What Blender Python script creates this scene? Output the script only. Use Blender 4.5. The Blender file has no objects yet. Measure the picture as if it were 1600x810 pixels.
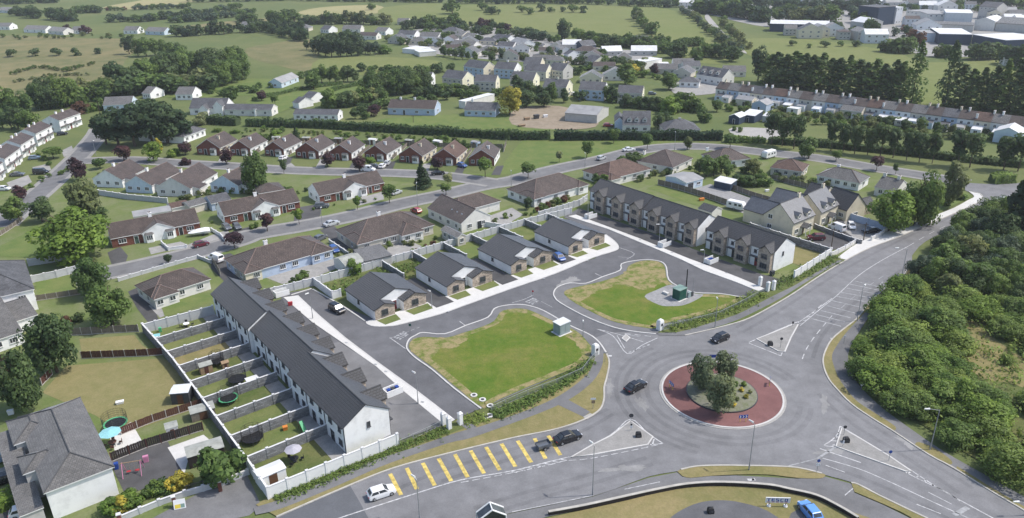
import bpy, bmesh, math, random
from mathutils import Vector, Matrix
R_ = random.Random(7)
sc = bpy.context.scene
col = sc.collection
# ------------------------------------------------------------------ camera
CF, CP, CR, CH = 1194.1, math.radians(23.271), math.radians(-0.993), 75.0
cF = Vector((0, math.cos(CP), -math.sin(CP)))
_r0 = Vector((1, 0, 0)); _u0 = _r0.cross(cF)
cR = _r0 * math.cos(CR) + _u0 * math.sin(CR)
cU = _u0 * math.cos(CR) - _r0 * math.sin(CR)
cam = bpy.data.cameras.new('camera'); camo = bpy.data.objects.new('camera', cam); col.objects.link(camo)
cam.sensor_width = 36.0; cam.lens = CF / 1600 * 36; cam.clip_start = 1.0; cam.clip_end = 9000
camo.matrix_world = Matrix(((cR.x, cU.x, -cF.x, 0), (cR.y, cU.y, -cF.y, 0), (cR.z, cU.z, -cF.z, CH), (0, 0, 0, 1)))
sc.camera = camo
# ------------------------------------------------------------------ light
SUN_AZ, SUN_EL = math.radians(4), math.radians(54)      # azimuth from +x, counter-clockwise
w = bpy.data.worlds.new('World'); sc.world = w; w.use_nodes = True
nt = w.node_tree; bg = nt.nodes['Background']
sky = nt.nodes.new('ShaderNodeTexSky'); sky.sky_type = 'NISHITA'; sky.sun_disc = False
sky.sun_elevation = SUN_EL; sky.sun_rotation = math.pi / 2 - SUN_AZ
sky.air_density = 1.0; sky.dust_density = 2.0; sky.ozone_density = 1.0
nt.links.new(sky.outputs[0], bg.inputs[0]); bg.inputs[1].default_value = 0.15
sl = bpy.data.lights.new('sun', 'SUN'); sl.energy = 2.8; sl.angle = math.radians(0.9); sl.color = (1.0, 0.95, 0.88)
so = bpy.data.objects.new('sun', sl); col.objects.link(so)
sdir = Vector((math.cos(SUN_EL) * math.cos(SUN_AZ), math.cos(SUN_EL) * math.sin(SUN_AZ), math.sin(SUN_EL)))
so.rotation_euler = sdir.to_track_quat('Z', 'Y').to_euler()
sc.view_settings.view_transform = 'Standard'; sc.view_settings.look = 'None'
sc.view_settings.exposure = 0.5; sc.view_settings.gamma = 1.0
# ------------------------------------------------------------------ helpers
def g(px, py, z=0.0):
    """the point at height z that stands at (px, py) of the photograph"""
    d = cR * ((px - 800) / CF) - cU * ((py - 405) / CF) + cF
    t = (CH - z) / -d.z
    return Vector((d.x * t, d.y * t, z))
def tag(o, label=None, cat=None, group=None, kind=None):
    if label: o['label'] = label
    if cat: o['category'] = cat
    if group: o['group'] = group
    if kind: o['kind'] = kind
    return o
def empty(name, loc=(0, 0, 0), rz=0.0, label=None, cat=None, group=None):
    o = bpy.data.objects.new(name, None); col.objects.link(o)
    o.location = loc; o.rotation_euler = (0, 0, rz); o.empty_display_size = 0.3
    return tag(o, label, cat, group)
def place(name, me, parent=None, loc=None, rz=None, scale=None):
    o = bpy.data.objects.new(name, me); col.objects.link(o)
    if parent is not None: o.parent = parent
    if loc is not None: o.location = loc
    if rz is not None: o.rotation_euler = (0, 0, rz)
    if scale is not None: o.scale = scale
    return o
def setmat(o, *ms):
    for i, m in enumerate(ms):
        o.material_slots[i].link = 'OBJECT'; o.material_slots[i].material = m
    return o
class MB:
    """collects faces; UVs are metres on each face"""
    def __init__(s): s.v = []; s.f = []; s.m = []; s.sm = False
    def face(s, pts, m=0):
        n = len(s.v); s.v += [tuple(p) for p in pts]; s.f.append(tuple(range(n, n + len(pts)))); s.m.append(m)
    def box(s, x0, y0, z0, x1, y1, z1, m=0, bottom=False, taper=0.0, top_m=None):
        a = [(x0, y0, z0), (x1, y0, z0), (x1, y1, z0), (x0, y1, z0)]
        t = taper
        b = [(x0 + t, y0 + t, z1), (x1 - t, y0 + t, z1), (x1 - t, y1 - t, z1), (x0 + t, y1 - t, z1)]
        s.hexa(a, b, m, bottom, top_m)
    def hexa(s, a, b, m=0, bottom=False, top_m=None):
        n = len(a)
        for i in range(n):
            j = (i + 1) % n; s.face((a[i], a[j], b[j], b[i]), m)
        s.face(b, m if top_m is None else top_m)
        if bottom: s.face(a[::-1], m)
    def bar(s, p, q, w, z0, z1, m=0, bottom=False):
        p = Vector(p[:2]); q = Vector(q[:2]); d = (q - p).normalized(); n = Vector((-d.y, d.x)) * w / 2
        a = [(p - n), (q - n), (q + n), (p + n)]
        s.hexa([(v.x, v.y, z0) for v in a], [(v.x, v.y, z1) for v in a], m, bottom)
    def rod(s, p, q, r0, r1=None, n=6, m=0, cap=True):
        p = Vector(p); q = Vector(q); r1 = r0 if r1 is None else r1
        d = (q - p).normalized(); u = d.orthogonal().normalized(); v = d.cross(u)
        A = [p + (u * math.cos(t) + v * math.sin(t)) * r0 for t in [2 * math.pi * k / n for k in range(n)]]
        B = [q + (u * math.cos(t) + v * math.sin(t)) * r1 for t in [2 * math.pi * k / n for k in range(n)]]
        for i in range(n): s.face((A[i], A[(i + 1) % n], B[(i + 1) % n], B[i]), m)
        if cap: s.face(B, m); s.face(A[::-1], m)
    def prism(s, poly, z0, z1, m=0, side_m=None):
        a = [(p[0], p[1], z0) for p in poly]; b = [(p[0], p[1], z1) for p in poly]
        ar = sum(a[i][0] * a[(i + 1) % len(a)][1] - a[(i + 1) % len(a)][0] * a[i][1] for i in range(len(a)))
        if ar < 0: a.reverse(); b.reverse()
        sm_ = m if side_m is None else side_m
        if z1 - z0 > 1e-4:
            for i in range(len(a)):
                j = (i + 1) % len(a); s.face((a[i], a[j], b[j], b[i]), sm_)
        s.face(b, m)
    def mesh(s, name, mats, smooth=False):
        me = bpy.data.meshes.new(name); me.from_pydata(s.v, [], s.f)
        for m in mats: me.materials.append(m)
        me.polygons.foreach_set('material_index', s.m)
        if smooth: me.polygons.foreach_set('use_smooth', [True] * len(s.f))
        uv = me.uv_layers.new(name='UVMap').data
        k = 0
        for p in me.polygons:
            n = p.normal
            t = Vector((-n.y, n.x, 0)) if abs(n.z) < 0.98 else Vector((1, 0, 0))
            t.normalize(); b = n.cross(t)
            for li in p.loop_indices:
                c = me.vertices[me.loops[li].vertex_index].co
                uv[li].uv = (c.dot(t), c.dot(b))
        return me
    def build(s, name, mats, parent=None, loc=None, rz=None, smooth=False):
        if not isinstance(mats, (list, tuple)): mats = [mats]
        return place(name, s.mesh(name, mats, smooth), parent, loc, rz)
def cr_(P, i, t, closed):
    n = len(P)
    q = [P[(i + k) % n] if closed else P[min(max(i + k, 0), n - 1)] for k in (-1, 0, 1, 2)]
    return 0.5 * (2 * q[1] + (q[2] - q[0]) * t + (2 * q[0] - 5 * q[1] + 4 * q[2] - q[3]) * t * t + (3 * q[1] - q[0] - 3 * q[2] + q[3]) * t ** 3)
def curve(pts, n=4, closed=False, z=0.0):
    """smooth line through photograph points laid on the ground"""
    P = [g(*p, z).to_2d() for p in pts]; out = []
    for i in range(len(P) if closed else len(P) - 1):
        for k in range(n): out.append(cr_(P, i, k / n, closed))
    if not closed: out.append(P[-1])
    return out
def gl(pts, z=0.0): return [g(*p, z).to_2d() for p in pts]
def offs(P, d, closed=False):
    out = []; n = len(P)
    for i in range(n):
        a = P[i - 1] if (i or closed) else P[i]; b = P[(i + 1) % n] if (i < n - 1 or closed) else P[i]
        t = (b - a)
        t = t.normalized() if t.length > 1e-6 else Vector((1, 0))
        out.append(P[i] + Vector((-t.y, t.x)) * d)
    return out
def ribbon(mb, P, wd, z0, z1, m=0, closed=False, off=0.0):
    A = offs(P, off - wd / 2, closed); B = offs(P, off + wd / 2, closed)
    n = len(P)
    for i in range(n if closed else n - 1):
        j = (i + 1) % n
        a0, a1, b0, b1 = A[i], A[j], B[i], B[j]
        mb.face(((a0.x, a0.y, z1), (a1.x, a1.y, z1), (b1.x, b1.y, z1), (b0.x, b0.y, z1)), m)
        if z1 - z0 > 0.01:
            mb.face(((a0.x, a0.y, z0), (a1.x, a1.y, z0), (a1.x, a1.y, z1), (a0.x, a0.y, z1)), m)
            mb.face(((b1.x, b1.y, z0), (b0.x, b0.y, z0), (b0.x, b0.y, z1), (b1.x, b1.y, z1)), m)
def ordinal(i, n, side='left'):
    W = ['first', 'second', 'third', 'fourth', 'fifth', 'sixth', 'seventh', 'eighth', 'ninth', 'tenth', 'eleventh', 'twelfth',
         'thirteenth', 'fourteenth', 'fifteenth', 'sixteenth', 'seventeenth', 'eighteenth', 'nineteenth', 'twentieth']
    if i == 0: return 'left end'
    if i == n - 1: return 'right end'
    if i < n / 2 or n - 1 - i >= len(W): return W[min(i, 19)] + ' from left end' if i < 20 else 'twenty-' + W[i - 20] + ' from left end'
    return W[n - 1 - i] + ' from right end'
# ------------------------------------------------------------------ materials
def ramp(nt, fac, stops):
    r = nt.nodes.new('ShaderNodeValToRGB'); e = r.color_ramp.elements
    while len(e) < len(stops): e.new(0.5)
    for i, (p, c) in enumerate(stops): e[i].position = p; e[i].color = (*c, 1)
    nt.links.new(fac, r.inputs[0]); return r.outputs[0]
def noise(nt, vec, scale, detail=4, rough=0.6, dist=0.0):
    n = nt.nodes.new('ShaderNodeTexNoise'); n.inputs['Scale'].default_value = scale; n.inputs['Detail'].default_value = detail
    n.inputs['Roughness'].default_value = rough; n.inputs['Distortion'].default_value = dist
    if vec is not None: nt.links.new(vec, n.inputs['Vector'])
    return n.outputs[0]
def mixc(nt, fac, a, b, mode='MIX'):
    n = nt.nodes.new('ShaderNodeMix'); n.data_type = 'RGBA'; n.blend_type = mode
    for k, v in ((0, fac), (6, a), (7, b)):
        if isinstance(v, (int, float)): n.inputs[k].default_value = v
        elif isinstance(v, tuple): n.inputs[k].default_value = (*v, 1)
        else: nt.links.new(v, n.inputs[k])
    return n.outputs[2]
def base(name, rough=0.8, spec=0.3, metal=0.0):
    m = bpy.data.materials.new(name); m.use_nodes = True; t = m.node_tree; b = t.nodes['Principled BSDF']
    b.inputs['Roughness'].default_value = rough; b.inputs['Metallic'].default_value = metal
    b.inputs['Specular IOR Level'].default_value = spec
    return m, t, b
def bump(t, b, h, strength=0.4, dist=0.05):
    n = t.nodes.new('ShaderNodeBump'); n.inputs['Strength'].default_value = strength; n.inputs['Distance'].default_value = dist
    t.links.new(h, n.inputs['Height']); t.links.new(n.outputs[0], b.inputs['Normal'])
def pos(t): return t.nodes.new('ShaderNodeNewGeometry').outputs['Position']
def objc(t): return t.nodes.new('ShaderNodeTexCoord').outputs['Object']
def uvc(t): return t.nodes.new('ShaderNodeTexCoord').outputs['UV']
def plain(name, c, rough=0.6, var=0.12, scale=1.2, spec=0.3, metal=0.0, world=False):
    """one paint colour with light wear"""
    m, t, b = base(name, rough, spec, metal); v = pos(t) if world else objc(t)
    n = noise(t, v, scale, 5)
    t.links.new(ramp(t, n, [(0.3, tuple(x * (1 - var) for x in c)), (0.7, tuple(min(1, x * (1 + var * 0.6)) for x in c))]), b.inputs['Base Color'])
    return m
def ground(name, cols, scales=(0.02, 0.25, 2.5), rough=0.95, bmp=0.0, amt=(0.5, 0.35)):
    """cols: four tones mixed at three sizes"""
    cols = [tuple(x * .86 + (c[0] * .3 + c[1] * .6 + c[2] * .1) * .14 for x in c) for c in cols]
    m, t, b = base(name, rough, 0.1); v = pos(t)
    c0 = ramp(t, noise(t, v, scales[0], 5, 0.6, 0.6), [(0.36, cols[0]), (0.64, cols[1])])
    c1 = ramp(t, noise(t, v, scales[1], 5, 0.65, 0.3), [(0.38, cols[2]), (0.62, cols[3])])
    n2 = noise(t, v, scales[2], 3, 0.7)
    c = mixc(t, amt[0], c0, c1)
    c = mixc(t, amt[1], c, ramp(t, n2, [(0.25, (0.55, 0.55, 0.55)), (0.75, (1.4, 1.4, 1.4))]), 'MULTIPLY')
    t.links.new(c, b.inputs['Base Color'])
    if bmp: bump(t, b, n2, bmp, 0.08)
    return m
def tiles(name, c, tw=0.3, th=0.34, var=0.18, gap=0.02, rough=0.7, dark=0.45, weather=0.25, strength=0.7, spec=0.35, sheen=0.0):
    """roof tiles / slates / bricks in UV metres"""
    m, t, b = base(name, rough, spec); v = uvc(t)
    b.inputs['Sheen Weight'].default_value = sheen; b.inputs['Sheen Roughness'].default_value = 0.4
    k = t.nodes.new('ShaderNodeTexBrick'); t.links.new(v, k.inputs['Vector'])
    k.inputs['Scale'].default_value = 1.0; k.inputs['Brick Width'].default_value = tw; k.inputs['Row Height'].default_value = th
    k.inputs['Mortar Size'].default_value = gap; k.inputs['Mortar Smooth'].default_value = 0.15; k.inputs['Bias'].default_value = 0.0
    k.inputs['Color1'].default_value = (*[x * (1 - var) for x in c], 1); k.inputs['Color2'].default_value = (*[x * (1 + var) for x in c], 1)
    k.inputs['Mortar'].default_value = (*[x * dark for x in c], 1)
    n = noise(t, pos(t), 0.35, 5, 0.65)
    cc = mixc(t, 1.0, k.outputs[0], ramp(t, n, [(0.3, (1 - weather,) * 3), (0.7, (1 + weather,) * 3)]), 'MULTIPLY')
    t.links.new(cc, b.inputs['Base Color'])
    inv = t.nodes.new('ShaderNodeMath'); inv.operation = 'SUBTRACT'; inv.inputs[0].default_value = 1.0
    t.links.new(k.outputs['Fac'], inv.inputs[1]); bump(t, b, inv.outputs[0], strength, 0.04)
    return m
def render_wall(name, c, dirt=0.25):
    m, t, b = base(name, 0.9, 0.15); v = objc(t)
    n = noise(t, v, 0.6, 6, 0.65); n2 = noise(t, v, 18, 2)
    cc = ramp(t, n, [(0.28, tuple(x * (1 - dirt) for x in c)), (0.5, c), (0.75, tuple(min(1, x * 1.04) for x in c))])
    t.links.new(cc, b.inputs['Base Color']); bump(t, b, n2, 0.25, 0.02)
    return m
def leaf(name, c, var=0.45, trans=0.42):
    m, t, b = base(name, 0.6, 0.25)
    oi = t.nodes.new('ShaderNodeObjectInfo'); at = t.nodes.new('ShaderNodeAttribute'); at.attribute_name = 'tone'
    lo = tuple(x * (1 - var) for x in c); hi = (c[0] * (1 + var * 1.3), c[1] * (1 + var), c[2] * (1 + var * 0.5))
    c1 = ramp(t, at.outputs['Fac'], [(0.0, lo), (0.5, c), (1.0, hi)])
    c2 = ramp(t, oi.outputs['Random'], [(0.0, (0.78, 0.82, 0.85)), (1.0, (1.25, 1.15, 1.05))])
    cc = mixc(t, 1.0, c1, c2, 'MULTIPLY')
    t.links.new(cc, b.inputs['Base Color'])
    tr = t.nodes.new('ShaderNodeBsdfTranslucent'); mx = t.nodes.new('ShaderNodeMixShader'); mx.inputs[0].default_value = trans
    t.links.new(cc, tr.inputs[0]); t.links.new(b.outputs[0], mx.inputs[1]); t.links.new(tr.outputs[0], mx.inputs[2])
    t.links.new(mx.outputs[0], t.nodes['Material Output'].inputs['Surface'])
    return m
def glass(name, c=(0.03, 0.035, 0.04), rough=0.08):
    m, t, b = base(name, rough, 0.6); n = noise(t, objc(t), 0.9, 2)
    t.links.new(ramp(t, n, [(0.35, c), (0.7, tuple(x * 2.2 for x in c))]), b.inputs['Base Color'])
    return m
def asphalt(name, c, streak=0.25, patch=0.3):
    m, t, b = base(name, 0.9, 0.2); v = pos(t)
    n1 = noise(t, v, 0.03, 5, 0.6, 1.0); n2 = noise(t, v, 0.35, 4, 0.6); n3 = noise(t, v, 6.0, 3, 0.7)
    cc = ramp(t, n1, [(0.3, tuple(x * (1 - patch) for x in c)), (0.7, tuple(x * (1 + patch * 0.7) for x in c))])
    cc = mixc(t, 1.0, cc, ramp(t, n2, [(0.3, (1 - streak,) * 3), (0.72, (1 + streak,) * 3)]), 'MULTIPLY')
    cc = mixc(t, 0.6, cc, ramp(t, n3, [(0.25, (0.75,) * 3), (0.75, (1.25,) * 3)]), 'MULTIPLY')
    t.links.new(cc, b.inputs['Base Color']); bump(t, b, n3, 0.15, 0.02)
    return m
M = {}
M['field'] = ground('field_grass', [(0.10, 0.14, 0.038), (0.17, 0.18, 0.06), (0.125, 0.155, 0.045), (0.09, 0.13, 0.038)], (0.012, 0.12, 1.2))
M['dryfield'] = ground('dry_field_grass', [(0.24, 0.20, 0.085), (0.13, 0.145, 0.05), (0.22, 0.185, 0.085), (0.10, 0.12, 0.04)], (0.012, 0.07, 0.8))
M['lightfield'] = ground('pale_meadow', [(0.15, 0.185, 0.045), (0.19, 0.20, 0.065), (0.14, 0.17, 0.04), (0.17, 0.19, 0.055)], (0.01, 0.06, 0.5))
M['strawfield'] = ground('straw_field', [(0.36, 0.31, 0.14), (0.28, 0.27, 0.11), (0.33, 0.29, 0.13), (0.26, 0.25, 0.1)], (0.01, 0.05, 0.5))
M['lawn'] = ground('mown_lawn', [(0.115, 0.155, 0.036), (0.165, 0.185, 0.05), (0.09, 0.135, 0.03), (0.175, 0.185, 0.06)], (0.045, 0.3, 3.0), bmp=0.5)
M['greenlawn'] = ground('green_lawn', [(0.105, 0.165, 0.032), (0.15, 0.185, 0.045), (0.085, 0.145, 0.028), (0.16, 0.185, 0.05)], (0.04, 0.22, 3.0), bmp=0.5)
M['dry'] = ground('dry_verge_grass', [(0.29, 0.225, 0.095), (0.165, 0.165, 0.05), (0.25, 0.205, 0.085), (0.16, 0.155, 0.045)], (0.09, 0.5, 3.5), bmp=0.5)
M['paddock'] = ground('parched_paddock_grass', [(0.25, 0.215, 0.085), (0.19, 0.18, 0.06), (0.235, 0.2, 0.08), (0.17, 0.165, 0.05)], (0.1, 0.5, 3.5), bmp=0.4)
M['rough'] = ground('rough_grass', [(0.085, 0.125, 0.028), (0.16, 0.155, 0.05), (0.06, 0.105, 0.02), (0.14, 0.15, 0.045)], (0.06, 0.35, 2.5), bmp=0.7)
M['asphalt'] = asphalt('worn_asphalt', (0.19, 0.19, 0.195), 0.15, 0.15)
M['estate_tar'] = asphalt('estate_tarmac', (0.125, 0.126, 0.133), 0.14, 0.2)
M['track'] = asphalt('tyre_polished_asphalt', (0.165, 0.165, 0.17), 0.17, 0.2); M['scuff'] = asphalt('dusty_asphalt', (0.24, 0.238, 0.234), 0.2, 0.2)
M['new_tar'] = asphalt('fresh_tarmac', (0.115, 0.12, 0.13), 0.08, 0.12)
M['path_tar'] = asphalt('path_tarmac', (0.165, 0.165, 0.168), 0.16, 0.2)
M['drive'] = asphalt('driveway_tarmac', (0.085, 0.084, 0.086), 0.18, 0.25)
M['yard'] = ground('concrete_yard', [(0.33, 0.32, 0.30), (0.26, 0.255, 0.245), (0.36, 0.35, 0.33), (0.24, 0.235, 0.225)], (0.08, 0.5, 4))
M['concrete'] = ground('pale_concrete', [(0.60, 0.59, 0.56), (0.5, 0.49, 0.465), (0.62, 0.61, 0.58), (0.54, 0.53, 0.5)], (0.08, 0.6, 4), amt=(0.5, 0.2))
M['kerb'] = plain('kerb_stone', (0.52, 0.51, 0.49), 0.85, 0.15, 0.6, world=True)
M['oldkerb'] = plain('weathered_kerb', (0.42, 0.40, 0.36), 0.9, 0.2, 0.6, world=True)
M['paint'] = plain('road_paint', (0.48, 0.48, 0.48), 0.7, 0.5, 1.9, world=True)
M['worn'] = plain('worn_road_paint', (0.33, 0.335, 0.34), 0.8, 0.4, 1.4, world=True)
M['yellow'] = plain('yellow_road_paint', (0.58, 0.45, 0.13), 0.75, 0.5, 1.6, world=True)
M['red_tar'] = asphalt('red_surfacing', (0.165, 0.082, 0.078), 0.15, 0.3)
M['gravel'] = ground('grey_gravel', [(0.30, 0.30, 0.30), (0.24, 0.24, 0.245), (0.34, 0.335, 0.33), (0.2, 0.2, 0.2)], (0.2, 1.5, 7), bmp=0.5)
M['soil'] = ground('bare_soil', [(0.30, 0.235, 0.165), (0.24, 0.19, 0.13), (0.33, 0.27, 0.2), (0.22, 0.18, 0.12)], (0.08, 0.4, 3))
M['bed'] = ground('bed_soil', [(0.20, 0.20, 0.15), (0.15, 0.165, 0.09), (0.23, 0.22, 0.18), (0.12, 0.14, 0.06)], (0.3, 1.2, 5), bmp=0.5)
M['plots'] = ground('garden_plots', [(0.12, 0.17, 0.036), (0.165, 0.195, 0.05), (0.10, 0.15, 0.032), (0.19, 0.19, 0.11)], (0.05, 0.16, 2.5))
M['island'] = ground('island_paving', [(0.29, 0.28, 0.265), (0.25, 0.245, 0.23), (0.31, 0.30, 0.285), (0.23, 0.225, 0.215)], (0.1, 0.7, 4))
M['dust'] = ground('road_dust', [(0.38, 0.36, 0.33), (0.33, 0.32, 0.30), (0.4, 0.385, 0.36), (0.31, 0.30, 0.285)], (0.3, 1.2, 5))
# walls
for k, c in dict(white=(0.80, 0.80, 0.79), cream=(0.66, 0.60, 0.47), bluegrey=(0.42, 0.50, 0.62), grey=(0.47, 0.46, 0.44), paleyellow=(0.73, 0.70, 0.54),
                 lightblue=(0.55, 0.64, 0.72), offwhite=(0.70, 0.68, 0.64), beige=(0.56, 0.52, 0.45), navy=(0.045, 0.065, 0.10), metalwhite=(0.62, 0.64, 0.66)).items():
    M[k] = render_wall(k + '_render', c, 0.18)
M['stone'] = tiles('tan_stone_facing', (0.42, 0.35, 0.285), 0.42, 0.2, 0.35, 0.02, 0.9, 0.7, 0.12)
M['brick'] = tiles('red_brick', (0.185, 0.072, 0.052), 0.24, 0.09, 0.3, 0.008, 0.9, 1.3, 0.2)
M['blockwall'] = tiles('grey_blockwork', (0.225, 0.23, 0.24), 0.6, 0.28, 0.3, 0.02, 0.9, 0.55, 0.2)
M['slate'] = tiles('dark_concrete_tiles', (0.034, 0.036, 0.043), 0.62, 0.46, 0.16, 0.06, 0.62, 0.22, 0.18, 0.8, 0.45, 0.5)
M['browntile'] = tiles('brown_concrete_tiles', (0.082, 0.061, 0.053), 0.45, 0.44, 0.22, 0.05, 0.7, 0.4, 0.3, 0.7, 0.4, 0.22)
M['redtile'] = tiles('reddish_concrete_tiles', (0.125, 0.08, 0.064), 0.45, 0.44, 0.22, 0.05, 0.75, 0.45, 0.25)
M['greytile'] = tiles('grey_concrete_tiles', (0.118, 0.114, 0.11), 0.45, 0.34, 0.2, 0.03, 0.7, 0.45, 0.25, 0.7, 0.4, 0.5)
M['shinyslate'] = tiles('polished_slates', (0.10, 0.105, 0.115), 0.5, 0.4, 0.15, 0.03, 0.42, 0.5, 0.15, 0.3, 0.9)
M['oldslate'] = tiles('weathered_slates', (0.10, 0.102, 0.11), 0.4, 0.3, 0.22, 0.02, 0.65, 0.5, 0.3)
M['ridge'] = plain('ridge_tile', (0.17, 0.125, 0.11), 0.8, 0.2)
M['greyridge'] = plain('grey_ridge_tile', (0.075, 0.076, 0.08), 0.7, 0.2)
M['sheetroof'] = plain('pale_sheet_roof', (0.68, 0.68, 0.67), 0.45, 0.12, 0.4)
M['greysheet'] = plain('grey_sheet_roof', (0.30, 0.30, 0.30), 0.6, 0.2, 0.4)
M['fascia'] = plain('white_fascia', (0.72, 0.72, 0.71), 0.5, 0.1)
M['darkfascia'] = plain('black_fascia', (0.03, 0.03, 0.033), 0.5, 0.1)
M['upvc'] = plain('white_window_frame', (0.76, 0.76, 0.75), 0.4, 0.06)
M['greyframe'] = plain('grey_window_frame', (0.11, 0.11, 0.12), 0.4, 0.06)
M['glass'] = glass('window_glass')
M['doordark'] = plain('dark_door', (0.03, 0.032, 0.038), 0.4); M['doorred'] = plain('red_door', (0.20, 0.025, 0.03), 0.4)
M['doorwood'] = plain('wooden_door', (0.12, 0.06, 0.035), 0.5); M['doorgreen'] = plain('green_door', (0.06, 0.11, 0.085), 0.4)
M['wallwhite'] = render_wall('white_garden_wall', (0.74, 0.74, 0.73), 0.15)
M['wallgrey'] = render_wall('grey_wall_panel', (0.47, 0.48, 0.49), 0.2)
M['cap'] = plain('wall_capping', (0.62, 0.62, 0.62), 0.8, 0.15)
M['fencebrown'] = plain('brown_fence_board', (0.095, 0.042, 0.032), 0.8, 0.3, 3)
M['fencegrey'] = plain('weathered_fence_board', (0.19, 0.165, 0.135), 0.9, 0.3, 3)
M['fenceblack'] = plain('dark_fence_board', (0.035, 0.028, 0.028), 0.8, 0.3, 3)
M['post'] = plain('concrete_post', (0.42, 0.40, 0.37), 0.9, 0.2)
M['rail'] = plain('galvanised_rail', (0.40, 0.42, 0.41), 0.5, 0.15, metal=0.3)
M['steel'] = plain('galvanised_steel', (0.33, 0.34, 0.35), 0.5, 0.15, metal=0.3)
M['darksteel'] = plain('dark_steel', (0.06, 0.06, 0.065), 0.5, 0.15)
M['lampglass'] = plain('lamp_lens', (0.72, 0.72, 0.7), 0.3, 0.05)
M['bark'] = plain('bark', (0.10, 0.075, 0.055), 0.95, 0.35, 4)
M['timber'] = plain('timber', (0.30, 0.21, 0.13), 0.85, 0.25, 3)
M['felt'] = plain('roofing_felt', (0.33, 0.34, 0.31), 0.9, 0.25, 1)
M['greenkiosk'] = plain('green_kiosk_paint', (0.015, 0.085, 0.065), 0.5, 0.15); M['greenkiosktop'] = plain('faded_green_kiosk_top', (0.20, 0.30, 0.26), 0.7, 0.2)
M['greykiosk'] = plain('grey_kiosk_paint', (0.27, 0.33, 0.34), 0.6, 0.12); M['kiosktop'] = plain('pale_kiosk_top', (0.62, 0.64, 0.64), 0.6, 0.1)
M['black'] = plain('black_plastic', (0.02, 0.02, 0.022), 0.5); M['tyre'] = plain('tyre_rubber', (0.02, 0.02, 0.021), 0.85)
M['bluebin'] = plain('blue_bin', (0.02, 0.06, 0.28), 0.45); M['greybin'] = plain('grey_bin', (0.06, 0.065, 0.07), 0.5); M['greenplastic'] = plain('green_plastic', (0.10, 0.42, 0.20), 0.45)
M['pink'] = plain('pink_plastic', (0.52, 0.22, 0.34), 0.5); M['red'] = plain('red_plastic', (0.42, 0.04, 0.05), 0.5); M['orange'] = plain('orange_plastic', (0.65, 0.23, 0.05), 0.5)
M['turq'] = plain('turquoise_fabric', (0.24, 0.50, 0.54), 0.8, 0.1); M['greyfab'] = plain('grey_fabric', (0.40, 0.39, 0.43), 0.8, 0.15)
M['signyellow'] = plain('yellow_sign', (0.70, 0.55, 0.08), 0.5); M['signblue'] = plain('blue_sign', (0.02, 0.07, 0.32), 0.5); M['signwhite'] = plain('white_sign', (0.75, 0.75, 0.75), 0.5, 0.05)
M['chrome'] = plain('alloy_wheel', (0.42, 0.43, 0.44), 0.35, 0.1, metal=0.6); M['lensred'] = plain('red_lens', (0.35, 0.015, 0.02), 0.3); M['lens'] = plain('headlamp_lens', (0.6, 0.62, 0.65), 0.2, 0.05)
def paintm(k, c): 
    m, t, b = base(k + '_car_paint', 0.25, 0.5); b.inputs['Coat Weight'].default_value = 0.5; n = noise(t, objc(t), 2.0, 3)
    t.links.new(ramp(t, n, [(0.3, tuple(x * 0.93 for x in c)), (0.7, c)]), b.inputs['Base Color']); M['car_' + k] = m
for k, c in dict(white=(0.78, 0.78, 0.78), black=(0.012, 0.012, 0.014), silver=(0.46, 0.48, 0.50), grey=(0.11, 0.12, 0.135), red=(0.32, 0.02, 0.03), blue=(0.03, 0.09, 0.30), maroon=(0.12, 0.02, 0.03), bluegrey=(0.16, 0.22, 0.30), lightblue=(0.12, 0.30, 0.68)).items(): paintm(k, c)
# leaves
for k, c in dict(mid=(0.118, 0.192, 0.054), dark=(0.082, 0.135, 0.052), bright=(0.15, 0.245, 0.05), copper=(0.079, 0.044, 0.054), olive=(0.173, 0.211, 0.087),
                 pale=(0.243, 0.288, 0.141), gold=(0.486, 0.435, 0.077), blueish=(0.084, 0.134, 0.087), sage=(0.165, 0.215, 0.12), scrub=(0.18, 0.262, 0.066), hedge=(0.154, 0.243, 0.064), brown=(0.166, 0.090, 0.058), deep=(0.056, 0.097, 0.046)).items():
    M['leaf_' + k] = leaf('leaf_' + k, c)
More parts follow.
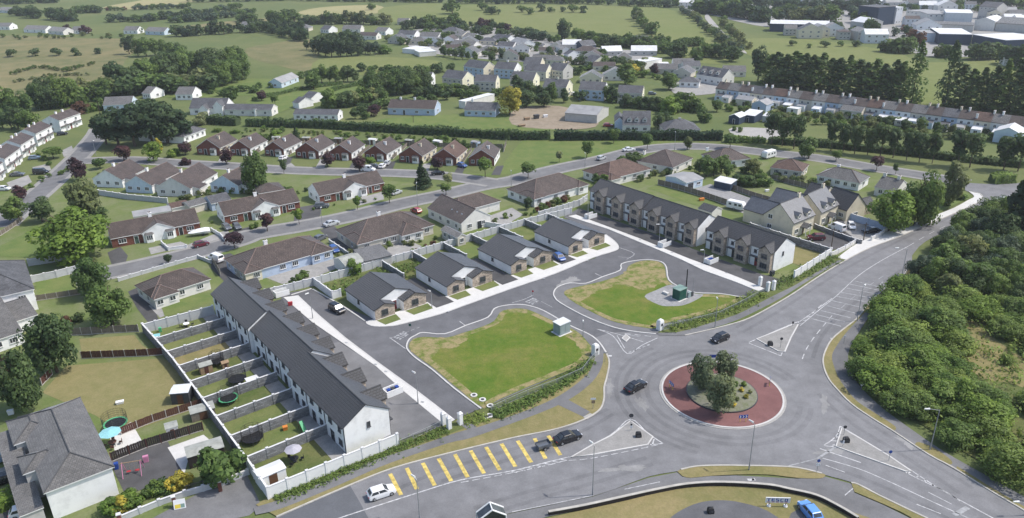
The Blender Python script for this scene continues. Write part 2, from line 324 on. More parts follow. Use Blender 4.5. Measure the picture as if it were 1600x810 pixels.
# ------------------------------------------------------------------ ground
def sheet(name, P, mat, z, kind='structure', parent=None, z0=None):
    mb = MB(); mb.prism([(p[0], p[1]) for p in P], z if z0 is None else z0, z)
    return tag(mb.build(name, M[mat] if isinstance(mat, str) else mat, parent), kind=kind)
mb = MB(); mb.face([(-2400, -300, 0), (2400, -300, 0), (2400, 3600, 0), (-2400, 3600, 0)])
tag(mb.build('ground', M['field']), kind='structure')
for nm, mt, z, pts in [
    ('dry_field', 'dryfield', .05, [(-60, 62), (60, 57), (130, 60), (205, 62), (215, 75), (195, 95), (185, 118), (130, 132), (60, 152), (-60, 185)]),
    ('dry_field', 'dryfield', .05, [(385, 76), (440, 66), (482, 60), (497, 88), (490, 113), (440, 104), (395, 92)]),
    ('straw_field', 'strawfield', .08, [(160, 12), (225, 0), (262, -8), (310, -6), (300, 4), (250, 10), (207, 15)]),
    ('straw_field', 'strawfield', .08, [(465, 21), (500, 12), (575, 8), (600, 12), (590, 21), (520, 26)]),
    ('meadow', 'lightfield', .08, [(600, 12), (690, 6), (700, 25), (690, 42), (640, 38), (596, 30)]),
    ('meadow', 'lightfield', .08, [(690, 10), (800, 8), (950, 9), (1040, 14), (1082, 30), (1102, 48), (1120, 62), (1140, 75), (1090, 82), (1000, 70), (940, 58), (880, 52), (790, 46), (700, 42)]),
    ('meadow', 'lightfield', .08, [(497, 94), (560, 89), (650, 92), (690, 98), (660, 108), (600, 117), (520, 117), (488, 112)]),
    ('meadow', 'lightfield', .08, [(1150, 62), (1260, 62), (1390, 80), (1450, 98), (1600, 96), (1640, 150), (1400, 163), (1250, 120), (1165, 84)]),
    ('meadow', 'lightfield', .08, [(1060, 78), (1140, 76), (1150, 96), (1100, 100), (1050, 88)]),
    ('meadow', 'dryfield', .09, [(300, 40), (400, 30), (470, 26), (455, 34), (380, 42), (280, 48)]),
    ('garden_grass', 'greenlawn', .05, [(236, 138), (310, 124), (420, 124), (470, 130), (440, 146), (330, 152), (250, 152)]),
    ('garden_grass', 'greenlawn', .06, [(395, 150), (540, 133), (560, 140), (470, 165), (430, 178), (400, 178)]),
    ('garden_grass', 'greenlawn', .05, [(600, 186), (780, 178), (870, 192), (860, 205), (620, 200)]),
    ('town_ground', 'yard', .06, [(1180, 40), (1230, 44), (1400, 62), (1440, 88), (1600, 84), (1700, 60), (1700, -60), (1100, -60), (1060, 0), (1100, 20)]),
    ('village_ground', 'yard', .05, [(640, 48), (760, 42), (860, 60), (940, 76), (1010, 80), (1010, 92), (900, 100), (800, 96), (690, 86), (640, 74)]),
    ('yard', 'yard', .06, [(1050, 130), (1110, 120), (1135, 138), (1120, 146), (1080, 150), (1055, 148)]),
    ('soil_yard', 'soil', .06, [(808, 170), (872, 166), (926, 182), (930, 199), (870, 203), (800, 195)]),
    ('stream', 'dust', .12, [(1105, 22), (1112, 30), (1135, 56), (1166, 82), (1156, 80), (1128, 58), (1102, 30)]),
    ('gravel_yard', 'dust', .06, [(1145, 200), (1225, 203), (1232, 212), (1196, 219), (1148, 212)]),
]: _zk = globals().get('_zk', 0) + 1; sheet(nm, curve(pts, 3, True), mt, z + _zk * .004)
sheet('open_green', curve([(783, 262), (795, 245), (828, 214), (900, 212), (1000, 219), (1075, 221), (1030, 226), (960, 237), (880, 258), (830, 270), (790, 273), (740, 277), (715, 270), (760, 272)], 3, True), 'greenlawn', .04)
sheet('gardens_ground', gl([(-60, 300), (60, 290), (120, 262), (300, 262), (470, 272), (700, 290), (740, 300), (400, 366), (200, 418), (-60, 470)]), 'plots', .03)
sheet('gardens_ground', gl([(-80, 480), (180, 428), (400, 368), (560, 340), (740, 300), (900, 262), (1050, 232), (1200, 242), (1360, 264), (1470, 290), (1300, 400), (1195, 480), (940, 330), (500, 436), (430, 450), (340, 470), (420, 790), (-80, 900)]), 'plots', .02)
for nm, mt, pts in [     # yards and drives among the houses
    ('driveway', 'yard', [(286, 386), (330, 368), (355, 360), (378, 386), (330, 400), (300, 398)]),
    ('driveway', 'drive', [(350, 366), (392, 354), (400, 364), (372, 376)]),
    ('driveway', 'drive', [(462, 325), (505, 318), (500, 338), (478, 350), (458, 352)]),
    ('driveway', 'drive', [(330, 404), (360, 396), (372, 404), (388, 436), (352, 442), (330, 420)]),
    ('patio', 'yard', [(400, 428), (480, 404), (520, 394), (526, 420), (480, 438), (440, 444)]),
    ('driveway', 'drive', [(168, 395), (188, 386), (200, 400), (196, 412), (176, 418)]),
    ('driveway', 'drive', [(200, 456), (224, 446), (236, 470), (248, 500), (232, 505), (214, 482)]),
    ('patio', 'yard', [(232, 478), (246, 474), (262, 492), (250, 497)]),
    ('patio', 'yard', [(570, 388), (640, 376), (672, 392), (640, 402), (600, 412), (560, 402)]),
    ('driveway', 'drive', [(500, 360), (520, 352), (560, 385), (585, 405), (560, 410), (530, 388)]),
    ('patio', 'yard', [(745, 345), (800, 325), (818, 336), (790, 352), (757, 356)]),
    ('yard', 'gravel', [(1085, 296), (1110, 288), (1190, 316), (1200, 330), (1166, 336), (1120, 316)]),
    ('parking_yard', 'drive', [(1270, 378), (1308, 352), (1345, 372), (1330, 386), (1296, 392)]),
    ('parking_yard', 'yard', [(1306, 352), (1340, 338), (1385, 364), (1352, 384)]),
    ('lawn', 'greenlawn', [(1010, 294), (1030, 290), (1122, 316), (1100, 326), (1060, 312)]),
    ('patio', 'drive', [(172, 724), (210, 702), (262, 690), (288, 742), (240, 760), (196, 774)]),
    ('patio', 'concrete', [(262, 700), (318, 680), (330, 690), (296, 712), (288, 742)]),
    ('patio', 'concrete', [(170, 680), (205, 660), (222, 690), (216, 700), (182, 712)]),
    ('footpath', 'path_tar', [(230, 815), (310, 772), (385, 740), (400, 772), (408, 790), (390, 806), (350, 815)]),
    ('driveway', 'yard', [(-20, 740), (30, 722), (44, 730), (30, 745), (-20, 762)]),
    ('driveway', 'drive', [(-20, 800), (50, 785), (70, 800), (60, 820), (-20, 830)]),
    ('lawn', 'greenlawn', [(-20, 395), (90, 340), (120, 360), (110, 400), (60, 404), (-20, 400)]),
    ('lawn', 'greenlawn', [(55, 440), (118, 428), (120, 460), (60, 470)]),
    ('lawn', 'greenlawn', [(252, 480), (300, 462), (332, 462), (330, 474), (258, 496)]),
]: _zk += 1; sheet(nm, gl(pts), mt, .045 + (_zk - 20) * .0011)
for pts in [[(66, 614), (104, 572), (256, 560), (292, 590), (342, 642), (322, 634), (192, 679), (150, 650)], [(124, 530), (210, 524), (222, 540), (250, 556), (128, 552)]]:
    sheet('paddock', gl(pts), 'paddock', .042 + len(pts) * .0004)
def road(name, pts, wd, mat, z, n=4):
    mb = MB(); C_ = curve(pts, n); ribbon(mb, C_, wd, z, z)
    for s_ in (-1, 1):
        k = MB(); ribbon(k, C_, 1.5, z + .002, z + .002, off=s_ * (wd / 2 + .7)); tag(k.build('pavement', M['island']), kind='structure')
    return tag(mb.build(name, M[mat]), kind='structure')
road('street', [(0, 356), (28, 330), (75, 290), (120, 248), (150, 214), (158, 200)], 6.6, 'path_tar', .06)
road('street', [(126, 252), (200, 250), (290, 256), (360, 260), (470, 267), (625, 271), (700, 276), (770, 286)], 6.2, 'path_tar', .068)
road('street', [(100, 440), (180, 424), (231, 413), (309, 394), (372, 376), (400, 366), (475, 353), (550, 338), (625, 319), (700, 303), (750, 291), (800, 283), (825, 276), (875, 263.5), (937, 250.5), (1000, 235), (1062, 229), (1125, 231), (1199, 239), (1275, 247), (1350, 260), (1412, 270), (1450, 276), (1512, 287)], 7.0, 'path_tar', .064)
# main road, roundabout included
UP = [(380, 840), (432, 809), (550, 758), (617, 732), (695, 711), (799, 686), (850, 676), (882, 668), (910, 658), (930, 647), (940, 637), (944, 622), (944, 606), (948, 591), (952, 568), (947.5, 553.5), (936, 536), (925, 526)]
NW = [(1020, 522), (1070, 525), (1110, 516), (1145, 507), (1170, 498.5), (1200, 483), (1237.5, 461), (1282.5, 431), (1322.5, 407), (1360, 388), (1400, 373), (1435, 358), (1465, 345.5), (1500, 330.5), (1525, 319), (1535, 310.5), (1530, 303), (1512, 300), (1490, 288)]
NE = [(1497, 284.5), (1529, 287.5), (1575, 288), (1640, 284), (1640, 312), (1572, 318), (1550, 327), (1500, 352), (1446, 378), (1425, 400)]
SE = [(1425, 412), (1407, 436), (1380, 453.5), (1355, 478.5), (1339, 498.5), (1317, 516), (1300, 531), (1291, 546), (1286, 561), (1287.5, 576), (1295, 593.5), (1307.5, 609), (1330, 632), (1362.5, 654.5), (1395, 674.5), (1450, 711), (1487.5, 731), (1525, 754.5), (1562.5, 777), (1600, 799), (1640, 825)]
SO = [(1480, 830), (1435, 804), (1400, 787), (1362.5, 767), (1330, 754.5), (1300, 746), (1245, 732), (1199, 729.5), (1167.5, 729), (1125, 728.5), (1087.5, 730), (1060, 737), (1012, 746), (927, 776), (800, 802), (720, 825), (600, 850)]
cv = lambda p: curve(p, 3)
sheet('main_road', cv(UP) + gl([(960, 508)]) + cv(NW) + cv(NE) + cv(SE) + cv(SO), 'asphalt', .09)
sheet('new_surfacing', gl([(395, 835), (432, 811), (490, 785), (547.5, 760.5), (562, 785), (578, 815), (590, 840)]), 'new_tar', .094)
# estate streets
sheet('estate_road', gl([(440, 464), (452, 458), (487, 452), (535, 478), (600, 506), (690, 480), (800, 450), (880, 420), (930, 404), (950, 380), (935, 362), (880, 340), (905, 326), (940, 338), (1050, 376), (1120, 405), (1215, 452), (1160, 470), (1090, 470), (1050, 500), (1020, 521), (985, 519.5), (955, 520), (925, 530), (850, 560), (756, 637), (690, 666), (612, 694), (540, 640), (480, 545), (440, 490)]), 'estate_tar', .097)
# big dry verge and paths beside the main road
WALLW = [(418, 779), (470, 757), (520, 735), (570, 716), (622, 694), (660, 680), (690, 668), (725, 652), (752, 640), (790, 624), (825, 608), (870, 590), (908, 572), (925, 551), (940, 543)]
sheet('roadside_verge', gl([(400, 790)] + WALLW) + list(reversed(cv([(432, 808), (550, 757), (617, 731), (695, 710), (799, 685), (850, 675), (882, 667), (910, 657), (930, 646), (940, 636), (943.5, 622), (943.5, 606), (947.5, 591), (951.5, 568), (946.5, 553.5)]))), 'dry', .15)
sheet('weedy_strip', gl(WALLW) + gl([(933, 572), (905, 590), (870, 612), (830, 634), (800, 647), (765, 658), (722, 672), (690, 684), (640, 703), (590, 724), (540, 744), (500, 759), (440, 784)]), 'rough', .156)
sheet('footpath', cv([(396, 795), (432, 784), (475, 768), (525, 746), (575, 724), (640, 703), (712, 678), (750, 668), (800, 651), (840, 636), (875, 619), (905, 598), (922, 580), (930, 560), (936, 540)]) +
      list(reversed(cv([(400, 806), (440, 796), (512, 767), (562, 745), (612, 724), (700, 694), (735, 686), (800, 663), (850, 644), (885, 628), (912, 610), (932, 590), (942, 568), (943, 547)]))), 'path_tar', .162)
sheet('footpath', gl([(872, 634), (884, 624), (922, 645), (912, 653)]), 'path_tar', .166)
sheet('crossing_slab', gl([(911, 653), (922, 647), (929, 650), (917, 657)]), 'dust', .17)
sheet('footpath', gl([(712, 660), (720, 655), (745, 668), (735, 676)]), 'path_tar', .168)
# right terrace roadside
sheet('roadside_verge', cv([(1036, 519), (1040, 512), (1090, 500), (1125, 490), (1165, 470), (1200, 452), (1250, 430), (1290, 408), (1312, 398), (1330, 396)]) + list(reversed(cv(NW[1:8] + [(1330, 403)]))), 'rough', .15)
sheet('footpath', cv([(1025, 521), (1060, 520), (1100, 509), (1150, 493), (1180, 478), (1215, 460), (1240, 448), (1275, 427), (1308, 408)]) + list(reversed(cv([(1030, 525), (1070, 525), (1105, 516), (1145, 504), (1180, 488), (1220, 467), (1250, 448), (1285, 426), (1318, 407)]))), 'path_tar', .156)
sheet('concrete_footpath', cv([(1308, 404), (1342, 380), (1390, 362), (1430, 350), (1455, 340), (1490, 326), (1512, 314), (1522, 308), (1513, 300)]) + list(reversed(cv([(1322, 407), (1360, 388.5), (1400, 373.5), (1435, 358.5), (1465, 346), (1500, 331), (1525, 319.5), (1535, 311), (1530, 303.5)]))), 'concrete', .19)
sheet('grass_bank', gl([(1435, 352), (1455, 338), (1490, 322), (1512, 312), (1518, 306), (1500, 296), (1470, 292), (1445, 320)]), 'greenlawn', .16)
# right and south verges
VR = [(1446, 402), (1407, 448), (1375, 470), (1350, 491), (1322, 521), (1307, 542), (1300, 556), (1302, 571), (1310, 591), (1322, 609), (1340, 629), (1372, 650), (1399, 668), (1396, 675)]
sheet('roadside_verge', cv(VR) + list(reversed(cv(SE[:15]))), 'dry', .15)
sheet('footpath', cv([(1450, 400), (1412, 446), (1384, 470), (1368, 482), (1340, 523), (1328, 545), (1325, 560), (1331, 586), (1347, 609), (1380, 640), (1425, 673), (1475, 707), (1540, 744), (1640, 800)]) + list(reversed(cv([(1440, 404), (1400, 448), (1370, 470), (1345, 490), (1318, 520), (1303, 541), (1298, 556), (1299, 571), (1307, 591), (1319, 609), (1338, 631), (1392, 673), (1450, 711), (1525, 754.5), (1600, 799), (1640, 825)]))), 'path_tar', .145)
sheet('roadside_verge', cv([(1429, 697), (1435, 692), (1462, 703), (1487, 722), (1480, 727), (1450, 711)]), 'dry', .16)
sheet('roadside_verge', cv([(1495, 730), (1520, 745), (1550, 764), (1600, 793), (1640, 815), (1640, 822), (1600, 799), (1562, 777), (1525, 754), (1493, 735)]), 'dry', .16)
SV = [(1058, 738), (1064, 735), (1088, 730), (1125, 728.5), (1167, 729), (1199, 729.5), (1245, 732), (1284, 741), (1289, 745), (1280, 749), (1245, 748), (1200, 743), (1150, 743), (1110, 745), (1078, 748), (1066, 745)]
sheet('roadside_verge', cv(SV), 'dry', .15)
SV2 = [(1330, 756), (1340, 758), (1375, 776), (1410, 793), (1450, 812), (1480, 830), (1450, 830), (1420, 808), (1380, 789), (1335, 770)]
sheet('roadside_verge', cv(SV2), 'dry', .15)
sheet('shared_path', gl([(720, 826), (800, 803), (927, 777), (1012, 748), (1058, 739), (1066, 746), (1150, 744), (1245, 749), (1290, 746), (1330, 757), (1335, 771), (1380, 790), (1430, 815), (1460, 840), (1390, 840), (1330, 800), (1255, 772), (1199, 762), (1130, 758), (1075, 762), (1025, 770), (975, 783), (912, 797), (857, 808), (760, 840)]), 'path_tar', .10)
SG = [(857, 810), (912, 798), (975, 784), (1025, 772), (1075, 763), (1130, 759), (1199, 763), (1255, 773), (1330, 801), (1390, 842), (860, 850)]
sheet('supermarket_verge', cv(SG), 'dry', .11)
sheet('car_park', cv([(1030, 830), (1050, 808), (1075, 793), (1100, 785), (1130, 783), (1160, 787), (1200, 800), (1230, 830), (1150, 840)]), 'estate_tar', .12)
sheet('car_park', gl([(1225, 830), (1236, 803), (1262, 789), (1282, 800), (1300, 830)]), 'estate_tar', .121)
# lawns inside the estate
K1 = [(752, 640), (709, 607.5), (675, 578.5), (650, 561), (637.5, 548.5), (635.5, 541), (640, 531), (650, 525), (661, 521), (695, 523), (727.5, 510), (762.5, 497), (772.5, 483.5), (790, 478.5), (807.5, 477), (825, 478.5), (850, 487), (887.5, 508.5), (920, 523.5), (936, 536), (947, 552)]
K2 = [(1190, 462), (1162, 465.5), (1125, 460), (1087.5, 458.5), (1065, 451), (1045, 438.5), (1041, 418.5), (1032.5, 410), (1012.5, 407), (992.5, 408.5), (971, 413.5), (969, 423.5), (942, 433.5), (915, 444), (890, 443.5), (871, 450), (865, 459), (867, 466), (875, 474), (910, 493.5), (950, 510), (985, 518.5), (1025, 523)]
sheet('lawn_surround', cv(K1) + gl([(930, 552), (908, 572), (825, 608)]), 'path_tar', .17, z0=.09)
sheet('lawn_surround', cv(K2) + gl([(1040, 511), (1125, 488)]), 'path_tar', .17, z0=.09)
L1 = [(752, 637), (712, 606), (678, 577), (653, 559), (641, 548), (639, 541), (645, 532), (661, 528), (697, 529), (725, 521), (750, 513), (772, 503), (785, 487), (815, 483.5), (837, 490), (860, 501), (900, 518.5), (918, 536), (925, 549), (910, 570), (868, 589), (825, 606.5), (785, 624)]
L2 = [(882, 462), (884, 455), (905, 449), (940, 441), (975, 428.5), (982, 417), (1000, 409.5), (1020, 408.5), (1033, 412), (1039, 420), (1043, 439), (1063, 452), (1087, 460), (1125, 461.5), (1160, 467), (1125, 486), (1038, 507), (1022, 515), (987.5, 510), (950, 501), (900, 476)]
m, t, b = base('estate_lawn', 0.95, 0.1); v = pos(t)
n1 = noise(t, v, 0.075, 4, 0.6, 0.5); n2 = noise(t, v, 0.45, 4, 0.65); n3 = noise(t, v, 3.5, 3, 0.7)
c = ramp(t, n1, [(0.38, (0.075, 0.14, 0.018)), (0.52, (0.115, 0.155, 0.026)), (0.68, (0.20, 0.175, 0.06))])
c = mixc(t, 0.4, c, ramp(t, n2, [(0.35, (0.06, 0.12, 0.015)), (0.65, (0.17, 0.175, 0.045))]))
c = mixc(t, 0.5, c, ramp(t, n3, [(0.25, (0.6,) * 3), (0.75, (1.4,) * 3)]), 'MULTIPLY')
t.links.new(c, b.inputs['Base Color']); bump(t, b, n3, 0.5, 0.08); M['estate_lawn'] = m
l1 = sheet('lawn', cv(L1), 'estate_lawn', .20); l2 = sheet('lawn', cv(L2), 'estate_lawn', .20)
# parched patches at the lawn edges, ragged and mottled into the green
m, t, b = base('dry_mix', 0.95, 0.1); v = pos(t); n1 = noise(t, v, 0.5, 5, 0.7); n3 = noise(t, v, 3.5, 3, 0.7)
c = mixc(t, 0.5, ramp(t, n1, [(0.40, (0.12, 0.155, 0.035)), (0.56, (0.27, 0.225, 0.115))]), ramp(t, n3, [(0.25, (0.6,) * 3), (0.75, (1.4,) * 3)]), 'MULTIPLY')
t.links.new(c, b.inputs['Base Color']); bump(t, b, n3, 0.5, 0.08); M['drymix'] = m
for i, L_ in enumerate((L1, L2)):
    rb = MB(); ribbon(rb, offs(curve(L_, 6, True), -.75 if i == 0 else -.75, True), 1.3, .2035, .2035, closed=True); tag(rb.build('dry_edge', M['drymix']), kind='structure')
def ragged(pts):
    P = curve(pts, 14, True); c_ = sum(P, Vector((0, 0))) / len(P); r = random.Random(len(pts)); w_ = 0
    for i in range(len(P)): w_ = w_ * .6 + r.uniform(-.55, .35); P[i] = P[i] + (P[i] - c_).normalized() * w_
    return P
for pts in [[(641, 546), (645, 533), (662, 529), (700, 530), (728, 522), (735, 530), (712, 545), (690, 548), (676, 560), (666, 566), (653, 558)], [(700, 596), (722, 606), (757, 634), (752, 637), (725, 616)],
            [(866, 516), (900, 520), (916, 536), (924, 549), (912, 560), (905, 545), (888, 530)], [(783, 492), (800, 484.5), (830, 489), (846, 498), (815, 490)]]:
    _zk += 1; sheet('dry_patch', ragged(pts), 'drymix', .204 + (_zk - 50) * .0002)
for pts in [[(970, 432), (984, 418), (1003, 411), (1030, 412), (1038, 424), (1042, 440), (1020, 452), (1000, 455), (975, 448), (960, 443)], [(886, 464), (905, 452), (950, 441), (972, 434), (965, 446), (930, 460), (905, 474), (900, 475)], [(905, 477), (930, 488), (955, 499), (985, 507), (1000, 512), (985, 510), (948, 500)]]:
    _zk += 1; sheet('dry_patch', ragged(pts), 'drymix', .204 + (_zk - 50) * .0002)
sheet('gravel_apron', curve([(1007, 465), (1025, 455), (1049, 446), (1064, 453), (1087, 460.5), (1099, 462), (1088, 470), (1068, 478.5), (1045, 480), (1030, 478)], 3, True), 'gravel', .208)
# footpaths
sheet('concrete_footpath', gl([(443, 466), (465, 463), (500, 496), (540, 530), (590, 568), (644, 607), (710, 658), (694, 665), (627, 609.5), (588, 574), (535, 537), (487, 504)]), 'concrete', .20, z0=.09)
sheet('concrete_footpath', cv([(573, 503), (574, 507), (585, 511), (612, 510.5), (637, 505), (687, 492), (725, 478.5), (800, 451.5), (867, 428.5), (925, 404), (960, 393), (966, 387), (960, 378), (944, 366)]) + gl([(930, 372), (890, 400), (798, 432), (696, 464), (582, 501)]), 'concrete', .20, z0=.09)
sheet('concrete_footpath', gl([(888, 339), (900, 336.5), (1000, 374), (1077, 405.5), (1125, 423), (1175, 443.5), (1195, 452.5), (1184, 456), (1150, 442), (1100, 424), (1065, 407), (1020, 388), (950, 359)]), 'concrete', .20, z0=.09)
# forecourts
sheet('forecourt', gl([(905, 327), (1190, 430), (1230, 440), (1195, 452), (1175, 443), (1077, 405), (1000, 373.5), (900, 336)]), 'drive', .205)
sheet('forecourt', gl([(500, 540), (530, 536), (590, 573), (627, 609.5), (694, 664), (614, 694), (560, 640)]), 'path_tar', .165)
# garden strips left terrace
# kerbs
kb = MB()
ribbon(kb, cv(K1), .28, .09, .215); ribbon(kb, cv(K2), .28, .09, .215)
tag(kb.build('estate_kerb', M['kerb']), kind='structure')
kb = MB()
for P in (UP[1:], NW[1:18], SE, SV[1:8], SV2[:5]): ribbon(kb, cv(P), .28, .08, .2)
tag(kb.build('road_kerb', M['oldkerb']), kind='structure')
kb = MB()
ribbon(kb, cv([(573, 503), (574, 507), (585, 511), (612, 510.5), (637, 505), (687, 492), (725, 478.5), (800, 451.5), (867, 428.5), (925, 404), (960, 393), (966, 387), (960, 378), (944, 366)]), .3, .09, .212)
ribbon(kb, gl([(465, 463), (500, 496), (540, 530), (590, 568), (644, 607), (710, 658)]), .3, .09, .212)
ribbon(kb, gl([(489, 453), (535, 479), (571, 503)]), .35, .09, .215)
tag(kb.build('footpath_kerb', M['kerb']), kind='structure')
for a, b_ in [((455, 462), (487, 452))]:
    kb = MB(); ribbon(kb, gl([a, b_]), .35, .09, .215); tag(kb.build('footpath_kerb', M['kerb']), kind='structure')
# ------------------------------------------------------------------ roundabout
CP_ = [(1031.3, 603), (1167.4, 672.6), (1229, 630.7), (1200.7, 591.9), (1147, 568.7), (1071, 568.7), (1034, 593.7), (1047, 638), (1080.4, 658.5), (1113.7, 668.7), (1195, 667.8), (1219, 649)]
G_ = [g(*p) for p in CP_]
import numpy as np
A_ = np.array([[2 * p.x, 2 * p.y, 1] for p in G_]); B_ = np.array([p.x ** 2 + p.y ** 2 for p in G_])
s_ = np.linalg.lstsq(A_, B_, rcond=None)[0]; RC = Vector((s_[0], s_[1])); RR = math.sqrt(s_[2] + s_[0] ** 2 + s_[1] ** 2)
def circ(c, r, n=72): return [Vector((c.x + r * math.cos(2 * math.pi * k / n), c.y + r * math.sin(2 * math.pi * k / n))) for k in range(n)]
rk = MB(); rk.prism(circ(RC, RR), .09, .15); tag(rk.build('roundabout_kerb', M['dust']), kind='structure')
rk = MB(); rk.prism(circ(RC, RR - .55), .09, .21); tag(rk.build('roundabout_apron', M['red_tar']), kind='structure')
rk = MB(); ribbon(rk, circ(RC, RR - .5), .3, .09, .24, closed=True); tag(rk.build('roundabout_kerb', M['kerb']), kind='structure')
ic = (g(1072, 621) + g(1184, 621)) / 2; ic = ((g(1072, 610) + g(1184, 622)) / 2).to_2d()
IR = 0.5 * (g(1072, 610) - g(1184, 622)).length
rk = MB(); rk.prism(circ(ic, IR), .2, .42, 0); tag(rk.build('island_kerb', M['darksteel']), kind='structure')
mbd = MB(); N = 36
prev = [(*p, .43) for p in circ(ic, IR - .12, N)]
for r, z in ((.8, .62), (.45, .85), (.12, .95)):
    cur = [(*p, z + R_.uniform(-.06, .06)) for p in circ(ic, IR * r, N)]
    for i in range(N): mbd.face((prev[i], prev[(i + 1) % N], cur[(i + 1) % N], cur[i]))
    prev = cur
mbd.face(prev)
tag(mbd.build('island_bed', M['bed'], smooth=True), kind='structure')
tk = MB()
for rr, w_ in ((RR + 2.2, .9), (RR + 3.9, .9), (RR + 6.0, .8), (RR + 7.6, .8)):
    C_ = circ(RC, rr, 90); ribbon(tk, C_[4:86] if rr < RR + 5 else C_[30:62], w_, .0925, .0925)
for pts in [[(950, 640), (900, 662), (840, 690), (760, 715), (680, 740), (610, 770)], [(958, 648), (915, 672), (850, 701), (770, 727), (690, 753)], [(1010, 716), (930, 740), (840, 765), (740, 795)], [(1020, 726), (940, 752), (850, 778), (760, 806)], [(1160, 520), (1220, 485), (1280, 446), (1340, 410), (1420, 370), (1500, 334)], [(1150, 513), (1210, 478), (1270, 440), (1330, 404)],
            [(1290, 610), (1340, 650), (1420, 702), (1520, 764)], [(1278, 616), (1330, 662), (1410, 712), (1500, 772)], [(1270, 560), (1282, 530), (1310, 496), (1360, 455), (1420, 415)], [(1250, 722), (1330, 742), (1420, 780), (1500, 822)]]: ribbon(tk, curve(pts, 5), .75, .0935, .0935)
tag(tk.build('tyre_tracks', M['track']), kind='structure')
for i, pts in enumerate([[(992, 628), (1004, 622), (1015, 634), (1006, 642), (996, 636)], [(1280, 622), (1290, 618), (1294, 640), (1284, 646)], [(870, 449), (884, 436), (896, 432), (905, 440), (890, 444)], [(1395, 682), (1412, 684), (1428, 696), (1420, 702)], [(930, 738), (960, 730), (1010, 728), (990, 738)], [(1296, 700), (1330, 702), (1300, 712), (1270, 708)], [(960, 690), (975, 672), (985, 668), (976, 690)], [(945, 600), (953, 590), (958, 612), (950, 622)]]): sheet('dust_patch', ragged(pts), 'scuff', .0945 + i * .0002 + (.01 if i == 2 else 0))
# ------------------------------------------------------------------ splitter islands
def isle(pts, mat='island'):
    sheet('traffic_island', curve(pts, 2, True) if False else gl(pts), mat, .2, z0=.08)
    k = MB(); ribbon(k, gl(pts), .25, .08, .215, closed=True); tag(k.build('island_kerb', M['kerb']), kind='structure')
isle([(985, 659), (1020, 684), (1012, 696), (925, 712), (892, 716), (925, 697), (955, 682)])
isle([(1315, 671), (1340, 684.5), (1387.5, 713), (1424, 738), (1415, 738), (1355, 716.5), (1306, 699)])
isle([(1182, 531), (1200, 524), (1237, 509), (1247, 508), (1236, 528), (1226, 551), (1216, 550)])
isle([(972, 530), (978, 524), (984, 529), (978, 535)], 'dust')
# ------------------------------------------------------------------ road markings
mk = {'paint': MB(), 'worn': MB()}
def line(pts, wd=.14, m='paint', z=.103, dash=None, smooth=True):
    P = curve(pts, 4) if smooth and len(pts) > 2 else gl(pts)
    if dash is None: ribbon(mk[m], P, wd, z, z); return
    on, off = dash; acc = 0; cur = [P[0]]; draw = True
    for a, b_ in zip(P[:-1], P[1:]):
        L = (b_ - a).length; s = 0
        while s < L:
            lim = on if draw else off
            st = min(lim - acc, L - s); s += st; acc += st; q = a.lerp(b_, s / L)
            cur.append(q)
            if acc >= lim - 1e-6:
                if draw and len(cur) > 1: ribbon(mk[m], cur, wd, z, z)
                draw = not draw; acc = 0; cur = [q]
line([(500, 822), (535, 809), (650, 772), (720, 751), (799, 737), (860, 722), (890, 715)], .2)
line([(720, 755), (799, 740), (860, 727), (884, 721), (925, 717), (1010, 700), (1035, 694)], .14, dash=(1.2, .5))
for k in range(7):
    a = .2 + k * .11; p = (799 + 78 * k / 6, 738 - 19 * k / 6); line([p, (p[0] + 9, p[1] + 1.5)], .18)
line([(890, 716), (955, 680), (985, 656), (1012, 678), (1036, 694)], .2)
line([(1036, 694), (1016, 696)], .2); line([(1022, 687), (1019, 697)], .2)
line([(1312.5, 667), (1340, 683), (1387.5, 713), (1425, 737), (1470, 766), (1550, 810), (1590, 832)], .18)
line([(1415, 739), (1440, 752), (1475, 768), (1500, 784)], .16)
for k in range(4): line([(1425 + 11 * k, 737 + 6.8 * k), (1418 + 13 * k, 741 + 6.5 * k)], .2)
line([(1312.5, 667), (1308, 680), (1298, 690), (1288, 697), (1304, 699)], .18)
for a, b_ in [((1300, 697), (1305, 696)), ((1300, 690), (1311, 690)), ((1303, 684), (1314, 684)), ((1308, 677), (1315, 677))]: line([a, b_], .22)
line([(1306, 699), (1276, 718)], .35, 'worn'); line([(1232, 729), (1275, 718)], .2, 'worn')
line([(1281, 702), (1345, 724)], .2); line([(1285, 717), (1340, 733), (1390, 754), (1450, 782), (1520, 814)], .16); line([(1290, 728), (1320, 739)], .14)
line([(1450, 770), (1487, 789)], .14); line([(1432, 789), (1470, 804)], .14)
line([(1490, 806), (1512, 794)], .7, 'worn')
line([(1170, 536), (1200, 523), (1235, 508), (1250, 503)], .18); line([(1170, 537), (1195, 547), (1220, 557)], .18); line([(1220, 557), (1222, 552)], .18)
line([(1250, 510), (1280, 485), (1307, 463), (1342, 431), (1378, 407.5), (1420, 385)], .16); line([(1247, 505), (1270, 489), (1300, 467)], .16)
for k in range(6): line([(1248 + 6 * k, 507 - 5 * k), (1254 + 6 * k, 507 - 6 * k)], .16)
line([(1420, 385), (1460, 362), (1500, 344), (1540, 326)], .14, dash=(3, 3))
for a, b_ in [((540, 135), (720, 180)), ((510, 155), (700, 195)), ((490, 180), (680, 217)), ((450, 205), (640, 240)), ((420, 230), (610, 265)), ((390, 255), (580, 300)), ((370, 290), (540, 335)), ((330, 320), (515, 365)), ((300, 345), (480, 390)), ((270, 370), (455, 418))]:
    line([(1200 + a[0] / 3.99, 406 + a[1] / 3.99), (1200 + b_[0] / 3.99, 406 + b_[1] / 3.99)], .28, 'worn')
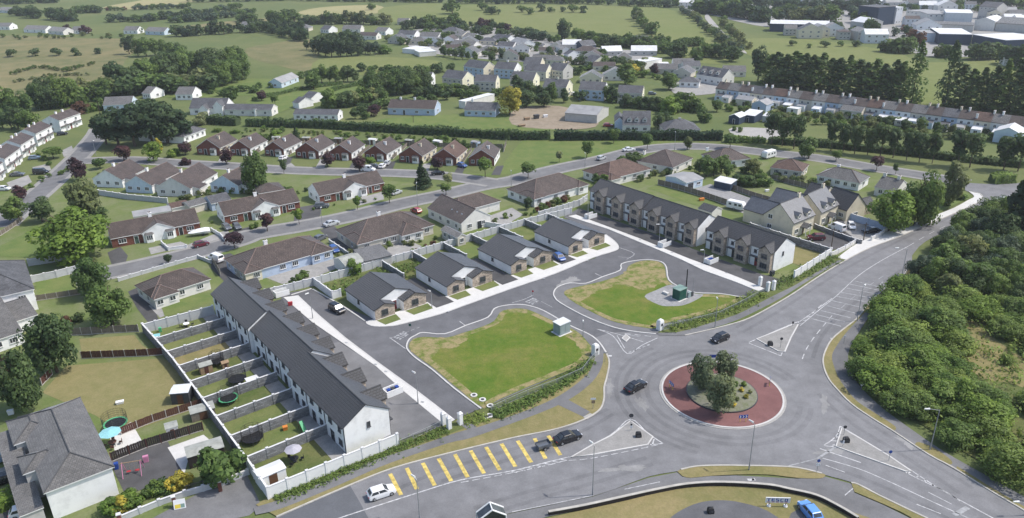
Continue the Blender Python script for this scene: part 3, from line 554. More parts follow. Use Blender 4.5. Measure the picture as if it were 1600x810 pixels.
line([(1300, 494), (1275, 524), (1260, 546), (1252.5, 565)], .16, dash=(2.2, 1.6)); line([(1380, 432), (1340, 460), (1310, 486)], .14, 'worn', dash=(2.5, 2.5))
line([(1376, 446), (1379, 441)], .3, 'worn')
line([(1297, 529.5), (1304, 530)], .4)
# estate entry
line([(931, 514.5), (965, 523), (1005, 535)], .16); line([(931, 514.5), (958, 526), (980, 553.5), (1002, 541), (1027, 529)], .18); line([(964, 525), (976, 545)], .16)
line([(976, 523), (1000, 527)], .2, 'worn'); line([(982, 552), (1018, 538)], .35, 'worn', dash=(.7, .5)); line([(976, 522), (1030, 528)], .2, dash=(1.2, .8))
line([(944, 557), (956, 557)], .5); line([(1008, 478), (1012, 481)], .3, 'worn')
line([(800, 474), (818, 469), (833, 462)], .13); line([(846, 472), (863, 481)], .13, 'worn')
line([(608, 530), (656, 512)], .13, 'worn', dash=(.8, .5)); line([(609, 528.5), (634, 546)], .16)
line([(718, 503), (728, 510)], .16); line([(930, 428), (940, 433)], .16)
line([(967, 387.5), (991, 397), (979, 406)], .14, z=.104); line([(966, 402), (986, 404)], .12, 'worn')
# cycle path
line([(800, 801), (860, 789), (927, 775)], .12, z=.106, smooth=False); line([(976, 765.5), (1000, 760.5), (1031, 754)], .13, z=.106)
line([(1320, 775), (1333, 764)], .14, z=.106); line([(1168, 751), (1180, 750)], .5, z=.106); line([(1177, 749), (1176, 753)], .3, z=.106)
for k, mb_ in mk.items(): tag(mb_.build('road_marking', M[k]), kind='structure')
ym = MB()
for a, b_ in [((836, 536), (905, 668)), ((940, 500), (1003, 632)), ((1040, 468), (1115, 610)), ((1138, 440), (1218, 582)), ((1240, 414), (1320, 558)), ((1338, 391), (1422, 534)), ((1434, 369), (1520, 513)), ((1530, 348), (1618, 492))]:
    o_ = (400, 607); ym.bar(g(o_[0] + a[0] / 3.99, o_[1] + a[1] / 3.99), g(o_[0] + b_[0] / 3.99, o_[1] + b_[1] / 3.99), .62, .098, .103)
for a, b_ in [((35, 330), (120, 466)), ((140, 315), (210, 442)), ((226, 298), (302, 420))]:
    o_ = (800, 607); ym.bar(g(o_[0] + a[0] / 3.99, o_[1] + a[1] / 3.99), g(o_[0] + b_[0] / 3.99, o_[1] + b_[1] / 3.99), .62, .098, .103)
tag(ym.build('rumble_strip', M['yellow']), kind='structure')
# painted words at the junctions
def painted(txt, a, b_, h, m='worn', z=.106):
    """block letters laid on the road from a to b"""
    A, B = g(*a).to_2d(), g(*b_).to_2d(); d = (B - A); L = d.length; d.normalize(); n = Vector((-d.y, d.x))
    F = {'S': '111100111001111', 'L': '100100100100111', 'O': '111101101101111', 'W': '101101101111101', 'T': '111010010010010', 'P': '111101111100100', 'E': '111100111100111', 'C': '111100100100111'}
    mb = MB(); cw = L / len(txt)
    for i, ch in enumerate(txt):
        for r in range(5):
            for c_ in range(3):
                if F[ch][r * 3 + c_] == '1':
                    p = A + d * (cw * i + cw * .27 * c_) + n * (h * (4 - r) / 5); q = p + d * cw * .26
                    mb.face([(p.x, p.y, z), (q.x, q.y, z), ((q + n * h / 5).x, (q + n * h / 5).y, z), ((p + n * h / 5).x, (p + n * h / 5).y, z)])
    tag(mb.build('road_marking', M[m]), kind='structure')
painted('STOP', (625, 532), (642, 522), 1.9)
painted('STOP', (832, 477), (845, 470), 2.2)
# ------------------------------------------------------------------ building parts
_wc = {}
def win_mesh(w_, h_, frame, n=2, deep=.09):
    k = (round(w_, 2), round(h_, 2), frame, n)
    if k not in _wc:
        f = MB(); t = .07
        f.box(-w_ / 2, -deep, 0, -w_ / 2 + t, .02, h_); f.box(w_ / 2 - t, -deep, 0, w_ / 2, .02, h_)
        f.box(-w_ / 2 + t, -deep, h_ - t, w_ / 2 - t, .02, h_, bottom=True); f.box(-w_ / 2 - .05, -deep - .06, -.07, w_ / 2 + .05, .02, t, bottom=True)
        for i in range(1, n): x = -w_ / 2 + w_ * i / n; f.box(x - .035, -deep + .01, t, x + .035, .015, h_ - t)
        p = MB(); p.face([(-w_ / 2 + t, -.03, t), (w_ / 2 - t, -.03, t), (w_ / 2 - t, -.03, h_ - t), (-w_ / 2 + t, -.03, h_ - t)])
        _wc[k] = (f.mesh('window', [M[frame]]), p.mesh('pane', [M['glass']]))
    return _wc[k]
def add_window(parent, x, y, z, rz, w_=1.3, h_=1.15, frame='upvc', n=2):
    f, p = win_mesh(w_, h_, frame, n)
    o = place('window', f, parent, (x, y, z), rz); place('pane', p, o); return o
_dc = {}
def add_door(parent, x, y, rz, mat='doordark', w_=.95, h_=2.1, z=0.05):
    k = (mat, round(w_, 2), h_)
    if k not in _dc:
        f = MB(); t = .09
        f.box(-w_ / 2 - t, -.07, 0, -w_ / 2, .02, h_ + t, 0); f.box(w_ / 2, -.07, 0, w_ / 2 + t, .02, h_ + t, 0); f.box(-w_ / 2, -.07, h_, w_ / 2, .02, h_ + t, 0, True)
        f.box(-w_ / 2, -.045, 0, w_ / 2, .01, h_, 1)
        f.box(-w_ * .3, -.055, h_ * .55, w_ * .3, -.04, h_ * .9, 2)
        hn = MB(); hn.box(w_ * .36, -.12, .98, w_ * .42, -.04, 1.12)
        _dc[k] = (f.mesh('door', [M['upvc'], M[mat], M['glass']]), hn.mesh('handle', [M['chrome']]))
    o = place('door', _dc[k][0], parent, (x, y, z), rz); place('handle', _dc[k][1], o); return o
def roof_gable(mb, x0, y0, x1, y1, ze, pitch, along='x', th=.18, m=0, mf=1):
    """closed pitched roof; returns rise"""
    t = math.tan(math.radians(pitch))
    if along == 'x':
        h = (y1 - y0) / 2 * t; ym = (y0 + y1) / 2
        P = [(y0, ze), (ym, ze + h), (y1, ze), (y1, ze - th), (ym, ze + h - th), (y0, ze - th)]
        mk_ = lambda s, p: (s, p[0], p[1]); s0, s1 = x0, x1
    else:
        h = (x1 - x0) / 2 * t; xm = (x0 + x1) / 2
        P = [(x1, ze), (xm, ze + h), (x0, ze), (x0, ze - th), (xm, ze + h - th), (x1, ze - th)]
        mk_ = lambda s, p: (p[0], s, p[1]); s0, s1 = y0, y1
    a = [mk_(s0, p) for p in P]; b = [mk_(s1, p) for p in P]
    for i in range(6):
        j = (i + 1) % 6; mb.face((a[i], b[i], b[j], a[j]), m if i in (0, 1) else mf)
    for q, rev in ((a, False), (b, True)):
        for idx in ((0, 1, 4, 5), (1, 2, 3, 4)):
            f = [q[i] for i in idx]; mb.face(f[::-1] if rev else f, mf)
    return h
def roof_hip(mb, x0, y0, x1, y1, ze, pitch, th=.18, m=0, mf=1):
    t = math.tan(math.radians(pitch)); W, D = x1 - x0, y1 - y0; h = min(W, D) / 2 * t
    if W >= D: r0, r1 = (x0 + D / 2, (y0 + y1) / 2, ze + h), (x1 - D / 2, (y0 + y1) / 2, ze + h)
    else: r0, r1 = ((x0 + x1) / 2, y0 + W / 2, ze + h), ((x0 + x1) / 2, y1 - W / 2, ze + h)
    A, B, C, D_ = (x0, y0, ze), (x1, y0, ze), (x1, y1, ze), (x0, y1, ze)
    if W >= D:
        mb.face((A, B, r1, r0), m); mb.face((B, C, r1), m); mb.face((C, D_, r0, r1), m); mb.face((D_, A, r0), m); hips = [(A, r0), (D_, r0), (B, r1), (C, r1), (r0, r1)]
    else:
        mb.face((A, B, r0), m); mb.face((B, C, r1, r0), m); mb.face((C, D_, r1), m); mb.face((D_, A, r0, r1), m); hips = [(A, r0), (B, r0), (C, r1), (D_, r1), (r0, r1)]
    lo = [(p[0], p[1], ze - th) for p in (A, B, C, D_)]
    q = [A, B, C, D_]
    for i in range(4): j = (i + 1) % 4; mb.face((lo[i], lo[j], q[j], q[i]), mf)
    mb.face(lo[::-1], mf)
    return h, hips
def wall_gable(mb, x0, y0, x1, y1, ze, pitch, along, m, o=.3, ov=.12, z0=0.0, th=.18):
    t = math.tan(math.radians(pitch))
    if along == 'x':
        h = (y1 - y0) / 2 * t; ym = (y0 + y1) / 2; za = ze - th + o * t - .01
        P = [(y0 + o, z0), (y1 - o, z0), (y1 - o, za), (ym, ze + h - th - .02), (y0 + o, za)]
        a = [(x0 + ov, *p) for p in P]; b = [(x1 - ov, *p) for p in P]
    else:
        h = (x1 - x0) / 2 * t; xm = (x0 + x1) / 2; za = ze - th + o * t - .01
        P = [(x1 - o, z0), (x0 + o, z0), (x0 + o, za), (xm, ze + h - th - .02), (x1 - o, za)]
        a = [(p[0], y0 + ov, p[1]) for p in P]; b = [(p[0], y1 - ov, p[1]) for p in P]
    for i in range(5):
        if i == 0: continue
        j = (i + 1) % 5; mb.face((a[i], a[j], b[j], b[i])[::-1], m)
    mb.face(a[::-1] if along == 'x' else a[::-1], m); mb.face(b, m)
def chimney(parent, x, y, z0, z1, mat='white', w_=.9, d_=.55):
    c = MB(); c.box(x - w_ / 2, y - d_ / 2, z0, x + w_ / 2, y + d_ / 2, z1); c.box(x - w_ / 2 - .06, y - d_ / 2 - .06, z1, x + w_ / 2 + .06, y + d_ / 2 + .06, z1 + .12, bottom=True)
    o = c.build('chimney', M[mat], parent)
    p = MB()
    for s in (-.22, .22): p.rod((x + s * w_, y, z1 + .1), (x + s * w_, y, z1 + .5), .11, .1, 8)
    p.build('chimney_pot', M['ridge'], o); return o
def house(label, e1, e2, e3, ze=2.7, typ='x', pitch=27, wall='white', roof='browntile', group=None, wins='f3b3r1l1', vols=None, chim=(), door=None, frame='upvc',
          front=None, cat='house', name='house', fascia='fascia', ridge='ridge', Dfix=None, bays=(), extra=None, dormers=()):
    A, B, C = g(*e1, ze), g(*e2, ze), g(*e3, ze)
    d = (B - A).to_2d(); L = d.length; d.normalize(); n = Vector((-d.y, d.x)); D = abs((C - A).to_2d().dot(n)) if Dfix is None else Dfix
    if Dfix is None and e1[1] < 200 and typ != 'f': D = min(D, 10.5)
    rz = math.atan2(d.y, d.x)
    root = empty(name, (A.x, A.y, 0.02), rz, label, cat, group)
    V = [(0, 0, L, D, typ, ze, pitch, wall)]
    if vols: V += vols(L, D)
    mats = [wall]; wm = MB(); rm = MB(); hips = []
    for (x0, y0, x1, y1, ty, e, pt, wl) in V:
        if wl not in mats: mats.append(wl)
        mi = mats.index(wl)
        if ty in 'xy':
            h = roof_gable(rm, x0, y0, x1, y1, e, pt, ty); wall_gable(wm, x0, y0, x1, y1, e, pt, ty, mi)
            hips.append((((x0 + .05, (y0 + y1) / 2, e + h), (x1 - .05, (y0 + y1) / 2, e + h)) if ty == 'x' else (((x0 + x1) / 2, y0 + .05, e + h), ((x0 + x1) / 2, y1 - .05, e + h))))
        elif ty == 'h':
            h, hp = roof_hip(rm, x0, y0, x1, y1, e, pt); hips += hp; wm.box(x0 + .32, y0 + .32, 0, x1 - .32, y1 - .32, e - .15, mi)
        elif ty == 'f':
            rm.box(x0, y0, e - .2, x1, y1, e, 1, True, 0, 0); wm.box(x0 + .1, y0 + .1, 0, x1 - .1, y1 - .1, e - .19, mi)
        elif ty == 's':      # mono pitch falling towards -y
            r_ = math.tan(math.radians(pt)) * (y1 - y0)
            rm.hexa([(x0, y0, e - .15), (x1, y0, e - .15), (x1, y1, e + r_ - .15), (x0, y1, e + r_ - .15)], [(x0, y0, e), (x1, y0, e), (x1, y1, e + r_), (x0, y1, e + r_)], 1, True, 0)
            a = [(x0 + .15, y0 + .2, 0), (x1 - .15, y0 + .2, 0), (x1 - .15, y1, 0), (x0 + .15, y1, 0)]
            wm.hexa(a, [(p[0], p[1], (e - .16) if i < 2 else e + r_ - .2) for i, p in enumerate(a)], mi)
    if front:                                    # facing of another material on the front wall
        if front not in mats: mats.append(front)
        mi = mats.index(front); yo = (.3 if typ == 'x' else .32 if typ == 'h' else .12) - .03
        xo = .12 if typ == 'x' else .3; t = math.tan(math.radians(pitch))
        za = ze - .2 + (.3 * t if typ == 'y' else 0 if typ == 'h' else .25 * t)
        P = [(xo - .02, yo, 0), (L - xo + .02, yo, 0), (L - xo + .02, yo, za)] + ([(L / 2, yo, ze + L / 2 * t - .22)] if typ == 'y' else []) + [(xo - .02, yo, za)]
        wm.face(P, mi)
    wm.build('wall', [M[k] for k in mats], root)
    ro = rm.build('roof', [M[roof], M[fascia]], root)
    if ridge:
        k = MB()
        for a, b in hips: 
            a = Vector(a); b = Vector(b)
            if (b - a).length > .3: k.rod(a + Vector((0, 0, .01)), b + Vector((0, 0, .01)), .12, .12, 5)
        k.build('ridge_tiles', M[ridge], ro)
    t = math.tan(math.radians(pitch)); rise = (D if typ == 'x' else L if typ == 'y' else min(L, D)) / 2 * t
    for c in chim:
        fx, fy = c[0] * L, c[1] * D
        if typ == 'x': zr = ze + (D / 2 - abs(fy - D / 2)) * t
        elif typ == 'y': zr = ze + (L / 2 - abs(fx - L / 2)) * t
        else: zr = ze + rise * .8
        chimney(ro, fx, fy, zr - .6, max(ze + rise + .9, zr + 1.0) if len(c) < 3 else zr + c[2], wall if wall in ('white', 'cream', 'paleyellow', 'offwhite') else 'white')
    fo = .3 if typ == 'x' else .32 if typ == 'h' else .12; so = .12 if typ == 'x' else .32 if typ == 'h' else .3
    two = ze > 4
    ww = wins; i = 0
    while i < len(ww):
        f_, n_ = ww[i], int(ww[i + 1]); i += 2
        ln = L if f_ in 'fb' else D
        for st in ((0, 1) if two else (0,)):
            zz = .95 if st == 0 else ze - 2.05
            for k in range(n_):
                u = (k + .5) / n_ * (ln - 1.2) + .6
                if door and f_ == 'f' and st == 0 and abs(u - door[0] * L) < 1.3: continue
                w_ = 1.5 if (k % 2 == 0 and ln > 8) else 1.15
                if ln / n_ < 2: w_ = .9
                X, Y, rr = {'f': (u, fo - .02, 0), 'b': (L - u, D - fo + .02, math.pi), 'r': (L - so + .02, u, math.pi / 2), 'l': (so - .02, D - u, -math.pi / 2)}[f_]
                if front and f_ == 'f': Y -= .03
                add_window(root, X, Y, zz, rr, w_, 1.15, frame, 3 if w_ > 1.4 else 2)
    if door: add_door(root, door[0] * L, fo - .02 - (.03 if front else 0), 0, door[1])
    for bx in bays:                               # bay windows on the front: centre, width, y
        c, w_ = bx[0] * L, bx[1]; y = (bx[2] if len(bx) > 2 else fo)
        b = MB(); b.hexa([(c - w_ / 2, y, .05), (c - w_ / 2 + .35, y - .7, .05), (c + w_ / 2 - .35, y - .7, .05), (c + w_ / 2, y, .05)], [(c - w_ / 2, y, 2.25), (c - w_ / 2 + .35, y - .7, 2.25), (c + w_ / 2 - .35, y - .7, 2.25), (c + w_ / 2, y, 2.25)], 0)
        a = [(c - w_ / 2 - .15, y, 2.25), (c - w_ / 2 + .25, y - .88, 2.25), (c + w_ / 2 - .25, y - .88, 2.25), (c + w_ / 2 + .15, y, 2.25)]
        b.hexa(a, [(c - w_ / 2 + .3, y, 2.75), (c - w_ / 2 + .5, y - .3, 2.75), (c + w_ / 2 - .5, y - .3, 2.75), (c + w_ / 2 - .3, y, 2.75)], 1)
        bo = b.build('bay_window', [M['upvc'], M['greytile']], root)
        p = MB(); y2 = y - .71
        for k in range(3):
            x = c - w_ / 2 + .42 + k * (w_ - .84) / 3; p.face([(x + .05, y2, .85), (x + (w_ - .84) / 3 - .05, y2, .85), (x + (w_ - .84) / 3 - .05, y2, 2.0), (x + .05, y2, 2.0)])
        p.build('pane', M['glass'], bo)
    for dm in dormers:                            # x fraction, y of face, width
        x, yf, w_ = dm[0] * L, dm[1], dm[2]; zb = ze + yf * t - .15; zt = zb + (dm[3] if len(dm) > 3 else 1.35); yb = (zt + .5 - ze) / t
        q = MB(); q.box(x - w_ / 2, yf, zb, x + w_ / 2, yb, zt)
        q.face([(x - w_ / 2, yf - .001, zt), (x + w_ / 2, yf - .001, zt), (x, yf - .001, zt + w_ * .4)])
        dn = q.build('dormer', M[wall], ro)
        q = MB(); hgt_ = (w_ / 2 + .2) * .8; zz = zt - .1
        for s in (-1, 1):
            q.face([(x + s * (w_ / 2 + .2), yf - .2, zz), (x, yf - .2, zz + hgt_), (x, (zz + hgt_ - ze) / t, zz + hgt_), (x + s * (w_ / 2 + .2), (zz - ze) / t, zz)][::-s])
        q.build('dormer_roof', M[roof], ro)
        f, p = win_mesh(w_ * .62, .95, frame, 2); o = place('dormer_window', f, ro, (x, yf - .01, zb + .28)); place('pane', p, root, (x, yf - .011, zb + .28 + .02 + .02))
    if extra: extra(root, L, D, ro)
    return root
# ------------------------------------------------------------------ the estate, laid out on its own axes
ESA = math.radians(-52.2); EA = Vector((math.cos(ESA), math.sin(ESA))); EB = Vector((-EA.y, EA.x))
def ab(a, b, z=0.0): v = EA * a + EB * b; return Vector((v.x, v.y, z))
def terraced_house(loc, rz, W, D, label, group, ends, door, dz=0.0):
    """x along the row, front at y=0 facing -y; ends = (left gable shown, right gable shown)"""
    ze = 5.0; pt = math.degrees(math.atan(2.65 / (D / 2))); t = 2.65 / (D / 2)
    root = empty('terraced_house', loc, rz, label, 'house', group)
    x0 = -.12 if ends[0] else 0.0; x1 = W + .12 if ends[1] else W - .004
    rm = MB(); roof_gable(rm, x0, 0, x1, D, ze + dz, pt, 'x', .11)
    b0, b1 = W * .46, W * .97; xc = (b0 + b1) / 2; hw = (b1 - b0) / 2 + .22; yb = -.95; za = hw * .82; zb = ze + dz
    for s in (-1, 1):
        f = [(xc + s * hw, yb - .25, zb), (xc, yb - .25, zb + za), (xc, za / t + .05, zb + za), (xc + s * hw, .02, zb + .012)]
        rm.face(f[::-s], 0)
        lo = [(p[0], p[1], p[2] - .16) for p in f]
        rm.face((f[0], f[1], lo[1], lo[0])[::s], 1); rm.face((f[0], lo[0], lo[3], f[3])[::s], 1)
    ro = rm.build('roof', [M['slate'], M['darkfascia']], root)
    k = MB(); k.rod((x0, D / 2, zb + 2.66), (x1, D / 2, zb + 2.66), .11, .11, 5); k.rod((xc, yb - .2, zb + za), (xc, za / t, zb + za), .1, .1, 5)
    k.build('ridge_tiles', M['greyridge'], ro)
    wm = MB(); e = .004
    P = [(.3, -.05), (D - .3, -.05), (D - .3, zb - .12 + .3 * t), (D / 2, zb + 2.65 - .13), (.3, zb - .12 + .3 * t)]
    A = [(e, *p) for p in P]; B = [(W - e, *p) for p in P]
    for i in range(1, 5): j = (i + 1) % 5; wm.face((A[i], A[j], B[j], B[i])[::-1], 0)
    wm.face(A[::-1], 0); wm.face(B, 0)
    wm.hexa([(b0, yb, -.05), (b1, yb, -.05), (b1, .4, -.05), (b0, .4, -.05)], [(b0, yb, zb - .1), (b1, yb, zb - .1), (b1, .4, zb - .1), (b0, .4, zb - .1)], 1)
    wm.face([(b0, yb, zb - .1), (b1, yb, zb - .1), (xc, yb, zb - .1 + (b1 - b0) / 2 * .82)], 1)
    wm.build('wall', [M['white'], M['stone']], root)
    add_window(root, xc, yb - .01, .75 + dz * .3, 0, 1.9, 1.25, 'greyframe', 3); add_window(root, xc, yb - .01, 3.2 + dz, 0, 1.6, 1.1, 'greyframe', 2)
    add_door(root, W * .30, .29, 0, door, 1.0, 2.1, .05 + dz * .2)
    cn = MB(); cn.box(W * .06, -.55, 2.45 + dz * .2, W * .45, .3, 2.6 + dz * .2, bottom=True); cn.build('porch_canopy', M['slate'], root)
    add_window(root, W * .22, .29, 3.3 + dz, 0, .8, .9, 'greyframe', 1)
    r = math.pi
    add_window(root, W * .25, D - .29, .85, r, 1.2, 1.1, 'greyframe', 2); add_window(root, W * .72, D - .29, 3.3 + dz, r, 1.2, 1.05, 'greyframe', 2)
    add_window(root, W * .25, D - .29, 3.3 + dz, r, .9, 1.05, 'greyframe', 1); add_door(root, W * .66, D - .29, r, 'doordark', 1.5, 2.1)
    for y_ in (.22, D - .22): dp = MB(); dp.rod((.12, y_, 0), (.12, y_, zb - .2), .06, .06, 5); dp.build('downpipe', M['darkfascia'], root)
    gt = MB(); gt.rod((0.02, D + .05, zb - .08), (W - .02, D + .05, zb - .08), .08, .08, 5); gt.build('gutter', M['darkfascia'], root)
    if ends[1]:
        add_window(root, W + .01, D * .42, 3.35, math.pi / 2, .6, 1.0, 'greyframe', 1)
    return root
RG, LG = 'stone fronted terrace beside the upper forecourt', 'dark roofed terrace with back gardens'
ords = ['left end', 'second from the left', 'third from the left', 'fourth from the left', 'fifth from the left', 'sixth from the left', 'third from the right', 'second from the right', 'right end']
for bi, (a0, a1, b, dz, nm) in enumerate([(-152.9, -132.3, 147.4, .35, 'far block'), (-132.2, -113.6, 147.5, .18, 'middle block'), (-111.7, -91.9, 148.6, 0, 'near block')]):
    W = (a1 - a0) / 3
    for u in range(3):
        lb = 'stone fronted gabled terraced house, %s of the %s on the upper forecourt' % (('left one', 'middle one', 'right one')[u], nm)
        if bi == 2 and u == 2: lb = 'stone fronted gabled terraced house with red door at the roadside end of its row'
        terraced_house(ab(a0 + W * u, b, .02), ESA, W, 8.9, lb, RG, (u == 0, u == 2), 'doorred' if (bi, u) in ((2, 2), (0, 2)) else 'doordark', dz)
for bi, (a0, a1, dz, nm) in enumerate([(-93.6, -114.3, 0, 'nearest block'), (-114.4, -134.0, .15, 'middle block'), (-134.1, -154.7, .3, 'farthest block')]):
    W = (a0 - a1) / 3
    for u in range(3):
        lb = 'dark roofed white terraced house, %s of the %s backing on the walled gardens' % (('near end', 'middle', 'far end')[u], nm)
        if bi == 0 and u == 0: lb = 'dark roofed white terraced house whose blank white gable faces the main road'
        terraced_house(ab(a0 - W * u, (47.4, 48.25, 47.55)[bi], .02), ESA + math.pi, W, 8.45, lb, LG, (u == 0, u == 2), 'doordark', dz)
# near gable of the left terrace: small window sits in the gable at local x=0
_gable = [o for o in col.objects if o.get('label', '').endswith('faces the main road')][0]
add_window(_gable, -.01, 4.0, 3.3, -math.pi / 2, .6, 1.05, 'greyframe', 1)
def estate_bungalow(b, label, door):
    """x along the front (EB), front at y=0 facing EA"""
    W, D, ze = 13.1, 13.4, 2.62; t = 2.4 / (W / 2); pt = math.degrees(math.atan(t)); rec = 2.1
    root = empty('bungalow', ab(-130.25, b, .02), ESA + math.pi / 2, label, 'bungalow', 'white bungalows with stone front bays')
    rm = MB(); roof_gable(rm, 0, rec, W, D, ze, pt, 'y')
    bw = 5.2; bw2 = 6.1
    def bay(xe, xi, s):      # outer eave at xe, inner eave at xi
        xa = (xe + xi) / 2; h = abs(xi - xe) / 2 * t
        o1 = [(xe, -.15, ze), (xa, -.15, ze + h), (xa, rec + .02, ze + h), (xe, rec + .02, ze)]
        i1 = [(xi, -.15, ze), (xa, -.15, ze + h), (xa, rec + h / t * .02, ze + h), (xi, rec, ze)]
        # inner slope runs on until the main roof rises through it
        for f, sg in ((o1, 1), (i1, -1)):
            f = f if sg * s > 0 else f[::-1]; rm.face(f[::-1], 0)
        for (p, q) in ((o1[0], o1[1]), (i1[0], i1[1])):
            rm.face([p, q, (q[0], q[1], q[2] - .17), (p[0], p[1], p[2] - .17)], 1)
        for f in (o1, i1):
            rm.face([f[0], f[3], (f[3][0], f[3][1], ze - .17), (f[0][0], f[0][1], ze - .17)], 1)
        return xa, h
    xa1, h1 = bay(0, bw, 1); xa2, h2 = bay(W, W - bw2, -1)
    ro = rm.build('roof', [M['slate'], M['darkfascia']], root)
    k = MB(); k.rod((W / 2, rec, ze + 2.41), (W / 2, D, ze + 2.41), .11, .11, 5)
    for xa, h in ((xa1, h1), (xa2, h2)): k.rod((xa, -.1, ze + h), (xa, rec, ze + h), .1, .1, 5)
    k.build('ridge_tiles', M['greyridge'], ro)
    wm = MB(); wall_gable(wm, 0, rec, W, D, ze, pt, 'y', 0, .3, .12)
    za = ze - .17
    for x0, x1, xa, h in ((.3, bw - .22, xa1, h1), (W - bw2 + .22, W - .3, xa2, h2)):
        wm.hexa([(x0, .12, 0), (x1, .12, 0), (x1, rec + .3, 0), (x0, rec + .3, 0)], [(x0, .12, za), (x1, .12, za), (x1, rec + .3, za), (x0, rec + .3, za)], 0)
        wm.face([(x0 - .02, .09, 0), (x1 + .02, .09, 0), (x1 + .02, .09, za + .05), (xa, .09, ze + h - .2), (x0 - .02, .09, za + .05)], 1)
    wm.build('wall', [M['white'], M['stone']], root)
    add_window(root, xa1, .07, .75, 0, 1.5, 1.35, 'greyframe', 2); add_window(root, xa2, .07, .75, 0, 1.6, 1.35, 'greyframe', 2)
    add_door(root, (bw + W - bw2) / 2, rec + .1, 0, door, 1.05, 2.1)
    add_window(root, .28, D * .55, 1.2, -math.pi / 2, .8, .9, 'greyframe', 1); add_window(root, W - .28, D * .5, 1.2, math.pi / 2, .8, .9, 'greyframe', 1)
    add_window(root, W * .3, D - .11, .95, math.pi, 1.6, 1.15, 'greyframe', 3); add_door(root, W * .7, D - .11, math.pi, 'doordark', 1.5, 2.1)
    for x in (.0, W): gt = MB(); gt.rod((x, -.1, ze - .1), (x, D, ze - .1), .08, .08, 5); gt.build('gutter', M['darkfascia'], root)
    return root
for b, lb, dr in [(64.3, 'white bungalow with red front door, nearest the dark roofed terrace', 'doorred'), (82.4, 'white bungalow with dark door, second along from the dark roofed terrace', 'doordark'),
                  (100.5, 'white bungalow with dark door beside a parked blue car', 'doordark'), (118.7, 'white bungalow with red door at the top corner of the street', 'doorred')]:
    estate_bungalow(b, lb, dr)
# front gardens of the bungalows
for b in (64.3, 82.4, 100.5, 118.7):
    for x0, x1 in ((b + .4, b + 5.0), (b + 7.3, b + 13.0)):
        sheet('front_lawn', [ab(-130.1, x0), ab(-130.1, x1), ab(-127.3 if b < 110 else -127.8, x1 - .4), ab(-127.3 if b < 110 else -127.8, x0 + .5)], 'lawn', .225, z0=.19)
for b0, b1 in ((77.6, 82.2), (95.6, 100.3), (113.8, 118.5)):
    sheet('driveway', [ab(-143.5, b0), ab(-143.5, b1), ab(-127.0, b1), ab(-127.0, b0)], 'drive', .215)
for i, b in enumerate((50.3, 64.3, 82.4, 100.5, 118.7)):
    pass
def sidecap(root, L):
    k = MB(); k.box(.3, -.55, 2.32, L - .3, .3, 2.46, bottom=True); k.build('porch_canopy', M['browntile'], root)
def add_dish(root, x, y, z):
    k = MB(); k.rod((x, y, z - .9), (x, y, z), .03, .03, 5); k.rod((x, y, z), (x + .05, y - .22, z + .05), .05, .32, 8); return k.build('satellite_dish', M['signwhite'], root)
# ------------------------------------------------------------------ the older estate
BR = 'brick gabled bungalows along the upper street'
rows = [((305.5, 230.3), (343.8, 231.9), (371.9, 215.5)), ((357.8, 231), (391.4, 232.7), (418, 218.6)), ((411.7, 231.9), (443.8, 234.2), (468, 220.2)), ((460, 235), (498.4, 237.3), (518, 224.8)),
        ((512.5, 238), (550, 239.7), (568.8, 227.2)), ((568, 238.6), (604.7, 241.3), (628.9, 222.5)), ((621.9, 241.3), (660.2, 244.4), (673.4, 229.5)), ((673.4, 245.2), (714, 247.5), (728, 231)), ((731.3, 247), (773.4, 248), (783.6, 233.6))]
for i, (a, b_, c) in enumerate(rows):
    house('brick gabled bungalow in the upper street, %s of its row' % ordinal(i, 9), a, b_, c, 2.75, 'y', 33, 'cream' if i in (0, 6, 7) else 'white', 'browntile' if i < 5 else 'redtile' if i == 7 else 'browntile', BR, 'r3l2b1',
          front='brick', door=(.38, 'doordark'), chim=((.66, .42, .9),), bays=((.7, 2.6, .09),), Dfix=12.5, cat='bungalow', name='bungalow',
          extra=lambda root, L, D, ro: add_window(root, L * .17, .07, .95, 0, 1.2, 1.1, 'upvc', 2))
WG = 'white gabled bungalows below the upper street'
for i, (a, b_, c, wl, lb) in enumerate([((191, 281.8), (229, 263.8), (136, 283), 'white', 'white gabled bungalow nearest the dark copper tree'), ((237.5, 290.5), (285, 267.5), (191, 289), 'lightblue', 'pale blue gabled bungalow with a low reddish lean-to roof'),
        ((297.5, 295.5), (340.5, 270), (246, 291.8), 'offwhite', 'grey white gabled bungalow behind the orange shed'), ((372.5, 291), (400, 277), (320, 290.5), 'lightblue', 'pale blue gabled bungalow half hidden by the tall ash tree')]):
    house(lb, a, b_, c, 2.7, 'x', 30, wl, 'browntile', WG, 'f3l3r2', chim=((.35, .5, .9),), cat='bungalow', name='bungalow', front='white', vols=lambda L, D: [(1.5, -2.2, 6.5, .6, 's', 2.3, 14, 'offwhite')])
PB = 'brick fronted bungalows with white gables'
def brickpair(lb, a, b_, c, gx0, gx1):
    house(lb, a, b_, c, 2.7, 'x', 30, 'white', 'browntile', PB, 'b3l2', Dfix=9.5, front='brick', cat='house', name='bungalow',
          vols=lambda L, D: [(L * gx0, -.55, L * gx1, D * .62, 'y', 2.7, 27, 'white')], chim=((.48, .5, .9),), door=(gx0 - .06, 'doorgreen'),
          bays=((gx0 + .08, 2.3, -.42), (gx1 - .08, 2.3, -.42)), extra=lambda root, L, D, ro: (add_window(root, L * .12, .26, .9, 0, 1.9, 1.2, 'upvc', 3), add_window(root, L * .88, .26, .9, 0, 1.9, 1.2, 'upvc', 3), add_door(root, L * (gx1 + .05), .26, 0, 'doordark')))
brickpair('brick bungalow pair with white gable, beside the big bright green tree', (172.5, 374), (312.5, 348), (304, 309), .33, .72)
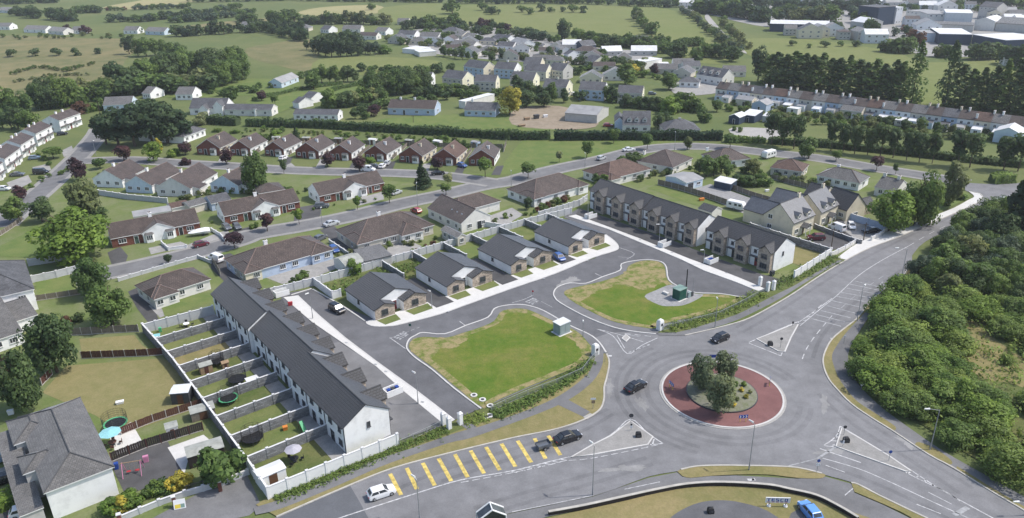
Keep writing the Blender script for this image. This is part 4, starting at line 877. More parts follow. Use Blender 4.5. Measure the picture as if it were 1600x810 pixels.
brickpair('brick bungalow pair with white gable, between the copper bush and the parked cars', (350, 338.6), (468.8, 315), (325, 324), .33, .73)
brickpair('brick bungalow pair with white gable, beside the small green with a tall dark tree', (499, 307), (601, 285.5), (464, 293), .33, .72)
HB = 'hip roofed bungalows on the lower street'
house('white hip roofed bungalow with a curved lawn, above the walled gardens', (236, 466), (330, 436), (212.5, 446), 2.6, 'h', 29, 'offwhite', 'browntile', HB, 'f3l2', cat='bungalow', name='bungalow', vols=lambda L, D: [(0, -1.4, L * .42, D * .5, 'h', 2.6, 29, 'offwhite')], extra=lambda root, L, D, ro: [add_window(root, L * u, -1.1, .95, 0, 1.3, 1.1) for u in (.1, .3)])
house('blue grey hip roofed bungalow with two short wings, behind the left terrace', (381, 429), (520, 389), (351.6, 404.8), 2.6, 'h', 27, 'bluegrey', 'browntile', HB, 'l3r1', cat='bungalow', name='bungalow', chim=((.42, .75, .6),),
      vols=lambda L, D: [(.0, -.3, 4.6, D * .6, 'h', 2.61, 27, 'cream'), (L - 6.2, -.6, L + .02, D * .6, 'h', 2.605, 27, 'bluegrey')], extra=lambda root, L, D, ro: [add_window(root, L * u, y, .95, 0, 1.5, 1.2, 'upvc', 3) for u, y in ((.13, .0), (.42, .3), (.56, .3), (.8, -.3), (.92, -.3))])
house('hip roofed bungalow with skylight and flat roofed shed behind the garden walls', (557.5, 383), (679, 352), (521, 360.5), 2.6, 'h', 28, 'beige', 'browntile', HB, 'l2r2', cat='bungalow', name='bungalow', chim=((.5, .75, .6),),
      vols=lambda L, D: [(.0, -.2, 4.4, D * .6, 'h', 2.61, 28, 'beige'), (L * .52, -1.8, L * .82, D * .55, 'h', 2.605, 28, 'offwhite')], extra=lambda root, L, D, ro: [add_window(root, L * u, y, .95, 0, 1.5, 1.2, 'upvc', 3) for u, y in ((.12, .1), (.36, .3), (.46, .3), (.6, -1.5), (.74, -1.5), (.9, .3))])
house('cream bungalow whose white gable has patio doors, above the low grey shed', (667, 325.5), (720, 350.5), (760, 333.5), 2.8, 'x', 31, 'offwhite', 'browntile', HB, 'f4r2', cat='bungalow', name='bungalow',
      vols=lambda L, D: [(-.2, D * .35, L * .52, D + 9.5, 'h', 2.8, 28, 'offwhite')], extra=lambda root, L, D, ro: (add_door(root, L - .1, D * .6, math.pi / 2, 'doordark', 1.5, 2.1), [add_dish(root, L * u, D * .25, 4.2) for u in (.55, .7, .83)]))
house('white hip roofed bungalow left of the stone fronted terrace', (834, 312), (919.5, 288), (793, 295.3), 2.6, 'h', 28, 'white', 'browntile', HB, 'l3r1', cat='bungalow', name='bungalow',
      vols=lambda L, D: [(.0, -.2, 4.2, D * .6, 'h', 2.61, 28, 'white'), (L - 4.6, -.5, L, D * .6, 'h', 2.605, 28, 'white')], extra=lambda root, L, D, ro: [add_window(root, L * u, y, .95, 0, 1.5, 1.2, 'upvc', 3) for u, y in ((.1, .1), (.4, .3), (.6, .3), (.86, -.2))])
house('pinkish hip roofed bungalow behind the end of the stone fronted terrace', (951, 281), (1018, 264), (901, 268.8), 2.6, 'h', 27, 'offwhite', 'redtile', HB, 'f4l3', cat='bungalow', name='bungalow', vols=lambda L, D: [(.0, -1.2, 4.5, D * .6, 'h', 2.605, 27, 'offwhite')])
house('hip roofed bungalow among gardens, second from the blue roofed garage', (1051.6, 262.5), (1083, 247.5), (1017, 242), 2.6, 'h', 27, 'offwhite', 'browntile', HB, 'f2l1', cat='bungalow', name='bungalow', chim=((.1, .85, .6),))
house('hip roofed bungalow behind round dark garden trees', (1121, 254), (1173.4, 248), (1109, 240), 2.6, 'h', 28, 'white', 'browntile', HB, 'f3r1', cat='bungalow', name='bungalow', chim=((.08, .8, .6),))
house('pinkish hip roofed bungalow with a camper van beside it', (1203, 262), (1254, 269), (1278, 259.5), 2.6, 'h', 27, 'beige', 'redtile', HB, 'f3r2', cat='bungalow', name='bungalow')
house('grey white hip roofed bungalow with tall white chimney, behind the large cream houses', (1275, 274), (1343.5, 287), (1366, 277.5), 2.6, 'h', 29, 'white', 'greytile', HB, 'f5r1', cat='bungalow', name='bungalow', chim=((.32, .7, .8),))
house('low bungalow with two white chimneys beside the big roadside trees', (1366, 292.5), (1400, 300), (1425, 290), 2.6, 'x', 28, 'offwhite', 'greytile', HB, 'f2l1', cat='bungalow', name='bungalow', chim=((.1, .5, .9), (.75, .5, .9)))
CD = 'large cream houses with dormers beside the main road'
def creamhouse(lb, a, b_, L2):
    house(lb, a, b_, a, 4.2, 'x', 42, 'cream', 'shinyslate', CD, 'r1', cat='house', name='house', Dfix=9.5, fascia='darkfascia', ridge='greyridge', frame='upvc',
          dormers=((.3, .5, 1.5, 1.25), (.7, .3, 1.9, 1.35)), chim=((.85, .5, .9),),
          vols=lambda L, D: [(L * .12, D * .5, L * .85, D + 7, 'y', 3.7, 38, 'cream')],
          extra=lambda root, L, D, ro: ([add_window(root, L * u, .28, .9, 0, 1.5, 1.3) for u in (.2, .8)], add_door(root, L * .5, .28, 0, 'doorwood'), [add_window(root, .09, D * .75, z, -math.pi / 2, 1.3, 1.2) for z in (1.0, 3.7)],
            MBporch(root, L * .5)))
def MBporch(root, x):
    k = MB(); k.rod((x - 1, -1.2, 0), (x - 1, -1.2, 2.3), .1, .1, 6); k.rod((x + 1, -1.2, 0), (x + 1, -1.2, 2.3), .1, .1, 6); roof_gable(k, x - 1.4, -1.6, x + 1.4, .35, 2.4, 35, 'y', .14, 1, 1); k.build('porch', [M['white'], M['greytile']], root)
creamhouse('large cream house with dormers, nearer of the pair above the roadside drive', (1241, 350), (1275, 336), 0)
creamhouse('large cream house with dormers, farther of the pair beside the yard of parked cars', (1284.4, 333.5), (1312, 320), 0)
house('dark roofed stone faced house behind the farther cream house', (1284, 317), (1323, 330), (1350, 320), 3.2, 'x', 44, 'cream', 'slate', None, 'f3r1', cat='house', name='house', fascia='darkfascia', ridge='greyridge', front='cream',
      vols=lambda L, D: [(L * .55, D * .2, L - .4, D + 4, 'y', 3.0, 44, 'stone')])
# left edge
SE_ = 'white semi-detached houses at the left edge street'
for i, (a, b_) in enumerate([((92.5, 189), (126, 177)), ((56, 209.5), (81.5, 196.5)), ((32.5, 227), (53.5, 214)), ((7.5, 249), (32, 231)), ((-22, 272), (5, 254))]):
    house('brown roofed white house, left street, %s' % ('farthest, by the dark conifer clump', 'second farthest, behind a lawn', 'third farthest, behind parked cars', 'fourth farthest, above a dark van', 'cut by the left picture edge')[i],
          a, b_, a, 5.0, 'x', 26, 'white', 'browntile', SE_, 'l1', Dfix=8.0, chim=((.3, .5, .7), (.6, .5, .7)),
          extra=lambda root, L, D, ro: ([add_window(root, L * u, .28, 3.1, 0, 1.4, 1.1) for u in (.25, .75)], sidecap(root, L)), bays=((.28, 2.0), (.68, 2.0)), door=(.48, 'doorred'))
house('grey hip roofed two storey house at the bottom left corner', (67.5, 772), (179, 729.5), (130, 619.5), 5.0, 'h', 24, 'white', 'greytile', None, 'r2', cat='house', name='house', ridge='greyridge',
      vols=lambda L, D: [(-1.6, D * .28, L * .5, D * .28 + 5, 'h', 4.99, 24, 'grey'), (-1.6, D * .66, L * .5, D - .02, 'h', 4.985, 24, 'grey'), (-3.4, .4, -.4, D * .92, 's', 2.6, 5, 'grey')],
      extra=lambda root, L, D, ro: [add_window(root, L - .3, D * u, z, math.pi / 2, 1.3, 1.1) for u in (.25, .5, .8) for z in (1.0, 3.3)])
house('dark slate hip roofed house at the left edge above the garden', (-60, 478), (54, 451.7), (45, 405.6), 5.0, 'h', 30, 'white', 'oldslate', None, 'f3r2', cat='house', name='house', ridge='greyridge')
house('white bungalow with striped tile roof at the left edge', (-45, 545), (36, 518), (8, 470), 2.8, 'x', 26, 'white', 'greytile', None, 'f3r2', cat='bungalow', name='bungalow', ridge='greyridge', vols=lambda L, D: [(L * .45, D * .3, L + 4.6, D * .85, 'x', 2.9, 26, 'white')])
# ---- beyond the hedge
house('slate bungalow with long white wall beside the dark conifer clump', (287, 214.7), (322, 201.5), (252, 197), 2.7, 'h', 28, 'white', 'oldslate', None, 'f4l2', cat='bungalow', name='bungalow', ridge='greyridge', chim=((.3, .6, .8),))
house('long dark roofed bungalow beyond the clipped hedge', (350, 171.7), (424, 172.5), (432, 167), 2.8, 'x', 28, 'offwhite', 'oldslate', None, 'f4r1', cat='bungalow', name='bungalow', ridge=None, vols=lambda L, D: [(L * .62, -.6, L * .68, D * .7, 'y', 3.2, 28, 'white')])
house('white dormer house with two small front gables beyond the hedge', (295, 170), (352, 170), (356, 158), 3.0, 'x', 36, 'white', 'oldslate', None, 'f3r1', cat='house', name='house', ridge=None, vols=lambda L, D: [(L * .32, -2.2, L * .58, D * .5, 'y', 3.0, 42, 'white'), (L * .68, -1.0, L * .96, D * .5, 'y', 4.2, 44, 'white')])
house('long grey bungalow with white arched porch beyond the hedge', (457.5, 179), (527.5, 180), (536, 174.5), 2.7, 'x', 27, 'white', 'oldslate', None, 'f6r1', cat='bungalow', name='bungalow', ridge=None)
house('white house with light slate roof alone on the lawn', (440, 130), (467, 120), (418, 129.5), 2.8, 'x', 30, 'lightblue', 'greysheet', None, 'f3l1', cat='house', name='house', ridge=None)
house('brown roofed grey bungalow on the lawn beyond the long hedge', (605, 169), (679, 171), (684, 160), 3.0, 'x', 29, 'bluegrey', 'browntile', None, 'f4r1', cat='bungalow', name='bungalow', ridge=None, chim=((.22, .5, .9), (.52, .5, .9)), door=(.35, 'doordark'), vols=lambda L, D: [(L * .73, .4, L * .99, D - .4, 'x', 3.1, 29, 'white')])
house('dark roofed bungalow below the white flat roofed shed', (725, 172.5), (774, 174), (777, 166), 2.8, 'x', 28, 'bluegrey', 'oldslate', None, 'f4', cat='bungalow', name='bungalow', ridge=None, chim=((.18, .5, .9),))
house('white flat roofed open shed above the dark bungalow', (727, 159), (773, 147), (776, 142), 3.4, 'f', 5, 'offwhite', 'sheetroof', None, '', cat='shed', name='shed', ridge=None, fascia='sheetroof')
house('large grey farm shed with rounded roof by the soil yard', (882, 176.5), (933, 180.5), (943, 163), 3.6, 'x', 13, 'grey', 'greysheet', None, '', Dfix=17, cat='barn', name='barn', ridge=None, fascia='greysheet')
house('grey slate house with three dormers by the soil yard', (972.5, 196), (1017, 196.5), (1018, 182), 3.0, 'x', 42, 'offwhite', 'oldslate', None, 'f3', cat='house', name='house', ridge=None, dormers=((.24, 1.2, 1.7), (.5, 1.2, 1.7), (.78, 1.2, 1.7)), vols=lambda L, D: [(-3.2, D * .25, .8, D * 1.4, 'y', 3.6, 42, 'bluegrey')], door=(.38, 'doordark'))
house('low slate hip roof just beyond the hedge, right of the dormer house', (1037, 204), (1095, 203), (1097, 192), 2.8, 'h', 28, 'offwhite', 'oldslate', None, 'f3', cat='bungalow', name='bungalow', ridge=None, chim=((.5, .5, .9),))
house('white long building with three dormers at the village corner', (1087.5, 116), (1128.5, 122.5), (1141, 116), 4.0, 'x', 36, 'offwhite', 'oldslate', None, 'f4r2', cat='house', name='house', ridge=None, dormers=((.2, 1.4, 1.8), (.48, 1.4, 1.8), (.74, 1.4, 1.8)))
house('brown fronted gabled bungalow at the village corner', (1050, 113), (1080, 115), (1092, 105), 2.8, 'y', 28, 'beige', 'greytile', None, 'f2', cat='bungalow', name='bungalow', ridge=None)
YH = 'two storey houses of the village estate'
for a, b_, c, wl, lb in [((657, 121), (673, 121.5), (688.8, 118), 'white', 'white gabled two storey village house half hidden by tall trees'), ((690, 121), (722, 124.4), (738.8, 117.5), 'paleyellow', 'village house with cream gable and four skylights'),
        ((740, 127.5), (774.4, 128.5), (789.4, 123.8), 'paleyellow', 'village house with cream gable above the golden tree'), ((723.8, 103.8), (755, 108), (769.4, 102), 'cream', 'village house with cream gable, left end of the back row'),
        ((771, 107.5), (803, 109.5), (817.5, 102.5), 'white', 'village house with white gable, second in the back row'), ((818, 111), (853, 113), (866, 106), 'paleyellow', 'village house with pale yellow gable, third in the back row'),
        ((817, 100.5), (843.8, 101.5), (858, 96), 'cream', 'village house with cream gable behind the back row'), ((856, 109), (879.4, 111.5), (906, 108), 'grey', 'broad grey gabled village house beside the fenced lawn'),
        ((847.5, 135), (884.4, 137.5), (897, 132), 'paleyellow', 'village house with pale yellow gable and tall chimney, nearest row'), ((903.8, 140), (943.8, 142), (954, 136), 'white', 'village house with white gable and white rear wall, nearest row'),
        ((964.4, 145), (1003.8, 146.5), (1014.4, 141), 'paleyellow', 'village house with cream gable and skylights, right end of nearest row'), ((796, 124), (833, 126), (842, 120), 'paleyellow', 'village house behind the golden tree')]:
    house(lb, a, b_, c, 5.0, 'x', 32, wl if wl != 'paleyellow' else 'paleyellow', 'oldslate', YH, 'f4r1', ridge=None, chim=((.5, .5, .8),) if 'chimney' in lb or 'second' in lb else (), front='bluegrey' if 'white' in lb or 'left end' in lb else 'beige')
VB = 'bungalows and low houses of the far village'
for a, b_, c, wl, rf, ze, ty, lb in [((912, 94), (927.5, 97.5), (948, 92.5), 'paleyellow', 'oldslate', 2.8, 'x', 'yellow gabled bungalow among village hedges'), ((797, 65), (815, 70), (845, 66), 'white', 'greysheet', 4.5, 'x', 'large white house with pale roof in the far village'),
        ((866, 72), (878, 78), (876, 70), 'white', 'greytile', 2.8, 'x', 'white gabled bungalow left of the long grey shed'), ((880, 84), (887, 86), (905, 84), 'white', 'oldslate', 2.8, 'x', 'white double gabled bungalow below the grey shed'),
        ((896, 80), (934, 81), (936, 75), 'offwhite', 'browntile', 2.8, 'h', 'brown hip roofed bungalow beside the dark barn'), ((878, 70), (908, 70), (909, 65), 'grey', 'sheetroof', 3.6, 'x', 'long pale roofed shed in the far village'), ((910, 72), (932, 70), (933, 64), 'navy', 'oldslate', 3.6, 'x', 'dark barn in the far village'),
        ((942, 81), (973, 80), (974, 75), 'grey', 'sheetroof', 3.0, 'x', 'long low shed with pale blue roof below the meadow'), ((986, 80), (1027, 80), (1027, 76), 'grey', 'sheetroof', 3.0, 'x', 'long low shed with pale roof below the meadow trees'),
        ((990, 94), (1008, 96.5), (1022, 90), 'offwhite', 'sheetroof', 4.6, 'f', 'tall block with white flat roof in the village gardens'), ((1030, 101), (1046, 101), (1047, 97), 'white', 'sheetroof', 2.6, 'f', 'small white flat roofed hut in the village gardens'),
        ((745, 78), (762, 80), (770, 74), 'beige', 'greytile', 2.8, 'h', 'grey hip roofed bungalow left of the pointed cypress'), ((703, 70), (738, 73), (742, 66), 'offwhite', 'greytile', 2.8, 'x', 'long grey bungalow left of the far village'),
        ((628, 76), (652, 78), (664, 73), 'white', 'sheetroof', 3.0, 'f', 'white flat roofed shed at the field edge'), ((655, 82), (682, 80), (690, 75), 'offwhite', 'sheetroof', 3.0, 'f', 'long white flat roofed shed at the field edge'),
        ((655, 57), (684, 58), (686, 51), 'white', 'greytile', 2.8, 'x', 'pale bungalow left of the trimmed firs'), ((620, 54), (647, 55), (654, 50), 'white', 'oldslate', 2.8, 'x', 'slate bungalow with bright white gable at the far village edge'),
        ((534, 46), (563, 46), (567, 41), 'offwhite', 'greytile', 2.8, 'x', 'brown roofed bungalow behind the dark far hedge'), ((500, 46), (513, 47), (518, 42), 'white', 'oldslate', 2.8, 'x', 'small white gabled house behind the dark far hedge'),
        ((455, 44), (482, 44), (484, 38), 'beige', 'greytile', 2.8, 'h', 'low roof at the far end of the dark far hedge'), ((706, 54), (722, 56), (728, 50), 'cream', 'greytile', 2.8, 'x', 'cream gabled bungalow in the far village'),
        ((722, 58), (738, 60), (744, 54), 'white', 'greytile', 2.8, 'x', 'white gabled bungalow in the far village'), ((768, 60), (790, 63), (798, 57), 'white', 'oldslate', 3.0, 'x', 'slate roofed bungalow beside the large white house'),
        ((585, 49), (602, 50), (606, 45), 'white', 'greytile', 2.8, 'x', 'small pale bungalow below the far trees')]:
    house(lb, a, b_, c, ze, ty, 28, wl, rf, VB, 'f3' if ty != 'f' else '', ridge=None, cat='shed' if 'shed' in lb or 'hut' in lb or 'barn' in lb else 'house', name='shed' if 'shed' in lb or 'hut' in lb or 'barn' in lb else 'house')
FL = 'farm houses at the far left'
for a, b_, c, wl, lb in [((36, 46), (70, 47), (78, 41), 'white', 'white gabled farmhouse left of two copper trees'), ((74, 48), (98, 50), (104, 42), 'offwhite', 'grey farmhouse beside the copper trees'), ((110, 48), (128, 48), (132, 42), 'white', 'pale farm shed between two copper trees'),
        ((226, 49), (256, 50), (270, 46), 'lightblue', 'grey roofed white bungalow in front of the far hedges'), ((192, 48), (214, 48), (216, 42), 'white', 'low white bungalow beside a round bush'), ((-8, 42), (14, 42), (28, 34), 'white', 'white gabled house at the far left edge'),
        ((-4, 16), (20, 17), (25, 10), 'metalwhite', 'pale sheds at the far left edge'), ((373, 40), (390, 41), (397, 36), 'white', 'small white house beside the far hedgerow'), ((273, 148), (300, 148), (303, 141), 'white', 'low white outbuildings by the pale blue house'),
        ((221, 146), (234, 147), (238, 140), 'white', 'small white gabled outhouse among trees'), ((160, 165), (205, 163), (210, 156), 'lightblue', 'blue grey bungalow behind the conifer clump')]:
    house(lb, a, b_, c, 2.8, 'x', 29, wl, 'greytile', FL, 'f3r1', ridge=None)
for a, b_, c, lb in [((456, 160), (466, 162), (479, 155), 'white gabled garage beside the garden path'), ((472, 152), (486, 154), (490, 146), 'pale grey shed at the end of the garden path')]:
    house(lb, a, b_, c, 2.6, 'x', 25, 'white', 'oldslate', 'garages on the garden path', '', ridge=None, cat='garage', name='garage')
# long terrace at the upper right
LT_ = 'long terrace of brown roofed houses at the upper right'
pts = [(1118, 138.5), (1150, 142), (1184, 146), (1207.5, 150), (1262, 157), (1320, 166), (1400, 174), (1440, 178), (1470, 185), (1532.5, 191), (1600, 198), (1660, 205)]
P = [g(*p, 5.0).to_2d() for p in pts]
a0, a1 = P[0], P[-1]; dl = (a1 - a0).length; nu = 24
LT0, LTd = a0, (a1 - a0).normalized(); LTn = Vector((-LTd.y, LTd.x)); rzt = math.atan2(LTd.y, LTd.x); uw = dl / nu
cols_ = ['offwhite', 'lightblue', 'white', 'beige', 'offwhite', 'bluegrey', 'white', 'cream']
for i in range(nu):
    o = LT0 + LTd * uw * i
    root = empty('terraced_house', (o.x, o.y, .06), rzt, '%s house of the long brown roofed terrace at the upper right' % ordinal(i, nu), 'house', LT_)
    rm = MB(); roof_gable(rm, 0, 0, uw - .01, 8.5, 5.0, 32, 'x'); ro = rm.build('roof', [M[('browntile', 'greytile', 'browntile', 'oldslate', 'browntile', 'redtile', 'greytile')[i % 7]], M['darkfascia']], root)
    wm = MB(); wall_gable(wm, 0, 0, uw, 8.5, 5.0, 32, 'x', 0, .3, .01); wm.build('wall', [M[cols_[(i * 5) % 8]]], root)
    for u in (.27, .72): add_window(root, uw * u, .28, 3.0, 0, 1.0, 1.1)
    ex = MB(); d_ = R_.uniform(2.5, 5.5); x0 = uw * R_.choice((.04, .3)); ex.hexa([(x0, -d_, 0), (x0 + uw * .62, -d_, 0), (x0 + uw * .62, .3, 0), (x0, .3, 0)], [(x0, -d_, 2.4), (x0 + uw * .62, -d_, 2.4), (x0 + uw * .62, .3, 3.1), (x0, .3, 3.1)], 0, False, 1)
    e_ = ex.build('rear_extension', [M[cols_[(i * 3 + 1) % 8]], M[R_.choice(['greysheet', 'oldslate', 'sheetroof', 'greysheet'])]], root)
    add_window(root, x0 + uw * .3, -d_ - .02, .9, 0, 1.3, 1.1)
    chimney(ro, uw * .98 if i % 2 else uw * .5, 4.25, 7.2, 8.6, R_.choice(['white', 'offwhite', 'cream']), .6, 1.1)
    if i in (3, 6, 11, 13, 19): chimney(ro, uw * .1, 1.2, 4.2, 7.2, 'white', .7, .6)
# sheds in the long gardens of that terrace
SG_ = 'garden sheds behind the long terrace'
shed_l = ['slate blue gabled shed', 'pale flat roofed shed', 'grey gabled shed', 'white sheet roofed shed', 'cream gabled shed', 'grey flat roofed shed', 'white low shed']
for i, (x, y, w_, d_, h_, wl, rf, ty, lb) in enumerate([(1137, 193, 5, 7, 3, 'navy', 'sheetroof', 'y', 'dark gabled shed with pale roof at the near end of the long gardens'), (1157, 190, 6, 8, 3, 'navy', 'sheetroof', 's', 'dark shed with pale sloping roof beside the gabled shed'), (1173, 173, 7, 8, 3.2, 'bluegrey', 'greysheet', 'y', 'grey gabled outhouse below the long terrace'),
        (1197, 167, 7, 5, 2.8, 'grey', 'sheetroof', 's', 'grey shed with striped white roof below the long terrace'), (1148, 165, 8, 6, 3, 'cream', 'greysheet', 'x', 'cream outhouse below the long terrace'), (1190, 191, 9, 3.4, 2.6, 'grey', 'sheetroof', 's', 'long low white roofed shed among garden walls'),
        (1228, 178, 5, 4, 2.6, 'offwhite', 'sheetroof', 'f', 'small white flat roofed shed below the long terrace'), (1310, 184, 9, 7, 3.4, 'cream', 'greytile', 'x', 'cream gabled outhouse in the middle of the long gardens'), (1372, 190, 8, 4, 2.8, 'bluegrey', 'sheetroof', 's', 'pale roofed lean-to left of the middle garden trees'),
        (1424, 196, 9, 5, 3, 'white', 'greysheet', 's', 'white lean-to shed beside the pale gabled outhouse'), (1549, 222, 9, 10, 4, 'lightblue', 'sheetroof', 'y', 'pale blue gabled outhouse at the right end of the gardens'), (1562, 212, 16, 4, 3.2, 'white', 'sheetroof', 'f', 'long white flat roof at the right end of the gardens'), (1480, 202, 8, 5, 3, 'grey', 'greysheet', 's', 'grey lean-to behind the tree row')]):
    p = g(x, y); root = empty('shed', (p.x, p.y, .07), rzt, lb, 'shed', SG_); rm, wm = MB(), MB()
    if ty in 'xy': roof_gable(rm, 0, 0, w_, d_, h_, 24, ty); wall_gable(wm, 0, 0, w_, d_, h_, 24, ty, 0, .2, .1)
    else:
        r_ = .9 if ty == 's' else .02; wm.hexa([(.1, .1, 0), (w_ - .1, .1, 0), (w_ - .1, d_ - .1, 0), (.1, d_ - .1, 0)], [(.1, .1, h_ - .12), (w_ - .1, .1, h_ - .12), (w_ - .1, d_ - .1, h_ + r_ - .12), (.1, d_ - .1, h_ + r_ - .12)], 0)
        rm.hexa([(0, 0, h_ - .1), (w_, 0, h_ - .1), (w_, d_, h_ + r_ - .1), (0, d_, h_ + r_ - .1)], [(0, 0, h_), (w_, 0, h_), (w_, d_, h_ + r_), (0, d_, h_ + r_)], 0, True)
    rm.build('roof', [M[rf], M['fascia']], root); wm.build('wall', M[wl], root); add_door(root, w_ * .5, .08, 0, 'doordark', .9, 2.0)
# ---- town buildings
TB = 'town buildings and sheds at the upper right'
def block(lb, a, b_, D, z, wl, rf, ty='f', pitch=10, wins='', cat='building', extra=None, dz=0):
    house(lb, a, b_, a, z, ty, pitch, wl, rf, TB, wins, ridge=None, Dfix=D, cat=cat, name='building', fascia='sheetroof' if rf == 'sheetroof' else 'darkfascia', extra=extra)
block('long navy warehouse with pale roof above the meadow', (1203, 37), (1296, 39), 16, 6, 'navy', 'sheetroof', 'x', 14, '', 'warehouse')
block('big navy retail shed with white roof at the right', (1468, 53), (1520, 54), 34, 7, 'navy', 'sheetroof', 'f', 5, '', 'warehouse')
block('navy wing of the big retail shed with sloping white eaves', (1520, 54), (1572, 63), 30, 7, 'navy', 'sheetroof', 'f', 5, '', 'warehouse')
block('pale grey gabled shed behind the warehouse', (1329, 33), (1352, 36), 18, 6, 'grey', 'sheetroof', 'x', 18, '', 'warehouse')
block('square grey building beside the meadow wall', (1311, 50), (1331, 50), 9, 5.5, 'grey', 'browntile', 'h', 20, 'f3')
block('dark glazed office block with white side', (1374, 12), (1400, 10), 20, 14, 'navy', 'oldslate', 'f', 5, '', 'building')
block('white block right of the dark glazed office', (1402, 12), (1412, 11), 18, 13, 'metalwhite', 'sheetroof', 'f', 5, 'f2')
block('pale office row behind the car park', (1416, 16), (1448, 20), 20, 9, 'offwhite', 'greysheet', 'f', 5, 'f5')
block('large white windowless block in the town', (1478, 20), (1521, 21), 30, 12, 'metalwhite', 'sheetroof', 'f', 5, '')
block('grey stepped block left of the white block', (1450, 22), (1478, 22), 24, 10, 'offwhite', 'greysheet', 'f', 5, 'f3')
block('low brown roofed shed in front of the white block', (1446, 37), (1522, 40), 14, 5, 'grey', 'greytile', 'x', 12, '')
block('pale blue walled shed left of the retail shed', (1444, 52), (1467, 52), 18, 6, 'lightblue', 'greysheet', 'f', 5, '')
block('pale gabled hall right of the white block', (1523, 32), (1556, 34), 24, 7, 'offwhite', 'sheetroof', 'y', 20, '')
block('grey roofed building with skylights at the right edge', (1556, 36), (1620, 40), 26, 6, 'grey', 'greytile', 'x', 15, '')
block('pale flat roofed hall at the right edge', (1570, 62), (1640, 66), 20, 6, 'offwhite', 'sheetroof', 'f', 5, '')
block('tall grey building on the town skyline', (1530, 10), (1558, 12), 16, 10, 'grey', 'oldslate', 'x', 24, 'f4')
block('stone house with slate roof beside the right meadow', (1570, 92), (1600, 93), 12, 4, 'offwhite', 'greytile', 'x', 30, 'f3')
tr = random.Random(21)
def tw_where(x, y):
    global k; k += 1
    return ('by the car park, ' if 1370 < x < 1520 and y < 12 else 'right edge, ' if x > 1535 else 'behind the warehouse, ' if x < 1300 and y < 20 else 'by the yard, ') + ordinal(k, 60).replace(' from left end', ' in the cluster')
TW = 'small houses and shops on the town skyline'
k = 0
for x, y in [(1385, 4), (1402, 2), (1420, 5), (1436, 8), (1450, 4), (1466, 9), (1478, 5), (1492, 2), (1508, 7), (1430, -1), (1460, -2), (1545, 20), (1562, 16), (1580, 22), (1596, 18), (1570, 28), (1590, 31), (1320, 4), (1340, 8), (1358, 2), (1280, 3), (1300, 1), (1255, 4), (1235, 6), (1215, 2), (1100, 6), (1082, 2), (1226, 45), (1248, 47), (1270, 46), (1288, 44), (1415, 30), (1432, 40), (1340, 50), (1352, 54), (1392, 20), (1060, 4)]:
    a = tr.uniform(-9, 9); L_ = tr.uniform(10, 22); p = g(x, y); sc_ = p.y / CF
    b2 = (x + L_ / sc_, y + a * .05)
    rf = tr.choice(['greytile', 'oldslate', 'greysheet', 'sheetroof', 'browntile']); wl = tr.choice(['white', 'offwhite', 'cream', 'grey', 'metalwhite'])
    dsc = {'greytile': 'grey tiled', 'oldslate': 'slate roofed', 'greysheet': 'grey sheet roofed', 'sheetroof': 'pale roofed', 'browntile': 'brown roofed'}[rf]
    house('small %s %s town building, %s' % (dsc, {'white': 'white', 'offwhite': 'off white', 'cream': 'cream', 'grey': 'grey', 'metalwhite': 'pale grey'}[wl], tw_where(x, y)), (x, y), b2, (x, y), tr.choice([3.2, 5, 6]), tr.choice('xxy'), 26, wl, rf, TW, 'f3', ridge=None, Dfix=tr.uniform(8, 13), name='building', cat='building')
VX = 'scattered small houses of the far village'
for i, (x, y) in enumerate([(560, 56), (605, 62), (640, 64), (668, 66), (690, 62), (716, 66), (748, 64), (775, 72), (800, 76), (824, 72), (842, 80), (858, 72), (830, 92), (852, 94), (778, 88), (716, 82), (694, 76), (910, 88), (962, 90), (1052, 100), (1068, 104), (926, 104), (560, 30), (620, 34), (1130, 112), (1020, 108), (1060, 128), (905, 122), (940, 118), (690, 48), (1110, 116), (980, 62), (1012, 66)]):
    p = g(x, y); c_ = tr.choice(['white', 'offwhite', 'cream', 'beige']); rf = tr.choice(['greytile', 'oldslate', 'browntile']); w_ = tr.uniform(9, 15) / (p.y / CF)
    house('small %s house with %s roof in the far village, scattered group, %s' % ({'offwhite': 'off white'}.get(c_, c_), {'greytile': 'grey', 'oldslate': 'slate', 'browntile': 'brown'}[rf], ordinal(i, 60).replace(' from left end', '')), (x, y), (x + w_, y + tr.uniform(-.5, 1.5)), (x, y), 2.8, tr.choice('xxhy'), 28, c_, rf, VX, 'f3r1', ridge=None, Dfix=tr.uniform(7.5, 10))
# garages, sheds close by
house('pale blue roofed garage in the long gardens', (1072, 286), (1100, 278.5), (1040, 274), 2.8, 'x', 10, 'lightblue', 'greysheet', None, '', ridge=None, cat='garage', name='garage', Dfix=9, extra=lambda root, L, D, ro: (add_door(root, L * .3, .28, 0, 'doordark', 2.4, 2.1), add_window(root, L * .75, .28, 1.1, 0, 1.6, .8)))
house('dark timber shed with pale roof beside the fence', (1115, 282), (1142, 288), (1146, 284), 2.4, 's', 8, 'navy', 'sheetroof', None, '', ridge=None, cat='shed', name='shed', Dfix=4)
house('low grey gabled garage beside the garden wall', (688, 359), (714, 372.5), (727, 367), 2.5, 'x', 28, 'beige', 'greytile', None, 'f3r1', ridge=None, cat='garage', name='garage')
house('grey felted low shed with roof panels in the bungalow yard', (570, 409), (613, 399), (551, 393), 2.4, 's', 3, 'grey', 'greytile', None, '', ridge=None, cat='shed', name='shed', fascia='darkfascia')
house('pale gabled shed with light grey roof beside the white wall', (540, 417), (570, 408), (520, 404), 2.3, 'x', 18, 'offwhite', 'felt', None, '', ridge=None, cat='shed', name='shed')
house('orange roofed shed in the back garden', (268, 326), (296, 320), (262, 318), 2.3, 'x', 16, 'offwhite', 'redtile', None, '', ridge=None, cat='shed', name='shed')
